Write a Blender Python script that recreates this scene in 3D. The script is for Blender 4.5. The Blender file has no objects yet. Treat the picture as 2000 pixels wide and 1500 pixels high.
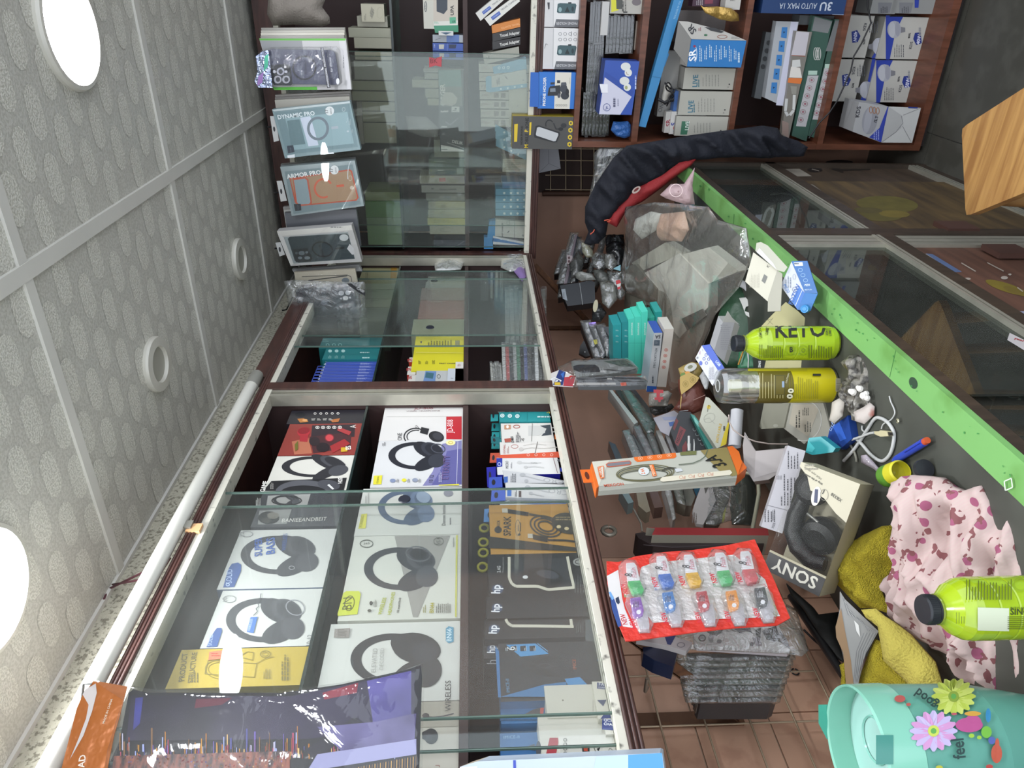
import bpy,math,random
import numpy as np
from mathutils import Vector,noise,geometry
random.seed(7)
SC=bpy.context.scene
COL=SC.collection
# ---------------------------------------------------------------- camera
FPX=1422.0
def _n(v): return v/np.linalg.norm(v)
_dY=_n(np.array([-85.0,-795.0,FPX]))
_dX=-np.array([-60.0,2550.0,FPX]);_dX=_n(_dX-_dY*_dX.dot(_dY))
_dZ=np.cross(_dX,_dY)
RW=np.array([_dX,_dY,_dZ])            # rows: world axes written in camera axes (right, down, forward)
EYE=np.array([0.0,0.0,1.52])
cam=bpy.data.cameras.new('camera');camo=bpy.data.objects.new('camera',cam);COL.objects.link(camo)
cam.sensor_fit = 'HORIZONTAL';cam.sensor_width=36.0;cam.lens=FPX/2000*36.0;cam.clip_start=0.02
_R=RW @ np.diag([1.0,-1.0,-1.0])
from mathutils import Matrix
camo.matrix_world=Matrix([[*_R[0],EYE[0]],[*_R[1],EYE[1]],[*_R[2],EYE[2]],[0,0,0,1]])
SC.camera=camo
# ---------------------------------------------------------------- world, exposure
SC.view_settings.view_transform = 'Standard';SC.view_settings.look = 'None'
SC.view_settings.gamma=1.0;SC.view_settings.use_curve_mapping=False
SC.view_settings.exposure=0.0
wd=bpy.data.worlds.new('world');SC.world=wd;wd.use_nodes=True
wd.node_tree.nodes['Background'].inputs[0].default_value=(0.80,0.86,0.95,1)
wd.node_tree.nodes['Background'].inputs[1].default_value=2.5
FZ,CZ,CEIL=0.0,0.83,2.18            # floor, counter top, ceiling
XA=-0.845                               # front of the cabinet on the left wall
XW=-1.16                                # left wall
YB=2.46                                 # front of the showcase on the back wall
YU=2.43                                 # front of the open shelf unit
YW=2.78                                 # back wall
# lamps of the room (the builder of a lamp adds its own light further down)
LAMP_W=5.6
SC.cycles.transparent_max_bounces=32
SC.cycles.max_bounces=8
# ---------------------------------------------------------------- colour + materials
def lin(c):
 if isinstance(c,str):
  c=[int(c[i:i+2],16)/255 for i in (0,2,4)]
 return tuple(((x/12.92) if x<=0.04045 else ((x+0.055)/1.055)**2.4) for x in c)
_M={}
def M(c,rough=0.5,metal=0.0,bump=0.0,bs=60.0,var=0.06,vs=8.0,coat=0.0,spec=0.5):
 """plain painted / printed / moulded surface with slight procedural variation"""
 k=(c,rough,metal,bump,bs,var,vs,coat,spec)
 if k in _M:return _M[k]
 m=bpy.data.materials.new('surface_' + (c if isinstance(c,str) else 'mix'));m.use_nodes=True
 nt=m.node_tree;b=nt.nodes['Principled BSDF'];L=nt.links
 col=lin(c)
 b.inputs['Roughness'].default_value=rough;b.inputs['Metallic'].default_value=metal
 b.inputs['Coat Weight'].default_value=coat;b.inputs['Specular IOR Level'].default_value=spec
 if var>0:
  tc=nt.nodes.new('ShaderNodeTexCoord');nz=nt.nodes.new('ShaderNodeTexNoise')
  nz.inputs['Scale'].default_value=vs;nz.inputs['Detail'].default_value=3
  L.new(tc.outputs['Object'],nz.inputs['Vector'])
  mx=nt.nodes.new('ShaderNodeMix');mx.data_type = 'RGBA'
  mx.inputs['A'].default_value=(*[x*(1-var*2) for x in col],1)
  mx.inputs['B'].default_value=(*[min(1,x*(1+var)) for x in col],1)
  L.new(nz.outputs['Fac'],mx.inputs['Factor']);L.new(mx.outputs['Result'],b.inputs['Base Color'])
 else:
  b.inputs['Base Color'].default_value=(*col,1)
 if bump>0:
  tc2=nt.nodes.new('ShaderNodeTexCoord');n2=nt.nodes.new('ShaderNodeTexNoise');n2.inputs['Scale'].default_value=bs
  n2.inputs['Detail'].default_value=3
  bp=nt.nodes.new('ShaderNodeBump');bp.inputs['Strength'].default_value=bump;bp.inputs['Distance'].default_value=0.01
  L.new(tc2.outputs['Object'],n2.inputs['Vector']);L.new(n2.outputs['Fac'],bp.inputs['Height']);L.new(bp.outputs['Normal'],b.inputs['Normal'])
 _M[k]=m
 return m
def INK(c): return M(c,0.45,var=0.0)
def mixmat(name,build):
 if name in _M:return _M[name]
 m=bpy.data.materials.new(name);m.use_nodes=True
 nt=m.node_tree;nt.nodes.remove(nt.nodes['Principled BSDF'])
 out=nt.nodes['Material Output']
 sh=build(nt,nt.nodes,nt.links);nt.links.new(sh,out.inputs['Surface'])
 _M[name]=m
 return m
def film(name='clear_film',tint=(0.93,0.94,0.94),gl=0.10,haze=0.06,rough=0.12,bump=0.9,bs=35.0,stretch=(1,1,1)):
 def b(nt,N,L):
  tc=N.new('ShaderNodeTexCoord');mp=N.new('ShaderNodeMapping');mp.inputs['Scale'].default_value=stretch
  nz=N.new('ShaderNodeTexNoise');nz.inputs['Scale'].default_value=bs;nz.inputs['Detail'].default_value=4;nz.inputs['Distortion'].default_value=1.2
  L.new(tc.outputs['Object'],mp.inputs['Vector']);L.new(mp.outputs['Vector'],nz.inputs['Vector'])
  bp=N.new('ShaderNodeBump');bp.inputs['Strength'].default_value=bump;bp.inputs['Distance'].default_value=0.008
  L.new(nz.outputs['Fac'],bp.inputs['Height'])
  tr=N.new('ShaderNodeBsdfTransparent');tr.inputs['Color'].default_value=(*tint,1)
  g=N.new('ShaderNodeBsdfGlossy');g.inputs['Roughness'].default_value=rough;g.inputs['Color'].default_value=(1,1,1,1)
  L.new(bp.outputs['Normal'],g.inputs['Normal'])
  d=N.new('ShaderNodeBsdfDiffuse');d.inputs['Color'].default_value=(0.75,0.76,0.74,1);L.new(bp.outputs['Normal'],d.inputs['Normal'])
  fr=N.new('ShaderNodeLayerWeight');fr.inputs['Blend'].default_value=0.5;L.new(bp.outputs['Normal'],fr.inputs['Normal'])
  pw=N.new('ShaderNodeMath');pw.operation = 'POWER';pw.inputs[1].default_value=4.0;L.new(fr.outputs['Facing'],pw.inputs[0])
  ad=N.new('ShaderNodeMath');ad.operation = 'MULTIPLY_ADD';ad.inputs[1].default_value=0.9;ad.inputs[2].default_value=gl+.04;ad.use_clamp=True
  L.new(pw.outputs[0],ad.inputs[0])
  m1=N.new('ShaderNodeMixShader');m1.inputs['Fac'].default_value=haze;L.new(tr.outputs[0],m1.inputs[1]);L.new(d.outputs[0],m1.inputs[2])
  m2=N.new('ShaderNodeMixShader');L.new(ad.outputs[0],m2.inputs['Fac']);L.new(m1.outputs[0],m2.inputs[1]);L.new(g.outputs[0],m2.inputs[2])
  return m2.outputs[0]
 return mixmat(name,b)
def glass(name='pane_glass',tint=(0.985,0.989,0.986),dust=0.022,ds=3.0,gl=0.0,dc=(0.6,0.62,0.6)):
 def b(nt,N,L):
  tc=N.new('ShaderNodeTexCoord');nz=N.new('ShaderNodeTexNoise');nz.inputs['Scale'].default_value=ds;nz.inputs['Detail'].default_value=5
  mp=N.new('ShaderNodeMapping');mp.inputs['Scale'].default_value=(1,1,0.6)
  L.new(tc.outputs['Object'],mp.inputs['Vector']);L.new(mp.outputs['Vector'],nz.inputs['Vector'])
  mr=N.new('ShaderNodeMapRange');mr.inputs['From Min'].default_value=0.3;mr.inputs['From Max'].default_value=0.75
  mr.inputs['To Min'].default_value=dust*0.35;mr.inputs['To Max'].default_value=dust*1.7
  L.new(nz.outputs['Fac'],mr.inputs['Value'])
  tr=N.new('ShaderNodeBsdfTransparent');tr.inputs['Color'].default_value=(*tint,1)
  g=N.new('ShaderNodeBsdfGlossy');g.inputs['Roughness'].default_value=0.015;g.inputs['Color'].default_value=(0.92,1,0.96,1)
  d=N.new('ShaderNodeBsdfDiffuse');d.inputs['Color'].default_value=(*dc,1)
  fr=N.new('ShaderNodeLayerWeight');fr.inputs['Blend'].default_value=0.5
  pw=N.new('ShaderNodeMath');pw.operation = 'POWER';pw.inputs[1].default_value=4.5;L.new(fr.outputs['Facing'],pw.inputs[0])
  ad=N.new('ShaderNodeMath');ad.operation = 'MULTIPLY_ADD';ad.inputs[1].default_value=0.6;ad.inputs[2].default_value=gl+.03;ad.use_clamp=True
  L.new(pw.outputs[0],ad.inputs[0])
  m1=N.new('ShaderNodeMixShader');L.new(mr.outputs[0],m1.inputs['Fac']);L.new(tr.outputs[0],m1.inputs[1]);L.new(d.outputs[0],m1.inputs[2])
  m2=N.new('ShaderNodeMixShader');L.new(ad.outputs[0],m2.inputs['Fac']);L.new(m1.outputs[0],m2.inputs[1]);L.new(g.outputs[0],m2.inputs[2])
  return m2.outputs[0]
 return mixmat(name,b)
def emit(name,col,s):
 def b(nt,N,L):
  e=N.new('ShaderNodeEmission');e.inputs[0].default_value=(*col,1);e.inputs[1].default_value=s
  return e.outputs[0]
 return mixmat(name,b)
def wood(name,c1,c2,sc=(2,30,30),rough=0.4,scale=3.0,coat=0.1):
 def b(nt,N,L):
  tc=N.new('ShaderNodeTexCoord');mp=N.new('ShaderNodeMapping');mp.inputs['Scale'].default_value=sc
  nz=N.new('ShaderNodeTexNoise');nz.inputs['Scale'].default_value=scale;nz.inputs['Detail'].default_value=6;nz.inputs['Distortion'].default_value=0.6
  L.new(tc.outputs['Object'],mp.inputs['Vector']);L.new(mp.outputs['Vector'],nz.inputs['Vector'])
  cr=N.new('ShaderNodeValToRGB');cr.color_ramp.elements[0].color=(*lin(c1),1);cr.color_ramp.elements[1].color=(*lin(c2),1)
  cr.color_ramp.elements[0].position=0.35;cr.color_ramp.elements[1].position=0.68
  p=N.new('ShaderNodeBsdfPrincipled');p.inputs['Roughness'].default_value=rough;p.inputs['Coat Weight'].default_value=coat
  L.new(nz.outputs['Fac'],cr.inputs[0]);L.new(cr.outputs[0],p.inputs['Base Color'])
  return p.outputs[0]
 return mixmat(name,b)
def spots(name,base,spot,scale=60,thr=0.6,rough=0.8,bump=0.4):
 def b(nt,N,L):
  tc=N.new('ShaderNodeTexCoord');nz=N.new('ShaderNodeTexNoise');nz.inputs['Scale'].default_value=scale;nz.inputs['Detail'].default_value=4
  L.new(tc.outputs['Object'],nz.inputs['Vector'])
  cr=N.new('ShaderNodeValToRGB');cr.color_ramp.elements[0].color=(*lin(base),1);cr.color_ramp.elements[1].color=(*lin(spot),1)
  cr.color_ramp.elements[0].position=thr-0.06;cr.color_ramp.elements[1].position=thr+0.06
  p=N.new('ShaderNodeBsdfPrincipled');p.inputs['Roughness'].default_value=rough
  bp=N.new('ShaderNodeBump');bp.inputs['Strength'].default_value=bump;bp.inputs['Distance'].default_value=0.004
  L.new(nz.outputs['Fac'],bp.inputs['Height']);L.new(bp.outputs[0],p.inputs['Normal'])
  L.new(nz.outputs['Fac'],cr.inputs[0]);L.new(cr.outputs[0],p.inputs['Base Color'])
  return p.outputs[0]
 return mixmat(name,b)
WD=wood('dark_cabinet_wood','3a2420','51332c',(3,3,20),0.4)
WDI=M('3a2826',0.6)
WR=wood('red_brown_shelf_wood','55301f','6f4230',(20,3,3),0.4)
ALU=M('b9b6a8',0.38,0.6,var=0.15,vs=25)
ALUP=spots('worn_white_aluminium','c9c6b8','6d6a62',55,0.66,0.45,0.1)
FILM=film();GLASS=glass()
CLEAR=glass('clean_clear_plastic',(0.93,0.95,0.95),0.05,8,0.03)
# ---------------------------------------------------------------- pixel rays -> points on real planes of the shop
def ray(x,y): return RW @ np.array([x-1000.0,y-750.0,FPX])
def at(x,y,d): return EYE+ray(x,y)*(d/FPX)
def proj(P):
 c=RW.T @ (np.array(P)-EYE);return c[0]/c[2]*FPX+1000,c[1]/c[2]*FPX+750,c[2]
class Pl:
 def __init__(s,p,n):
  s.p=np.array(p,float);s.n=_n(np.array(n,float))
  if s.n.dot(EYE-s.p)<0:s.n=-s.n
 def hit(s,x,y):
  r=ray(x,y);return EYE+r*(s.n.dot(s.p-EYE)/s.n.dot(r))
def PX(x): return Pl((x,0,0),(1,0,0))
def PY(y): return Pl((0,y,0),(0,1,0))
def PZ(z): return Pl((0,0,z),(0,0,1))
def P3(a,b,c):
 a,b,c=[at(*q) if len(q)==3 and not isinstance(q,np.ndarray) else q for q in (a,b,c)]
 return Pl(a,np.cross(b-a,c-a))
def fit(px,w,h,hint=None,wt=0.0,d0=None):
 """pose of a real w x h rectangle seen at the four pixel corners TL,TR,BR,BL -> (4 world corners, plane)"""
 q=np.array(px,float);c=q.mean(0)
 L=np.linalg.norm(q[1]-q[0])*.5+np.linalg.norm(q[2]-q[3])*.5
 d=d0 or FPX*w/L
 u=q[1]-q[0];a=math.atan2(u[1],u[0])
 loc=np.array([[-w/2,-h/2,0],[w/2,-h/2,0],[w/2,h/2,0],[-w/2,h/2,0]])
 hc=None if hint is None else RW.T @ _n(np.array(hint,float))
 def rot(v):
  t=np.linalg.norm(v)
  if t<1e-9:return np.eye(3)
  k=v/t;K=np.array([[0,-k[2],k[1]],[k[2],0,-k[0]],[-k[1],k[0],0]])
  return np.eye(3)+math.sin(t)*K+(1-math.cos(t))*K @ K
 R0=rot(np.array([0,0,a]))
 if hc is not None:                      # start from the hinted normal (pointing to the eye = -z in camera axes)
  ax=np.cross([0,0,-1.0],hc);s_=np.linalg.norm(ax)
  if s_>1e-6:R0=rot(ax/s_*math.atan2(s_,-hc[2])) @ R0
 x=np.array([0,0,0,(c[0]-1000)/FPX*d,(c[1]-750)/FPX*d,d])
 def res(x):
  Rm=rot(x[:3]) @ R0;P=loc @ Rm.T+x[3:]
  r=np.stack([P[:,0]/P[:,2]*FPX+1000-q[:,0],P[:,1]/P[:,2]*FPX+750-q[:,1]],1).ravel()
  if hc is not None and wt>0:r=np.concatenate([r,wt*(-Rm[:,2]-hc)])
  return r
 lam=1e-2;r=res(x)
 for it in range(60):
  J=np.zeros((len(r),6))
  for i in range(6):
   e=np.zeros(6);e[i]=1e-5;J[:,i]=(res(x+e)-r)/1e-5
  A=J.T @ J;st=-np.linalg.solve(A+lam*np.diag(np.diag(A)+1e-9),J.T @ r)
  r2=res(x+st)
  if r2 @ r2<r @ r:x=x+st;r=r2;lam*=.4
  else:lam*=4
  if lam>1e8:break
 Rm=rot(x[:3]) @ R0;P=loc @ Rm.T+x[3:]
 W=[EYE+RW @ p for p in P]
 return W,Pl(W[0],np.cross(W[1]-W[0],W[3]-W[0]))
# ---------------------------------------------------------------- mesh builder
class MB:
 def __init__(s): s.v=[];s.f=[];s.m=[];s.ms=[];s.sm=[]
 def mi(s,m):
  if m not in s.ms:s.ms.append(m)
  return s.ms.index(m)
 def add(s,vs,fs,m,smooth=False):
  o=len(s.v);i=s.mi(m)
  s.v.extend([tuple(map(float,p)) for p in vs])
  for f in fs:s.f.append([o+k for k in f]);s.m.append(i);s.sm.append(smooth)
 def box(s,x0,x1,y0,y1,z0,z1,m):
  v=[(x,y,z) for x in (x0,x1) for y in (y0,y1) for z in (z0,z1)]
  s.add(v,[(0,1,3,2),(4,6,7,5),(0,4,5,1),(2,3,7,6),(0,2,6,4),(1,5,7,3)],m)
 def prism(s,pts,vec,m,side=None,mats=None):
  n=len(pts);pts=[np.array(p,float) for p in pts];vec=np.array(vec,float)
  s.add(pts+[p+vec for p in pts],[list(range(n)),[n+n-1-k for k in range(n)]],m)
  for i in range(n):
   j=(i+1) % n
   s.add([pts[i],pts[j],pts[j]+vec,pts[i]+vec],[(0,3,2,1)],(mats[i] if mats and i<len(mats) and mats[i] else side or m))
 def tube(s,pts,r,m,n=8,cap=True):
  pts=[np.array(p,float) for p in pts];k=len(pts);rs=r if isinstance(r,(list,tuple)) else [r]*k
  vs=[];up=None
  for i,p in enumerate(pts):
   t=pts[min(i+1,k-1)]-pts[max(i-1,0)];t=_n(t)
   if up is None:
    up=np.cross(t,(0,0,1));up=up if np.linalg.norm(up)>.1 else np.cross(t,(0,1,0))
   up=_n(up-t*up.dot(t));b=np.cross(t,up)
   for j in range(n):
    a=2*math.pi*j/n;vs.append(p+rs[i]*(math.cos(a)*up+math.sin(a)*b))
  fs=[(i*n+j,i*n+(j+1) % n,(i+1)*n+(j+1) % n,(i+1)*n+j) for i in range(k-1) for j in range(n)]
  s.add(vs,fs,m,True)
  if cap:s.add(vs[:n],[list(range(n))[::-1]],m);s.add(vs[-n:],[list(range(n))],m)
 def lathe(s,base,axis,prof,m,n=32,mats=None,e1=None):
  """prof: list of (radius, height) along axis from base"""
  base=np.array(base,float);axis=_n(np.array(axis,float))
  if e1 is None:
   e1=np.cross(axis,(0,0,1));e1=e1 if np.linalg.norm(e1)>.1 else np.array([1.0,0,0])
  e1=_n(np.array(e1,float)-axis*axis.dot(e1));e2=np.cross(axis,e1)
  for i in range(len(prof)-1):
   vs=[]
   for (r,h) in prof[i:i+2]:
    for j in range(n):
     a=2*math.pi*j/n;vs.append(base+axis*h+r*(math.cos(a)*e1+math.sin(a)*e2))
   s.add(vs,[(j,(j+1) % n,n+(j+1) % n,n+j) for j in range(n)],mats[i] if mats else m,True)
 def build(s,name,parent=None,smooth=None,origin=None,bevel=0,weld=False,rnd=None):
  me=bpy.data.meshes.new(name)
  V=np.array(s.v)
  if origin is None:
   lo=V.min(0);hi=V.max(0);origin=np.array([(lo[0]+hi[0])/2,(lo[1]+hi[1])/2,lo[2]])
  origin=np.array(origin,float)
  me.from_pydata([tuple(p) for p in (V-origin)],[],s.f)
  for m in s.ms:me.materials.append(m)
  me.polygons.foreach_set('material_index',s.m)
  me.polygons.foreach_set('use_smooth',s.sm if smooth is None else [smooth]*len(s.f))
  me.update()
  o=bpy.data.objects.new(name,me);COL.objects.link(o)
  if parent is not None:
   o.parent=parent;pl=WL[parent.name];o.location=Vector(origin-pl)
  else:o.location=Vector(origin)
  WL[o.name]=origin
  if weld or bevel:
   if weld:
    w=o.modifiers.new('weld','WELD');w.merge_threshold=0.00001
   if bevel:
    b=o.modifiers.new('bevel','BEVEL');b.width=bevel;b.segments=2;b.limit_method = 'ANGLE';b.angle_limit=0.9
  return o
WL={}
def tag(o,label=None,cat=None,group=None,kind=None):
 if label:o['label']=label
 if cat:o['category']=cat
 if group:o['group']=group
 if kind:o['kind']=kind
 return o
def thing(name,label,cat,loc,group=None):
 o=bpy.data.objects.new(name,None);COL.objects.link(o);o.location=Vector(loc);o.empty_display_size=0.05
 WL[o.name]=np.array(loc,float)
 return tag(o,label,cat,group)
def struct(name,mb): return tag(mb.build(name),kind='structure')
# ---------------------------------------------------------------- printed artwork on a plane
_T={}
def text_geo(s,bold=False):
 k=(s,bold)
 if k in _T:return _T[k]
 cu=bpy.data.curves.new('t','FONT');cu.body=s;cu.size=1;cu.resolution_u=2
 if bold:cu.offset=0.022
 ob=bpy.data.objects.new('t',cu);COL.objects.link(ob)
 bpy.context.view_layer.update()
 me=ob.evaluated_get(bpy.context.evaluated_depsgraph_get()).to_mesh()
 vs=np.array([tuple(v.co) for v in me.vertices]).reshape(-1,3);fs=[list(p.vertices) for p in me.polygons]
 ob.evaluated_get(bpy.context.evaluated_depsgraph_get()).to_mesh_clear()
 bpy.data.objects.remove(ob);bpy.data.curves.remove(cu)
 _T[k]=(vs,fs)
 return _T[k]
class Art:
 def __init__(s,mb,plane,quad=None,lift=0.0003):
  s.mb=mb;s.pl=plane;s.q=[np.array(p,float) for p in quad] if quad is not None else None
  s.l=lift;s.step=0.00007
  if s.q is not None:s.N()
  else:s.P()
 def P(s,ox=0,oy=0,k=1.0):
  s.f=lambda u,v:s.pl.hit(ox+u/k,oy+v/k);return s
 def N(s):
  a,b,c,d=s.q[:4]
  s.f=lambda u,v:(a*(1-u)+b*u)*(1-v)+(d*(1-u)+c*u)*v
  return s
 def _up(s): s.l+=s.step;return s.pl.n*s.l
 def poly(s,pts,m):
  o=s._up();m=INK(m) if isinstance(m,str) else m
  s.mb.add([s.f(*p)+o for p in pts],[list(range(len(pts)))],m);return s
 def rect(s,x0,y0,x1,y1,m): return s.poly([(x0,y0),(x1,y0),(x1,y1),(x0,y1)],m)
 def ell(s,cx,cy,rx,ry,m,rot=0,n=20,a0=0,a1=360):
  c,q=math.cos(math.radians(rot)),math.sin(math.radians(rot))
  pts=[]
  full=abs(a1-a0)>=360
  for i in range(n if full else n+1):
   a=math.radians(a0+(a1-a0)*i/n);x,y=rx*math.cos(a),ry*math.sin(a)
   pts.append((cx+x*c-y*q,cy+x*q+y*c))
  return s.poly(pts,m)
 def ring(s,cx,cy,rx,ry,w,m,rot=0,n=24,a0=0,a1=360,wy=None):
  o=s._up();m=INK(m) if isinstance(m,str) else m;wy=w if wy is None else wy
  c,q=math.cos(math.radians(rot)),math.sin(math.radians(rot));vs=[]
  for i in range(n+1):
   a=math.radians(a0+(a1-a0)*i/n)
   for (r1,r2) in ((rx,ry),(rx-w,ry-wy)):
    x,y=r1*math.cos(a),r2*math.sin(a);vs.append(s.f(cx+x*c-y*q,cy+x*q+y*c)+o)
  s.mb.add(vs,[(2*i,2*i+2,2*i+3,2*i+1) for i in range(n)],m);return s
 def line(s,pts,w,m):
  for (a,b) in zip(pts[:-1],pts[1:]):
   d=math.hypot(b[0]-a[0],b[1]-a[1]) or 1;nx,ny=-(b[1]-a[1])/d*w/2,(b[0]-a[0])/d*w/2
   s.l-=s.step if a is not pts[0] else 0
   s.poly([(a[0]+nx,a[1]+ny),(b[0]+nx,b[1]+ny),(b[0]-nx,b[1]-ny),(a[0]-nx,a[1]-ny)],m)
  return s
 def text(s,t,x0,y0,x1,y1,m,k=1.0,bold=False):
  vs,fs=text_geo(t,bold)
  if len(vs)==0:return s
  o=s._up();m=INK(m) if isinstance(m,str) else m
  p0,p1=s.f(x0,y0),s.f(x1,y1);d=p1-p0;up=np.cross(s.pl.n,_n(d))
  mn,mx=vs[:,0].min(),vs[:,0].max();sc=np.linalg.norm(d)/max(mx-mn,1e-6)
  s.mb.add([p0+_n(d)*(v[0]-mn)*sc+up*v[1]*sc*k+o for v in vs],fs,m);return s
 def fine(s,x0,y0,x1,y1,rows,m,along='y',fill=0.5,seed=1):
  """block of tiny unreadable print: rows of dashes running along x or y"""
  rd=random.Random(seed);o=s._up();m=INK(m) if isinstance(m,str) else m
  for r in range(rows):
   a=r/rows;e=rd.uniform(0.55,1.0);p=0.0
   while p<e:
    q=min(e,p+rd.uniform(0.05,0.16));b=a+fill/rows
    if along == 'x': c=[(x0+(x1-x0)*p,y0+(y1-y0)*a),(x0+(x1-x0)*q,y0+(y1-y0)*a),(x0+(x1-x0)*q,y0+(y1-y0)*b),(x0+(x1-x0)*p,y0+(y1-y0)*b)]
    else:c=[(x0+(x1-x0)*a,y1-(y1-y0)*p),(x0+(x1-x0)*b,y1-(y1-y0)*p),(x0+(x1-x0)*b,y1-(y1-y0)*q),(x0+(x1-x0)*a,y1-(y1-y0)*q)]
    s.mb.add([s.f(*t)+o for t in c],[(0,1,2,3)],m)
    p=q+0.03
  return s
 def headphone(s,x0,y0,x1,y1,c='2b2b2f',c2='45464b',fl=False):
  """headphones lying with the band to the left and the cups to the right of the box as seen in the picture"""
  w,h=x1-x0,y1-y0
  s.ring(x0+w*.46,y0+h*.48,w*.46,h*.48,w*.12,c,a0=60,a1=300,n=28,wy=h*.12)
  s.ell(x0+w*.66,y0+h*.28,w*.24,h*.24,c,rot=25);s.ell(x0+w*.76,y0+h*.27,w*.2,h*.24,c2,rot=20);s.ell(x0+w*.78,y0+h*.26,w*.15,h*.18,c,rot=20)
  s.ell(x0+w*.70,y0+h*.72,w*.27,h*.22,c,rot=-25);s.ell(x0+w*.84,y0+h*.66,w*.15,h*.24,c2,rot=-12)
  return s
def rectX(X,x0,y0,x1,y1):
 """upright rectangle standing in the plane X, from the pixels of its image-top-left and image-bottom-right corners"""
 p=PX(X);a,c=p.hit(x0,y0),p.hit(x1,y1)
 return [np.array([X,a[1],a[2]]),np.array([X,a[1],c[2]]),np.array([X,c[1],c[2]]),np.array([X,c[1],a[2]])],p
def rectY(Y,x0,y0,x1,y1):
 p=PY(Y);a,c=p.hit(x0,y0),p.hit(x1,y1)
 return [np.array([a[0],Y,a[2]]),np.array([a[0],Y,c[2]]),np.array([c[0],Y,c[2]]),np.array([c[0],Y,a[2]])],p
def carton(name,label,quad,pl,depth,col,art=None,cat='box',group=None,side=None,vec=None,parent=None,edge=None,mats=None,rough=0.42):
 mb=MB();m=M(col,rough) if isinstance(col,str) else col
 sd=M(side,rough) if isinstance(side,str) else side
 mb.prism(quad,(-pl.n*depth if vec is None else vec),m,sd,mats)
 if art:art(Art(mb,pl,quad))
 o=mb.build(name,parent)
 if parent is None:tag(o,label,cat,group)
 return o
def quadP(pl,*pts): return [pl.hit(*p) for p in pts]
def puff(outline,pl,T,m,res=0.012,r=0.02,fold=0.0,fs=8.0,ang=0.0,base=None,seed=0,name='cloth',parent=None,back=None,ridges=1.0,art=None,k=(0,0,1.0),fuzz=0.0):
 """soft closed body: outline (pixels on plane pl) swelling by T towards the viewer, with folds"""
 ox,oy,kk=k
 pts=[pl.hit(ox+x/kk,oy+y/kk) for (x,y) in outline]
 e1=_n(pts[1]-pts[0]);e2=np.cross(pl.n,e1);O=pts[0]
 Q=np.array([[(p-O).dot(e1),(p-O).dot(e2)] for p in pts])
 # resample outline
 R=[]
 for i in range(len(Q)):
  a,b=Q[i],Q[(i+1) % len(Q)];n=max(1,int(np.linalg.norm(b-a)/res))
  for j in range(n): R.append(a+(b-a)*j/n)
 R=np.array(R)
 def inside(p):
  c=False;n=len(Q);j=n-1
  for i in range(n):
   if (Q[i][1]>p[1])!=(Q[j][1]>p[1]) and p[0]<(Q[j][0]-Q[i][0])*(p[1]-Q[i][1])/(Q[j][1]-Q[i][1])+Q[i][0]: c=not c
   j=i
  return c
 def dist(p):
  A=Q;B=np.roll(Q,-1,0);d=B-A;t=np.clip(((p-A)*d).sum(1)/np.maximum((d*d).sum(1),1e-12),0,1)
  return np.sqrt((((A+d*t[:,None])-p)**2).sum(1)).min()
 lo,hi=Q.min(0),Q.max(0);I=[]
 y=lo[1];row=0
 while y<hi[1]:
  x=lo[0]+(res/2 if row % 2 else 0)
  while x<hi[0]:
   p=np.array([x,y])
   if inside(p) and dist(p)>res*.55:I.append(p)
   x+=res
  y+=res*.87;row+=1
 allp=[Vector((p[0],p[1])) for p in list(R)+I];nR=len(R)
 vo,eo,fo,ov,oe,of=geometry.delaunay_2d_cdt(allp,[],[list(range(nR))],1,1e-6)
 ca,sa=math.cos(math.radians(ang)),math.sin(math.radians(ang))
 top=[];bot=[]
 for v in vo:
  p=np.array([v.x,v.y]);d=dist(p);e=1-math.exp(-d/r)
  u,w=p[0]*ca+p[1]*sa,-p[0]*sa+p[1]*ca
  nz=noise.noise(Vector((u*fs*.35+seed,w*fs,seed*1.7)))+.5*noise.noise(Vector((u*fs*.8+9,w*fs*2.2,seed)))
  nz=(1-abs(nz)*2.2) if ridges else nz*1.6
  h=T*e+fold*nz*(0.25+.75*e)+fuzz*random.random()*e
  P=O+e1*p[0]+e2*p[1]
  top.append(P+pl.n*max(h,0.0008*(1 if d>1e-5 else 0)));bot.append(P-pl.n*(0.002+(back or 0)*e))
 mb=MB();n=len(top)
 fl=[]
 for f in fo:
  f=list(f);a,b,c=[np.array(vo[i]) for i in f[:3]]
  if (b[0]-a[0])*(c[1]-a[1])-(b[1]-a[1])*(c[0]-a[0])<0:f=f[::-1]
  fl.append(f)
 mb.add(top,fl,m,True);mb.add(bot,[f[::-1] for f in fl],m,True)
 # rim
 from collections import Counter
 ec=Counter();dr={}
 for f in fl:
  for i in range(len(f)):
   a,b=f[i],f[(i+1) % len(f)];ec[frozenset((a,b))]+=1;dr[frozenset((a,b))]=(a,b)
 off=0
 for kx,ct in ec.items():
  if ct==1:
   a,b=dr[kx];mb.f.append([off+b,off+a,off+n+a,off+n+b]);mb.m.append(0);mb.sm.append(True)
 if art:art(mb,pl)
 return mb.build(name,parent)
# ================================================================ THE ROOM
GREYF=spots('grey_floor_tile','45443e','4e4d47',14,0.55,0.35,0.02)
mb=MB();T6=0.6
for i in range(-3,4):
 for j in range(-2,6):
  x0,y0=-0.42+i*T6,0.62+j*T6
  mb.box(x0+.0015,x0+T6-.0015,y0+.0015,y0+T6-.0015,-0.012,0.0,GREYF)
mb.box(-2.2,2.4,-0.6,3.3,-0.03,-0.003,M('3c3b37',0.9))
struct('floor',mb)
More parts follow.
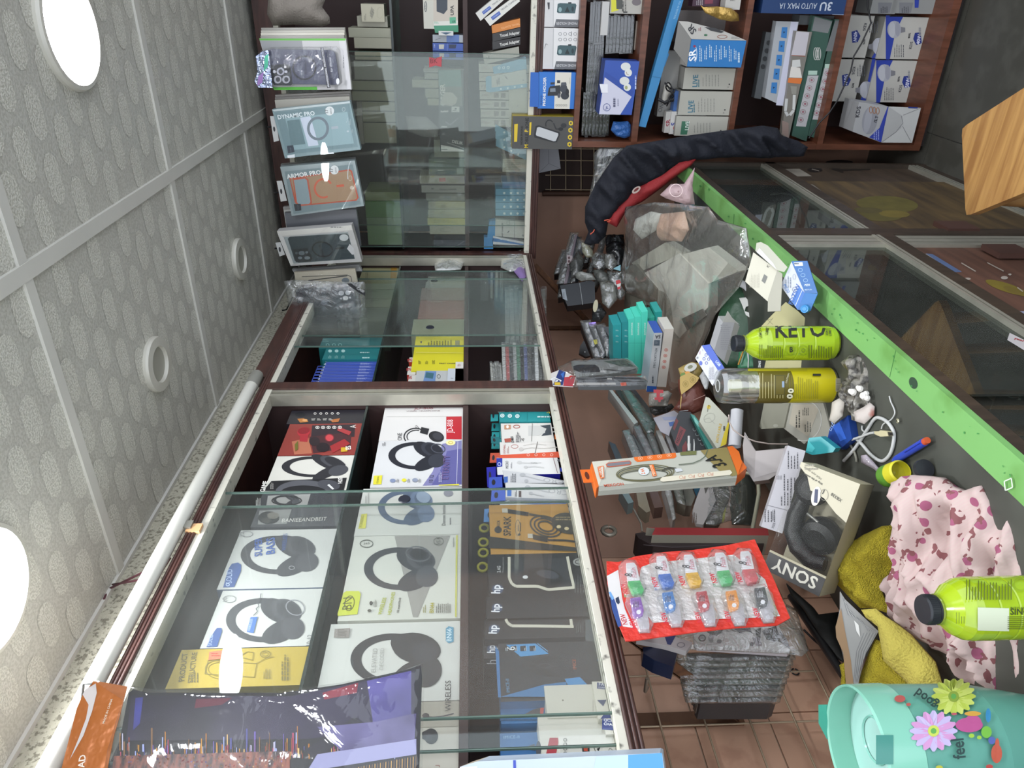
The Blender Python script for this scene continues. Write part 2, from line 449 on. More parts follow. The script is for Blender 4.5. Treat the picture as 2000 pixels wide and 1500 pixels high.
# ceiling: 60 cm panels with a stamped pattern of long cells, white T bars
PAN=spots('ceiling_panel_print','c3c1b8','b4b2a8',220,0.5,0.35,0.25)
CELL=spots('ceiling_cell_print','dad8ce','bcbaae',300,0.5,0.28,0.5)
BAR=M('d0cec6',0.4)
mb=MB();mb.box(-1.2,2.2,-0.8,3.0,CEIL,CEIL+.03,PAN)
gx=[-0.994+.6*i for i in range(6)];gy=[-0.756+.6035*i for i in range(7)]
for ix in range(-1,5):
 for iy in range(6):
  X0,X1,Y0,Y1=gx[0]+.6*ix,gx[0]+.6*(ix+1),gy[iy],gy[iy+1]
  if X0<-1.1 or X0>.7:continue
  nc=10;w=.6/6;h=.6035/nc
  for c in range(nc):
   for r in range(7):
    cx=X0+w*(r+(.5 if c % 2 else 0));cy=Y0+h*(c+.5)
    if cx-.036<X0+.012 or cx+.036>X1-.012:continue
    a,b=.040,.0215
    p=[(cx-a,cy-b*.3),(cx-a*.75,cy-b*.85),(cx-a*.45,cy-b),(cx+a*.45,cy-b),(cx+a*.75,cy-b*.85),(cx+a,cy-b*.3),
                     (cx+a,cy+b*.3),(cx+a*.75,cy+b*.85),(cx+a*.45,cy+b),(cx-a*.45,cy+b),(cx-a*.75,cy+b*.85),(cx-a,cy+b*.3)]
    mb.add([(x,y,CEIL-.0006) for x,y in p][::-1],[list(range(12))],CELL)
struct('ceiling',mb)
mb=MB()
for x in gx:mb.box(x-.013,x+.013,-.8,2.95,CEIL-.006,CEIL,BAR)
for y in gy+[gy[-1]+.6]: mb.box(-1.15,2.2,y-.011,y+.011,CEIL-.005,CEIL,BAR)
struct('trim_1',mb)
# left wall: red-brown tiles with pale joints below, rough plaster beam under the ceiling
TILE=spots('red_brown_wall_tile','c49a80','b48a72',18,0.6,0.5,0.06)
GROUT=M('a08d78',0.9)
mb=MB();mb.box(XW-.12,XW,-0.5,YW+.1,-0.02,CEIL+.02,GROUT)
ty=0.1375
for k in range(-4,21):
 for z in range(0,16):
  y0=.012+k*ty;z0=z*ty+.028
  if y0>1.12:continue
  mb.box(XW,XW+.004,y0+.0015,y0+ty-.0015,z0+.0015,z0+ty-.0015,TILE)
mb.box(XW,XW+.004,.012+9*ty,YW,0.0,CEIL,M('a5806c',0.6,var=.12))
struct('wall_left',mb)
STUC=spots('rough_plaster','b9b5a3','837f70',170,0.56,0.95,0.9)
mb=MB();mb.box(XW,-.99,-0.5,YW,2.03,CEIL,STUC)
struct('trim_2',mb)
mb=MB();mb.box(-1.3,2.2,YW,YW+.1,-0.02,CEIL+.02,M('a9836f',0.6,var=.12))
struct('wall_back',mb)
# ceiling lamps
def downlight(x,y,r,on,label):
 t=thing('ceiling_lamp',label,'ceiling lamp',(x,y,CEIL-.02),'recessed round ceiling lamps')
 mb=MB();mb.lathe((x,y,CEIL),(0,0,-1),[(r,-.001),(r,.006),(r*.97,.011),(r*.90,.012),(r*.88,.004)] if on else [(r,-.001),(r,.006),(r*.97,.011),(r*.66,.012),(r*.62,.004)],M('c8c5ba',0.3),40)
 mb.build('rim',t)
 mb=MB();mb.lathe((x,y,CEIL),(0,0,-1),[(0.0001,.005),(r*(.89 if on else .63),.005)],emit('lit_lens',(.93,.96,1),40) if on else M('a3a195',0.4),32)
 mb.build('lens',t)
 if on:
  for nm,kk,dz in (('lamp_light',LAMP_W,.016),):
   l=bpy.data.lights.new(nm,'AREA');l.shape = 'DISK';l.size=r*1.7;l.energy=kk;l.color=(0.93,0.96,1.0)
   lo=bpy.data.objects.new(nm,l);COL.objects.link(lo);lo.parent=t;lo.location=(0,0,.02-dz)
 return t
downlight(-.088,1.363,.096,True,'glaring white round lamp in the ceiling at the top left of the photo')
downlight(-.735,.752,.096,True,'glaring white round ceiling lamp near the left wall, cut by the photo edge')
downlight(-.72,1.385,.059,False,'unlit round lamp in the ceiling, the nearer of the two without light')
downlight(-.715,2.02,.059,False,'unlit round lamp in the ceiling, the farther one, nearest the hanging phone cases')
for (x,y,w) in ((.55,.5,'first'),(-.1,.1,'second'),(1.1,1.5,'third')):       # unseen lamps assumed behind and beside the camera, added for their light
 t=downlight(x,y,.10,True,'added unseen round ceiling lamp, ' + w + ' of the row behind the photographer')
# ---------------------------------------------------------------- showcase on the left wall
zb,zt=1.334,1.982
cab=thing('wall_showcase','dark wood and aluminium showcase with sliding glass doors along the left wall','showcase',(XA,1.2,1.305))
YA0,YA1=0.02,2.44
mb=MB()
mb.box(XW+.004,XA-.01,YA0,YA1+.02,1.305,1.33,WD)            # floor board
mb.box(XW+.004,XA-.03,YA0,YA1+.02,2.0,2.02,WD)
mb.box(XW+.004,XW+.014,YA0,YA1+.3,1.33,2.0,WDI)
for y in (YA0-.02,1.475,YA1-.02): mb.box(XW+.014,XA-.03,y,y+.02,1.33,2.0,WDI)
mb.box(-1.0,XA-.04,1.478,1.52,1.33,2.0,WDI)
mb.build('carcass',cab)
mb=MB()                                                             # moulded front frame
for (z0,z1) in ((1.305,1.325),(1.995,2.012)):
 mb.box(XA-.03,XA,YA0,YA1,z0,z1,WD)
 for k in range(3): mb.tube([(XA+.001,YA0,z0+.003+k*(z1-z0-.006)/2),(XA+.001,YA1,z0+.003+k*(z1-z0-.006)/2)],.0032,WD,6)
mb.box(XA-.03,XA+.002,1.497,1.526,1.325,1.995,WD)
mb.box(XA-.03,XA-.001,1.559,YA1,2.012,2.045,WD)
mb.build('frame',cab)
for (y0,y1) in ((YA0,1.497),(1.526,YA1)):
 for (z0,z1) in ((1.982,1.995),(1.325,1.336)): mb=MB();mb.box(XA-.035,XA-.001,y0,y1,z0,z1,ALUP);mb.build('rail',cab)
mb=MB()
for k in range(3): mb.box(XA-.03,XA-.002-.004*(k==1),1.469+k*.0095,1.477+k*.0095,1.33,1.99,ALU)
mb.build('door_channel',cab);mb=MB()
for k in range(3): mb.box(XA-.03,XA-.002-.004*(k==1),YA1-.03+k*.0095,YA1-.022+k*.0095,1.33,1.99,ALU)
mb.build('door_channel',cab)
SG=glass('green_shelf_glass',(0.62,0.70,0.68),0.03,4,0.05)
EDG=M('1c2a28',0.2)
def glass_shelf(y0,y1,z,x0,x1,parent,nm='glass_shelf'):
 mb=MB();mb.box(x0,x1,y0,y1,z-.005,z,SG);mb.box(x1-.0005,x1+.0008,y0,y1,z-.005,z,EDG);return mb.build(nm,parent)
glass_shelf(.04,1.47,1.765,XW+.014,XA-.032,cab);glass_shelf(1.52,YA1-.03,1.765,XW+.014,XA-.032,cab)
for (y0,y1) in ((.04,1.475),(1.52,YA1-.02)):
 mb=MB();mb.box(XW+.014,XA-.032,y0,y1,1.528,1.54,WDI);mb.build('shelf',cab)
def hitX(x,y,X): return PX(X).hit(x,y)
def door(ya,yb,X,parent,label=None):
 mb=MB();mb.box(X-.002,X+.002,ya,yb,1.336,1.985,GLASS)
 e=M('5a6f66',0.15)
 for y in (ya,yb): mb.box(X-.002,X+.002,y-.0012,y+.0012,1.336,1.985,e)
 o=mb.build('glass_door',parent);return o
XD1,XD2=XA-.010,XA-.022
ya=[hitX(790,y,X)[1] for y,X in ((958,XD1),(1406,XD1),(985,XD2),(1470,XD2))]
dA=door(ya[1],ya[0],XD1,cab);dB=door(ya[3],ya[2],XD2,cab)
yb_=[hitX(850,y,X)[1] for y,X in ((530,XD2),(655,XD2),(545,XD1),(676,XD1))]
dC=door(yb_[1],yb_[0],XD2,cab);dD=door(yb_[3],yb_[2],XD1,cab)
for (x,y,X,d) in ((790,977,XD1,dA),(840,641,XD1,dD),(848,550,XD2,dC)):
 c=hitX(x,y,X);mb=MB();mb.lathe(c+np.array([.0022,0,0]),(1,0,0),[(.0001,.002),(.0105,.002),(.0115,0)],M('1b1f2c',0.5),20);mb.build('finger_pad',d)
# shop tube lamp along the top (not lit) and its wire
t=thing('tube_lamp','unlit white fluorescent tube fixture along the top of the left showcase','tube lamp',(XA,.8,2.02))
mb=MB();mb.tube([(XA+.006,.1,2.030),(XA+.006,1.50,2.030)],.014,M('d5d4cb',0.22,coat=.5),16);mb.build('tube',t)
for y in (.095,1.50): mb=MB();mb.tube([(XA+.006,y,2.030),(XA+.006,y+.03,2.030),(XA+.006,y+.055,2.030)],[.0155,.0155,.0145],M('9b9a92',0.4,.3),16);mb.build('end_cap',t)
c1,c2=hitX(330,1080,XA),PX(-.985).hit(213,1150)
mb=MB()
for k in (0,1): mb.tube([c1+np.array([-.01,0,.0]),c1+np.array([-.05,-.03-.01*k,.03]),(c1+c2)/2+np.array([0,-.02*k,-.012]),c2+np.array([0,.01*k,0]),(c2[0]+.005,c2[1]-.03,CEIL-.004)],.0022,M('5a3038',0.5),6)
tag(mb.build('lamp_wire'),'dark red twin wire running from the ceiling to the tube fixture','wire')
mb=MB();c=hitX(380,1035,XA);mb.box(c[0],c[0]+.006,c[1]-.01,c[1]+.01,c[2]-.012,c[2]+.012,M('d8a878',0.6));mb.box(c[0],c[0]+.01,c[1]-.004,c[1]+.014,c[2]+.004,c[2]+.02,M('8b8a82',.4,.5))
tag(mb.build('frame_clip'),'small brass and steel clip on the top rail of the left showcase','clip')
# ---------------------------------------------------------------- showcase on the back wall
bk=thing('wall_showcase','dark wood showcase with dusty glass doors on the back wall','showcase',(-.3,YB,1.29))
X0,X1=XA-.02,.62
mb=MB()
mb.box(X0,X1,YB+.01,YW,1.29,1.31,WD);mb.box(X0,X1,YB,YW,2.105,2.16,WD);mb.box(X0,X1,YW-.012,YW,1.31,2.105,WDI)
mb.box(X1,X1+.02,YB,YW,1.29,2.16,WDI);mb.box(X0-.29,X0-.01,YB+.02,YW,1.31,2.1,WDI)
mb.build('carcass',bk)
mb=MB();mb.box(X0,X1,YB-.004,YB+.02,1.29,1.315,WD)
for k in range(3): mb.tube([(X0,YB-.004,1.294+k*.008),(X1,YB-.004,1.294+k*.008)],.003,WD,6)
mb.box(X0,X0+.02,YB-.004,YB+.02,1.315,2.1,WD);mb.build('frame',bk)
mb=MB();mb.box(X0,X1,YB-.002,YB+.025,1.315,1.332,ALUP);mb.build('rail',bk);mb=MB();mb.box(X0,X1,YB-.002,YB+.025,2.09,2.105,ALU);mb.build('rail',bk)
mb=MB();mb.box(X0+.02,X1,YB+.04,YW-.012,1.753,1.759,SG);mb.box(X0+.02,X1,YB+.0385,YB+.04,1.753,1.76,EDG);mb.build('glass_shelf',bk)
mb=MB();mb.box(X0+.02,X1,YB+.04,YW-.012,1.524,1.538,WDI);mb.build('shelf',bk)
DG=glass('dusty_glass',(0.935,0.94,0.925),0.035,2.2,0.0)
for (yy,y0,y1) in ((YB+.006,103,482),(YB+.014,112,440)):
 a,b=PY(yy).hit(850,y0)[0],PY(yy).hit(850,y1)[0]
 mb=MB();mb.box(b,a,yy-.002,yy+.002,1.33,2.095,DG)
 for x in (a,b): mb.box(x-.001,x+.001,yy-.002,yy+.002,1.33,2.095,M('5a6f66',0.15))
 dr=mb.build('glass_door',bk)
 if y0==103:
  mb=MB();A=Art(mb,PY(yy-.0025));A.P(780,0,4.285);A.poly([(248,478),(300,490),(355,470),(352,560),(300,548),(250,565)],'b4434a');A.text('BK',260,530,320,528,'5a1820');mb.build('door_sticker',dr)
# ================================================================ GOODS IN THE LEFT SHOWCASE
ZA,ZB_,ZC_,ZD_,ZE=(500,620,4.287),(500,900,3.0),(200,950,3.0),(900,620,3.947),(850,950,2.7275)
SU,SM_,SB=1.7655,1.5405,1.3365
def lbox(name,label,z,c,zs,depth,col,art=None,X=-.886,cat='box',group=None,side=None,mats=None,rough=.42):
 ox,oy,k=z;q,pl=rectX(X,ox+c[0]/k,oy+c[1]/k,ox+c[2]/k,oy+c[3]/k)
 if zs is not None:q[1][2]=q[2][2]=zs
 def a2(a):
  if art:a.P(*z);art(a)
 return carton(name,label,q,pl,depth,col,a2,cat,group,side,mats=mats,rough=rough)
W1,W2,BLK,GRY = 'd4d2c8','c6c5bb','1d1d20','8d8c88'
HB = 'headphone boxes in the left showcase'
# --- top shelf
lbox('headphone_box','dark box with orange picture and white icons behind the red headset box',ZA,(300,780,862,886),SU,.10,'26242b',lambda a:(
 a.ell(370,812,45,18,'12141c'),a.poly([(345,850),(400,845),(440,875),(370,882)],'b8783c'),a.ell(410,862,22,10,'dca36a'),a.poly([(620,860),(705,845),(690,875),(640,880)],'b06a38'),
 [a.ring(495+k*48,806,12,9,4,'dedad4') for k in range(5)],[a.fine(465+k*48,850,500+k*48,868,2,'d8d4cc','x',seed=k) for k in range(4)]),group=None)
lbox('headphone_box','red gaming headset box with a hero picture and round white icons',ZA,(285,893,815,1155),SU,.11,'8e3b34',lambda a:(
 a.poly([(470,905),(830,895),(825,1000),(460,1010)],'30242a'),a.poly([(450,1000),(800,960),(790,1090),(480,1140)],'47272a'),
 a.poly([(300,1040),(440,1010),(470,1140),(320,1150)],'b06a50'),a.ell(400,960,55,40,'b03038',-10),a.ell(400,950,50,28,'8a2028',-8),a.poly([(370,985),(440,985),(430,1045),(365,1040)],'a52c34'),
 a.ell(615,1010,35,30,'c4454a'),a.ring(615,1010,40,34,8,'7c2a30'),a.ell(490,1040,45,38,'2b2024'),a.ell(560,1090,55,40,'241a1e'),a.poly([(620,1080),(740,1020),(790,1060),(640,1140)],'9a2c2e'),
 a.poly([(690,920),(800,960),(780,990),(680,950)],'a83a3c'),[a.ring(515+k*47,925,17,13,5,'e8e4dc') for k in range(5)],[a.ell(515+k*47,925,6,5,'e8e4dc') for k in range(5)],
 a.poly([(712,1095),(768,1092),(765,1128),(712,1132)],'caa42c'),a.text('ES',795,1110,793,1080,'f0ece4',bold=True),a.text('A',838,930,838,905,'e8e4dc'),a.poly([(325,1070),(352,1040),(352,1110),(330,1125)],'6a6428')),side='6d4038')
lbox('headphone_box','white headphone box with black GAME band under the red headset box',ZA,(180,1160,745,1455),SU,.13,W1,lambda a:(
 a.headphone(215,1165,780,1345),a.poly([(130,1372),(760,1345),(735,1455),(60,1455)],BLK),a.text('GAME',72,1462,72+28,1372,'f2efe8',1.0,True),
 a.fine(120,1375,150,1440,3,'a8a6a0','y'),a.ring(400,1470,240,105,45,'56575c',a0=180,a1=360),a.ell(610,1405,95,42,'46474d',8),a.poly([(597,1408),(612,1398),(655,1438),(640,1445)],'d8d8d4'),
 a.text('H2E',722,1392,722,1345,'f0ede6',bold=True)),side='5b5856')
lbox('headphone_box','low black and white headset box behind the glass edge',ZB_,(40,190,478,268),SU,.12,'33343a',lambda a:(
 a.poly([(70,205),(320,195),(300,262),(60,265)],'9a9a96'),a.headphone(100,200,260,262,'2a2a30'),a.ring(180,235,90,30,8,'1c1c20'),a.fine(0,210,30,265,4,'b8b8b2')),X=-.888)
lbox('headphone_box','grey box with a dark helmet and a row of white capitals',ZB_,(10,280,442,380),SU,.12,'4a4b50',lambda a:(
 a.poly([(20,292),(210,285),(180,370),(10,375)],'8d8e8b'),a.ell(75,335,62,38,'26272b'),a.ell(100,322,35,20,'77746c'),a.ell(60,350,30,16,'4a4846'),a.text('BANIEEANDBEIT',150,362,412,352,'d6d4cc',1.4)),X=-.888)
def solid(a,x0,y0,v):
 pass
lbox('headphone_box','white headphone box with a blue rounded mark and SUPER BASS in blue',ZC_,(812,258,1242,592),SU,.13,'c4c5c0',lambda a:(
 a.headphone(810,290,1272,525,'3c3d42','4a4b50'),a.ring(845,281,38,18,4,'8e8f8e'),a.text('10',832,290,832,268,'8e8f8e'),
 a.poly([(742,480),(760,455),(795,448),(814,462),(812,500),(772,592),(708,595),(722,540)],'34518c'),a.text('SOLID',758,570,762,485,'aebfdc'),a.ring(735,578,12,10,5,'aebfdc'),
 a.text('SUPER',935,408,935,300,'3f5da0',bold=True),a.text('BASS',1010,395,1010,300,'3f5da0',bold=True),a.text('WIRELESS',1075,378,1085,278,'3f5da0'),a.ring(1110,480,18,12,4,'9a9b9c')),side='5a6a86')
lbox('headphone_box','white headphone box with a blue rounded mark and a handwritten line',ZC_,(706,612,1152,935),SU,.13,'c4c5c0',lambda a:(
 a.headphone(724,655,1190,925,'3c3d42','4a4b50'),a.ring(1130,712,58,46,6,'8a8c90',rot=20),a.ring(745,662,38,22,4,'8e8f8e'),a.text('10',732,672,732,650,'8e8f8e'),
 a.poly([(658,850),(672,832),(697,832),(702,850),(672,942),(610,945),(632,892)],'34518c'),a.text('SOLID',640,935,650,868,'aebfdc'),a.poly([(868,770),(910,767),(886,862),(846,856)],'3f6cae'),a.text('WIRELESS',866,850,882,778,'c8d4e6'),
 a.line([(885,760),(910,735),(900,720),(918,705),(912,690),(925,665),(930,630)],4,'44464e'),a.text('10-12',1222,935,1230,870,'55575c')),side='3b4458')
lbox('headphone_box','yellow PRODUCT STRUCTURE box with a line drawing and an orange price tag',ZC_,(465,958,1105,1165),SU,.11,'b39b33',lambda a:(
 a.text('PRODUCT',480,1140,500,975,'6e6332',bold=True),a.text('STRUCTURE',530,1150,556,970,'6e6332',bold=True),a.fine(520,1075,570,1150,3,'6e6332'),
 a.ring(700,1075,100,58,4,'7c6f2e',rot=4),a.ring(700,1075,82,44,3,'7c6f2e',rot=4),a.line([(620,1020),(905,1040),(890,1120),(600,1100),(620,1020)],4,'7c6f2e'),
 a.line([(800,1000),(850,970),(885,975),(880,1020),(800,1000)],4,'7c6f2e'),a.ring(955,985,32,22,4,'7c6f2e'),a.ring(955,985,18,12,3,'7c6f2e'),a.line([(900,1040),(960,1010),(1005,1000)],3,'7c6f2e'),
 a.fine(945,1060,990,1130,4,'6e6332'),a.fine(1050,960,1100,1140,3,'6e6332'),a.fine(745,960,790,1015,3,'6e6332'),a.poly([(627,973),(715,962),(712,1010),(622,1022)],'d87050'),a.fine(640,980,700,1005,2,'a03020','x')),side='8a7a30')
# --- middle shelf
lbox('headphone_box','white and red wired headphone box',ZA,(1090,708,1722,1025),SM_,.10,'d9d6d2',lambda a:(
 a.text('JD-808',1322,772,1482,768,'8b3a40'),a.text('WIRED HEADPHONE',1258,792,1540,788,'7d6a6c'),a.line([(1095,832),(1720,830)],2,'b8b4b0'),a.poly([(1593,832),(1722,830),(1722,1022),(1593,1020)],'b5242f'),
 a.text('JD-808',1650,970,1650,858,'f0dcdc'),a.ring(1340,1000,105,75,10,'2a2a2e',a0=150,a1=285),a.ring(1345,1000,85,58,8,'2a2a2e',a0=150,a1=285),a.line([(1335,925),(1400,945)],8,'2a2a2e'),
 a.poly([(1385,920),(1450,935),(1435,985),(1372,968)],'26262a'),a.ell(1510,1000,65,44,'232327',15),a.ell(1520,998,42,30,'3a3a40',15),a.text('ONE',1222,1030,1222,970,'3a3a3e'),a.line([(1330,915),(1345,908),(1370,935)],3,'2a2a2e')),side='a02630')
lbox('headphone_box','white and violet headphone box with a small yellow plate and a gold seal',ZA,(1030,1030,1700,1412),SM_,.12,'d0d0cf',lambda a:(
 a.poly([(1560,1060),(1722,1030),(1722,1400),(1395,1410),(1480,1290)],'7d7ba6'),a.poly([(1600,1120),(1722,1100),(1722,1395),(1470,1405),(1540,1290)],'5d5c92'),
 a.headphone(1108,1045,1590,1282,'23252d','33363f'),a.ring(1525,1100,62,40,8,'4a4d56',rot=12),a.ell(1630,1052,40,22,'e8dfa0'),a.ring(1630,1052,20,12,5,'c0a030'),a.line([(1690,1040),(1680,1400)],4,'c9c8da'),
 a.poly([(987,1330),(1058,1325),(1050,1400),(980,1402)],'d8cf3c'),a.text('FONENG',1025,1393,1032,1335,'2a2a20'),a.ell(1145,1370,24,16,'7e8aa6'),a.ell(1240,1366,20,14,'d8cf3c'),a.ell(1332,1366,24,16,'8a92a4'),
 [a.fine(1175+k*92,1350,1200+k*92,1385,3,'77777a') for k in range(3)],a.text('10 12',1480,1385,1488,1325,'3c3c50'),a.fine(1530,1280,1560,1385,3,'b6b4d0'),a.text('ETERNITY',1610,1360,1625,1160,'6e5a86'),a.fine(1060,1045,1090,1080,2,'44444a'),a.poly([(1530,1408),(1700,1400),(1700,1412),(1530,1414)],'d8cf3c')))
lbox('headphone_box','white headset box with blue grey headphones behind the glass edge',ZB_,(630,165,1192,432),SM_,.12,'c9cac2',lambda a:(
 a.headphone(715,172,1050,382,'4a5a70','5f7088'),a.ell(980,215,42,32,'8494a6',20),a.ell(1127,192,28,20,'7f8088'),a.text('Danose headset',1110,380,1110,255,'3a3b40'),a.fine(1135,310,1150,375,1,'77777a'),
 a.poly([(618,315),(652,312),(642,398),(600,400)],'d0cc58'),a.text('FONENG',622,392,634,325,'3c3c28'),a.fine(640,180,670,250,2,'a8a8a2')))
lbox('headphone_box','white and grey wireless headphones box with a lime plate',ZB_,(578,442,1180,922),SM_,.13,'cbccc2',lambda a:(
 a.poly([(812,442),(1140,438),(948,918),(920,918)],'96958f'),a.headphone(632,508,1072,768,'36393e','4b4e53'),a.ring(950,548,75,46,8,'5a5d62',rot=8),a.ell(950,548,50,30,'25272b',8),
 a.ring(648,488,40,24,5,'55564f'),a.text('365',630,494,666,490,'55564f'),a.poly([(512,778),(530,766),(605,766),(614,785),(594,902),(480,912),(478,900)],'c0c83e'),a.ring(548,838,30,46,5,'4a4c1c',rot=12),a.text('BN',560,872,566,802,'4a4c1c'),
 a.text('WIRELESS',735,905,765,805,'a9b03c',bold=True),a.text('HEADPHONES',790,905,815,772,'a9b03c',bold=True),a.text('NI sound Body',838,892,850,805,'3a3a38',bold=True),a.ell(675,838,10,12,'44443e'),a.ell(665,882,12,8,'55554e'),a.fine(690,810,710,860,3,'77776e'),
 a.text('BN44',1040,895,1046,835,'a9a23a',bold=True),a.fine(1055,830,1145,895,8,'6e6e66'),a.ring(1070,476,30,24,3,'55564f'),a.text('V5.4',1080,495,1080,455,'55564f'),a.fine(980,840,1000,895,2,'8a8844'),a.poly([(1172,440),(1182,440),(1176,920),(1166,920)],'c0c060'),a.text('headphones',1162,510,1162,455,'44443e')))
lbox('headphone_box','white wireless box with large black headphones and a blue pill mark',ZB_,(440,958,1172,1402),SM_,.13,'cacbc5',lambda a:(
 a.headphone(553,1012,1095,1332,'303236','45474c'),a.ell(940,1100,145,90,'303236',10),a.ell(990,1230,100,100,'303236'),a.ell(985,1120,70,60,'3a3c41'),
 a.poly([(1128,972),(1158,978),(1158,1062),(1130,1072),(1112,1058),(1112,985)],'5a93ac'),a.text('BN66',1145,1058,1145,985,'d8ecf2'),a.text('WIRELESS',1142,1470,1142,1290,'36373a'),a.text('ELEVATED',700,1240,712,1100,'a2a39f'),a.text('DECODED',745,1225,752,1100,'a2a39f'),
 a.poly([(462,988),(552,984),(544,1040),(456,1040)],'8d8680'),a.fine(480,992,540,1035,5,'5e5a56','x')))
ZF=(700,1380,3.2258)
lbox('headphone_box','beige box with a dark cable drawing behind the mouse pad corner',ZF,(390,-28,600,128),SM_,.10,'a39f92',lambda a:(a.line([(400,60),(470,68),(540,60),(600,45)],7,'3c3a44'),a.ell(425,58,22,16,'2e2c34'),))
lbox('headphone_box','plain pale box with a round black knob picture at the photo edge',ZF,(370,132,596,520),SM_,.10,'bdb9ac',lambda a:(a.ell(458,188,44,50,'25262a'),a.ell(440,190,22,26,'3a3b40'),a.poly([(400,165),(425,150),(425,215),(402,205)],'2a2b30'),a.line([(485,372),(510,372),(510,384)],3,'8a3a34')))
# --- bottom shelf: flat cable packs standing in a row
def pack(label,z,c,col,art,depth=.03,X=-.900,tab=None,tabcol=None,side=None,name='cable_box',q=None,group=None):
 ox,oy,k=z;pl=PX(X)
 if q is None:
  qd,pl=rectX(X,ox+c[0]/k,oy+c[1]/k,ox+c[2]/k,oy+c[3]/k);qd[1][2]=qd[2][2]=SB
 else:qd=[pl.hit(ox+a/k,oy+b/k) for a,b in q]
 def a2(a):
  if art:a.P(*z);art(a)
 o=carton(name,label,qd,pl,depth,col,a2,'box',group,side)
 if tab:
  t=[pl.hit(ox+a/k,oy+b/k) for a,b in tab];mb=MB();ctr=sum(t)/4
  tt=[p+np.array([-.006,0,0]) for p in t];mb.prism(tt,(-.0008,0,0),M(tabcol or col));A=Art(mb,Pl(tt[0],(1,0,0)),tt);A.ell(.35,.5,.14,.26,'25262c');mb.build('hang_tab',o)
 return o
teal = '2b8f92'
pack('teal data cable box with 2.4A in yellow, farthest on the bottom shelf',ZD_,(288,655,785,800),teal,lambda a:(
 a.poly([(285,678),(340,676),(340,730),(285,732)],'cfdcd8'),a.line([(285,703),(340,703)],2,teal),a.text('DATA CABLE',388,732,388,678,'cfe2e0'),a.fine(418,680,460,735,4,'7fbcbc'),a.line([(500,697),(700,660)],7,'1d2a2c'),a.line([(560,715),(775,672)],7,'1d2a2c'),
 a.poly([(488,690),(515,684),(520,700),(490,706)],'cfd4d2'),a.poly([(552,712),(590,700),(596,712),(560,722)],'1d2a2c'),a.text('2.4A',686,742,686,708,'d2c84e',bold=True),a.text('1000mm',740,748,740,690,'9ccaca'),[a.ell(320+k*58,760+k*2,17,15,'d6e6e4') for k in range(3)],[a.ring(320+k*58,760+k*2,9,8,3,teal) for k in range(3)],
 a.fine(590,765,755,785,1,'cfe2e0','x'),a.line([(512,655),(512,800)],2,'1c6a6c')),tab=[(232,690),(288,690),(288,780),(230,784)])
for i,(yy,lb) in enumerate([(828,'second'),(905,'third'),(965,'fourth')]):
 pack('teal cable box half hidden behind the white charger packs, ' + lb + ' from the far end',ZD_,(300,yy-28,790+i*12,yy+22),teal,lambda a:[a.ell(345+k*56,yy-14,15,9,'d6e6e4') for k in range(3)],X=-.925,tab=[(240,yy-38),(298,yy-38),(298,yy+30),(236,yy+30)])
pack('white POWER pack with a black corner charger picture and red icons',ZD_,(308,818,815,960),'d7d5cf',lambda a:(
 a.poly([(605,836),(690,828),(700,905),(620,915),(650,880),(660,858)],'3c444c'),a.poly([(520,835),(610,835),(650,860),(650,890),(600,912),(520,915)],'c2c2be'),a.line([(705,852),(738,850)],8,'b0b0ac'),a.line([(705,884),(735,882)],8,'b0b0ac'),a.ring(430,843,27,14,5,'a85648'),
 a.poly([(335,832),(385,830),(385,862),(335,865)],'b98a6c'),a.ell(360,845,10,12,'f0eeea'),a.text('OWER',790,945,782,880,'26262a',bold=True),a.poly([(722,905),(752,903),(752,940),(724,942)],'d0733c'),a.text('CHM33',412,968,402,920,'2c2c30',bold=True),a.fine(425,870,455,965,3,'55555a'),a.poly([(335,938),(388,934),(388,962),(340,966)],'a85648'),
 a.line([(552,820),(545,958)],3,'44403c'),a.line([(455,915),(460,960)],4,'3a3a40'),a.text('-45',490,958,488,935,'2c2c30'),a.ring(770,858,9,10,3,'333338')),tab=[(232,900),(300,905),(305,960),(235,952)],tabcol='1f6b70')
pack('white and orange LIGHTNING cable pack between two white packs',ZD_,(300,962,840,1078),'d9d6d0',lambda a:(
 a.poly([(300,1062),(840,1030),(845,1080),(300,1085)],'d0573c'),a.text('LIGHTNING',343,1052,345,982,'b45a58'),a.ring(415,996,28,16,4,'b88078'),a.fine(355,985,375,1050,2,'b0807c'),a.line([(470,1018),(540,1006),(640,1012),(760,1000)],5,'bdb9b2'),a.line([(480,990),(560,975),(660,985)],5,'c4c0ba'),a.ell(465,1018,18,14,'c0bcb6'),
 a.text('FAST CHARGE',808,1020,802,950,'c04a3c',bold=True),a.line([(592,960),(568,1068)],4,'55504a'),[a.ring(520+k*60,1062,12,10,3,'eec4b4') for k in range(4)]),tab=[(228,1028),(300,1026),(300,1100),(222,1102)],tabcol='b84f38')
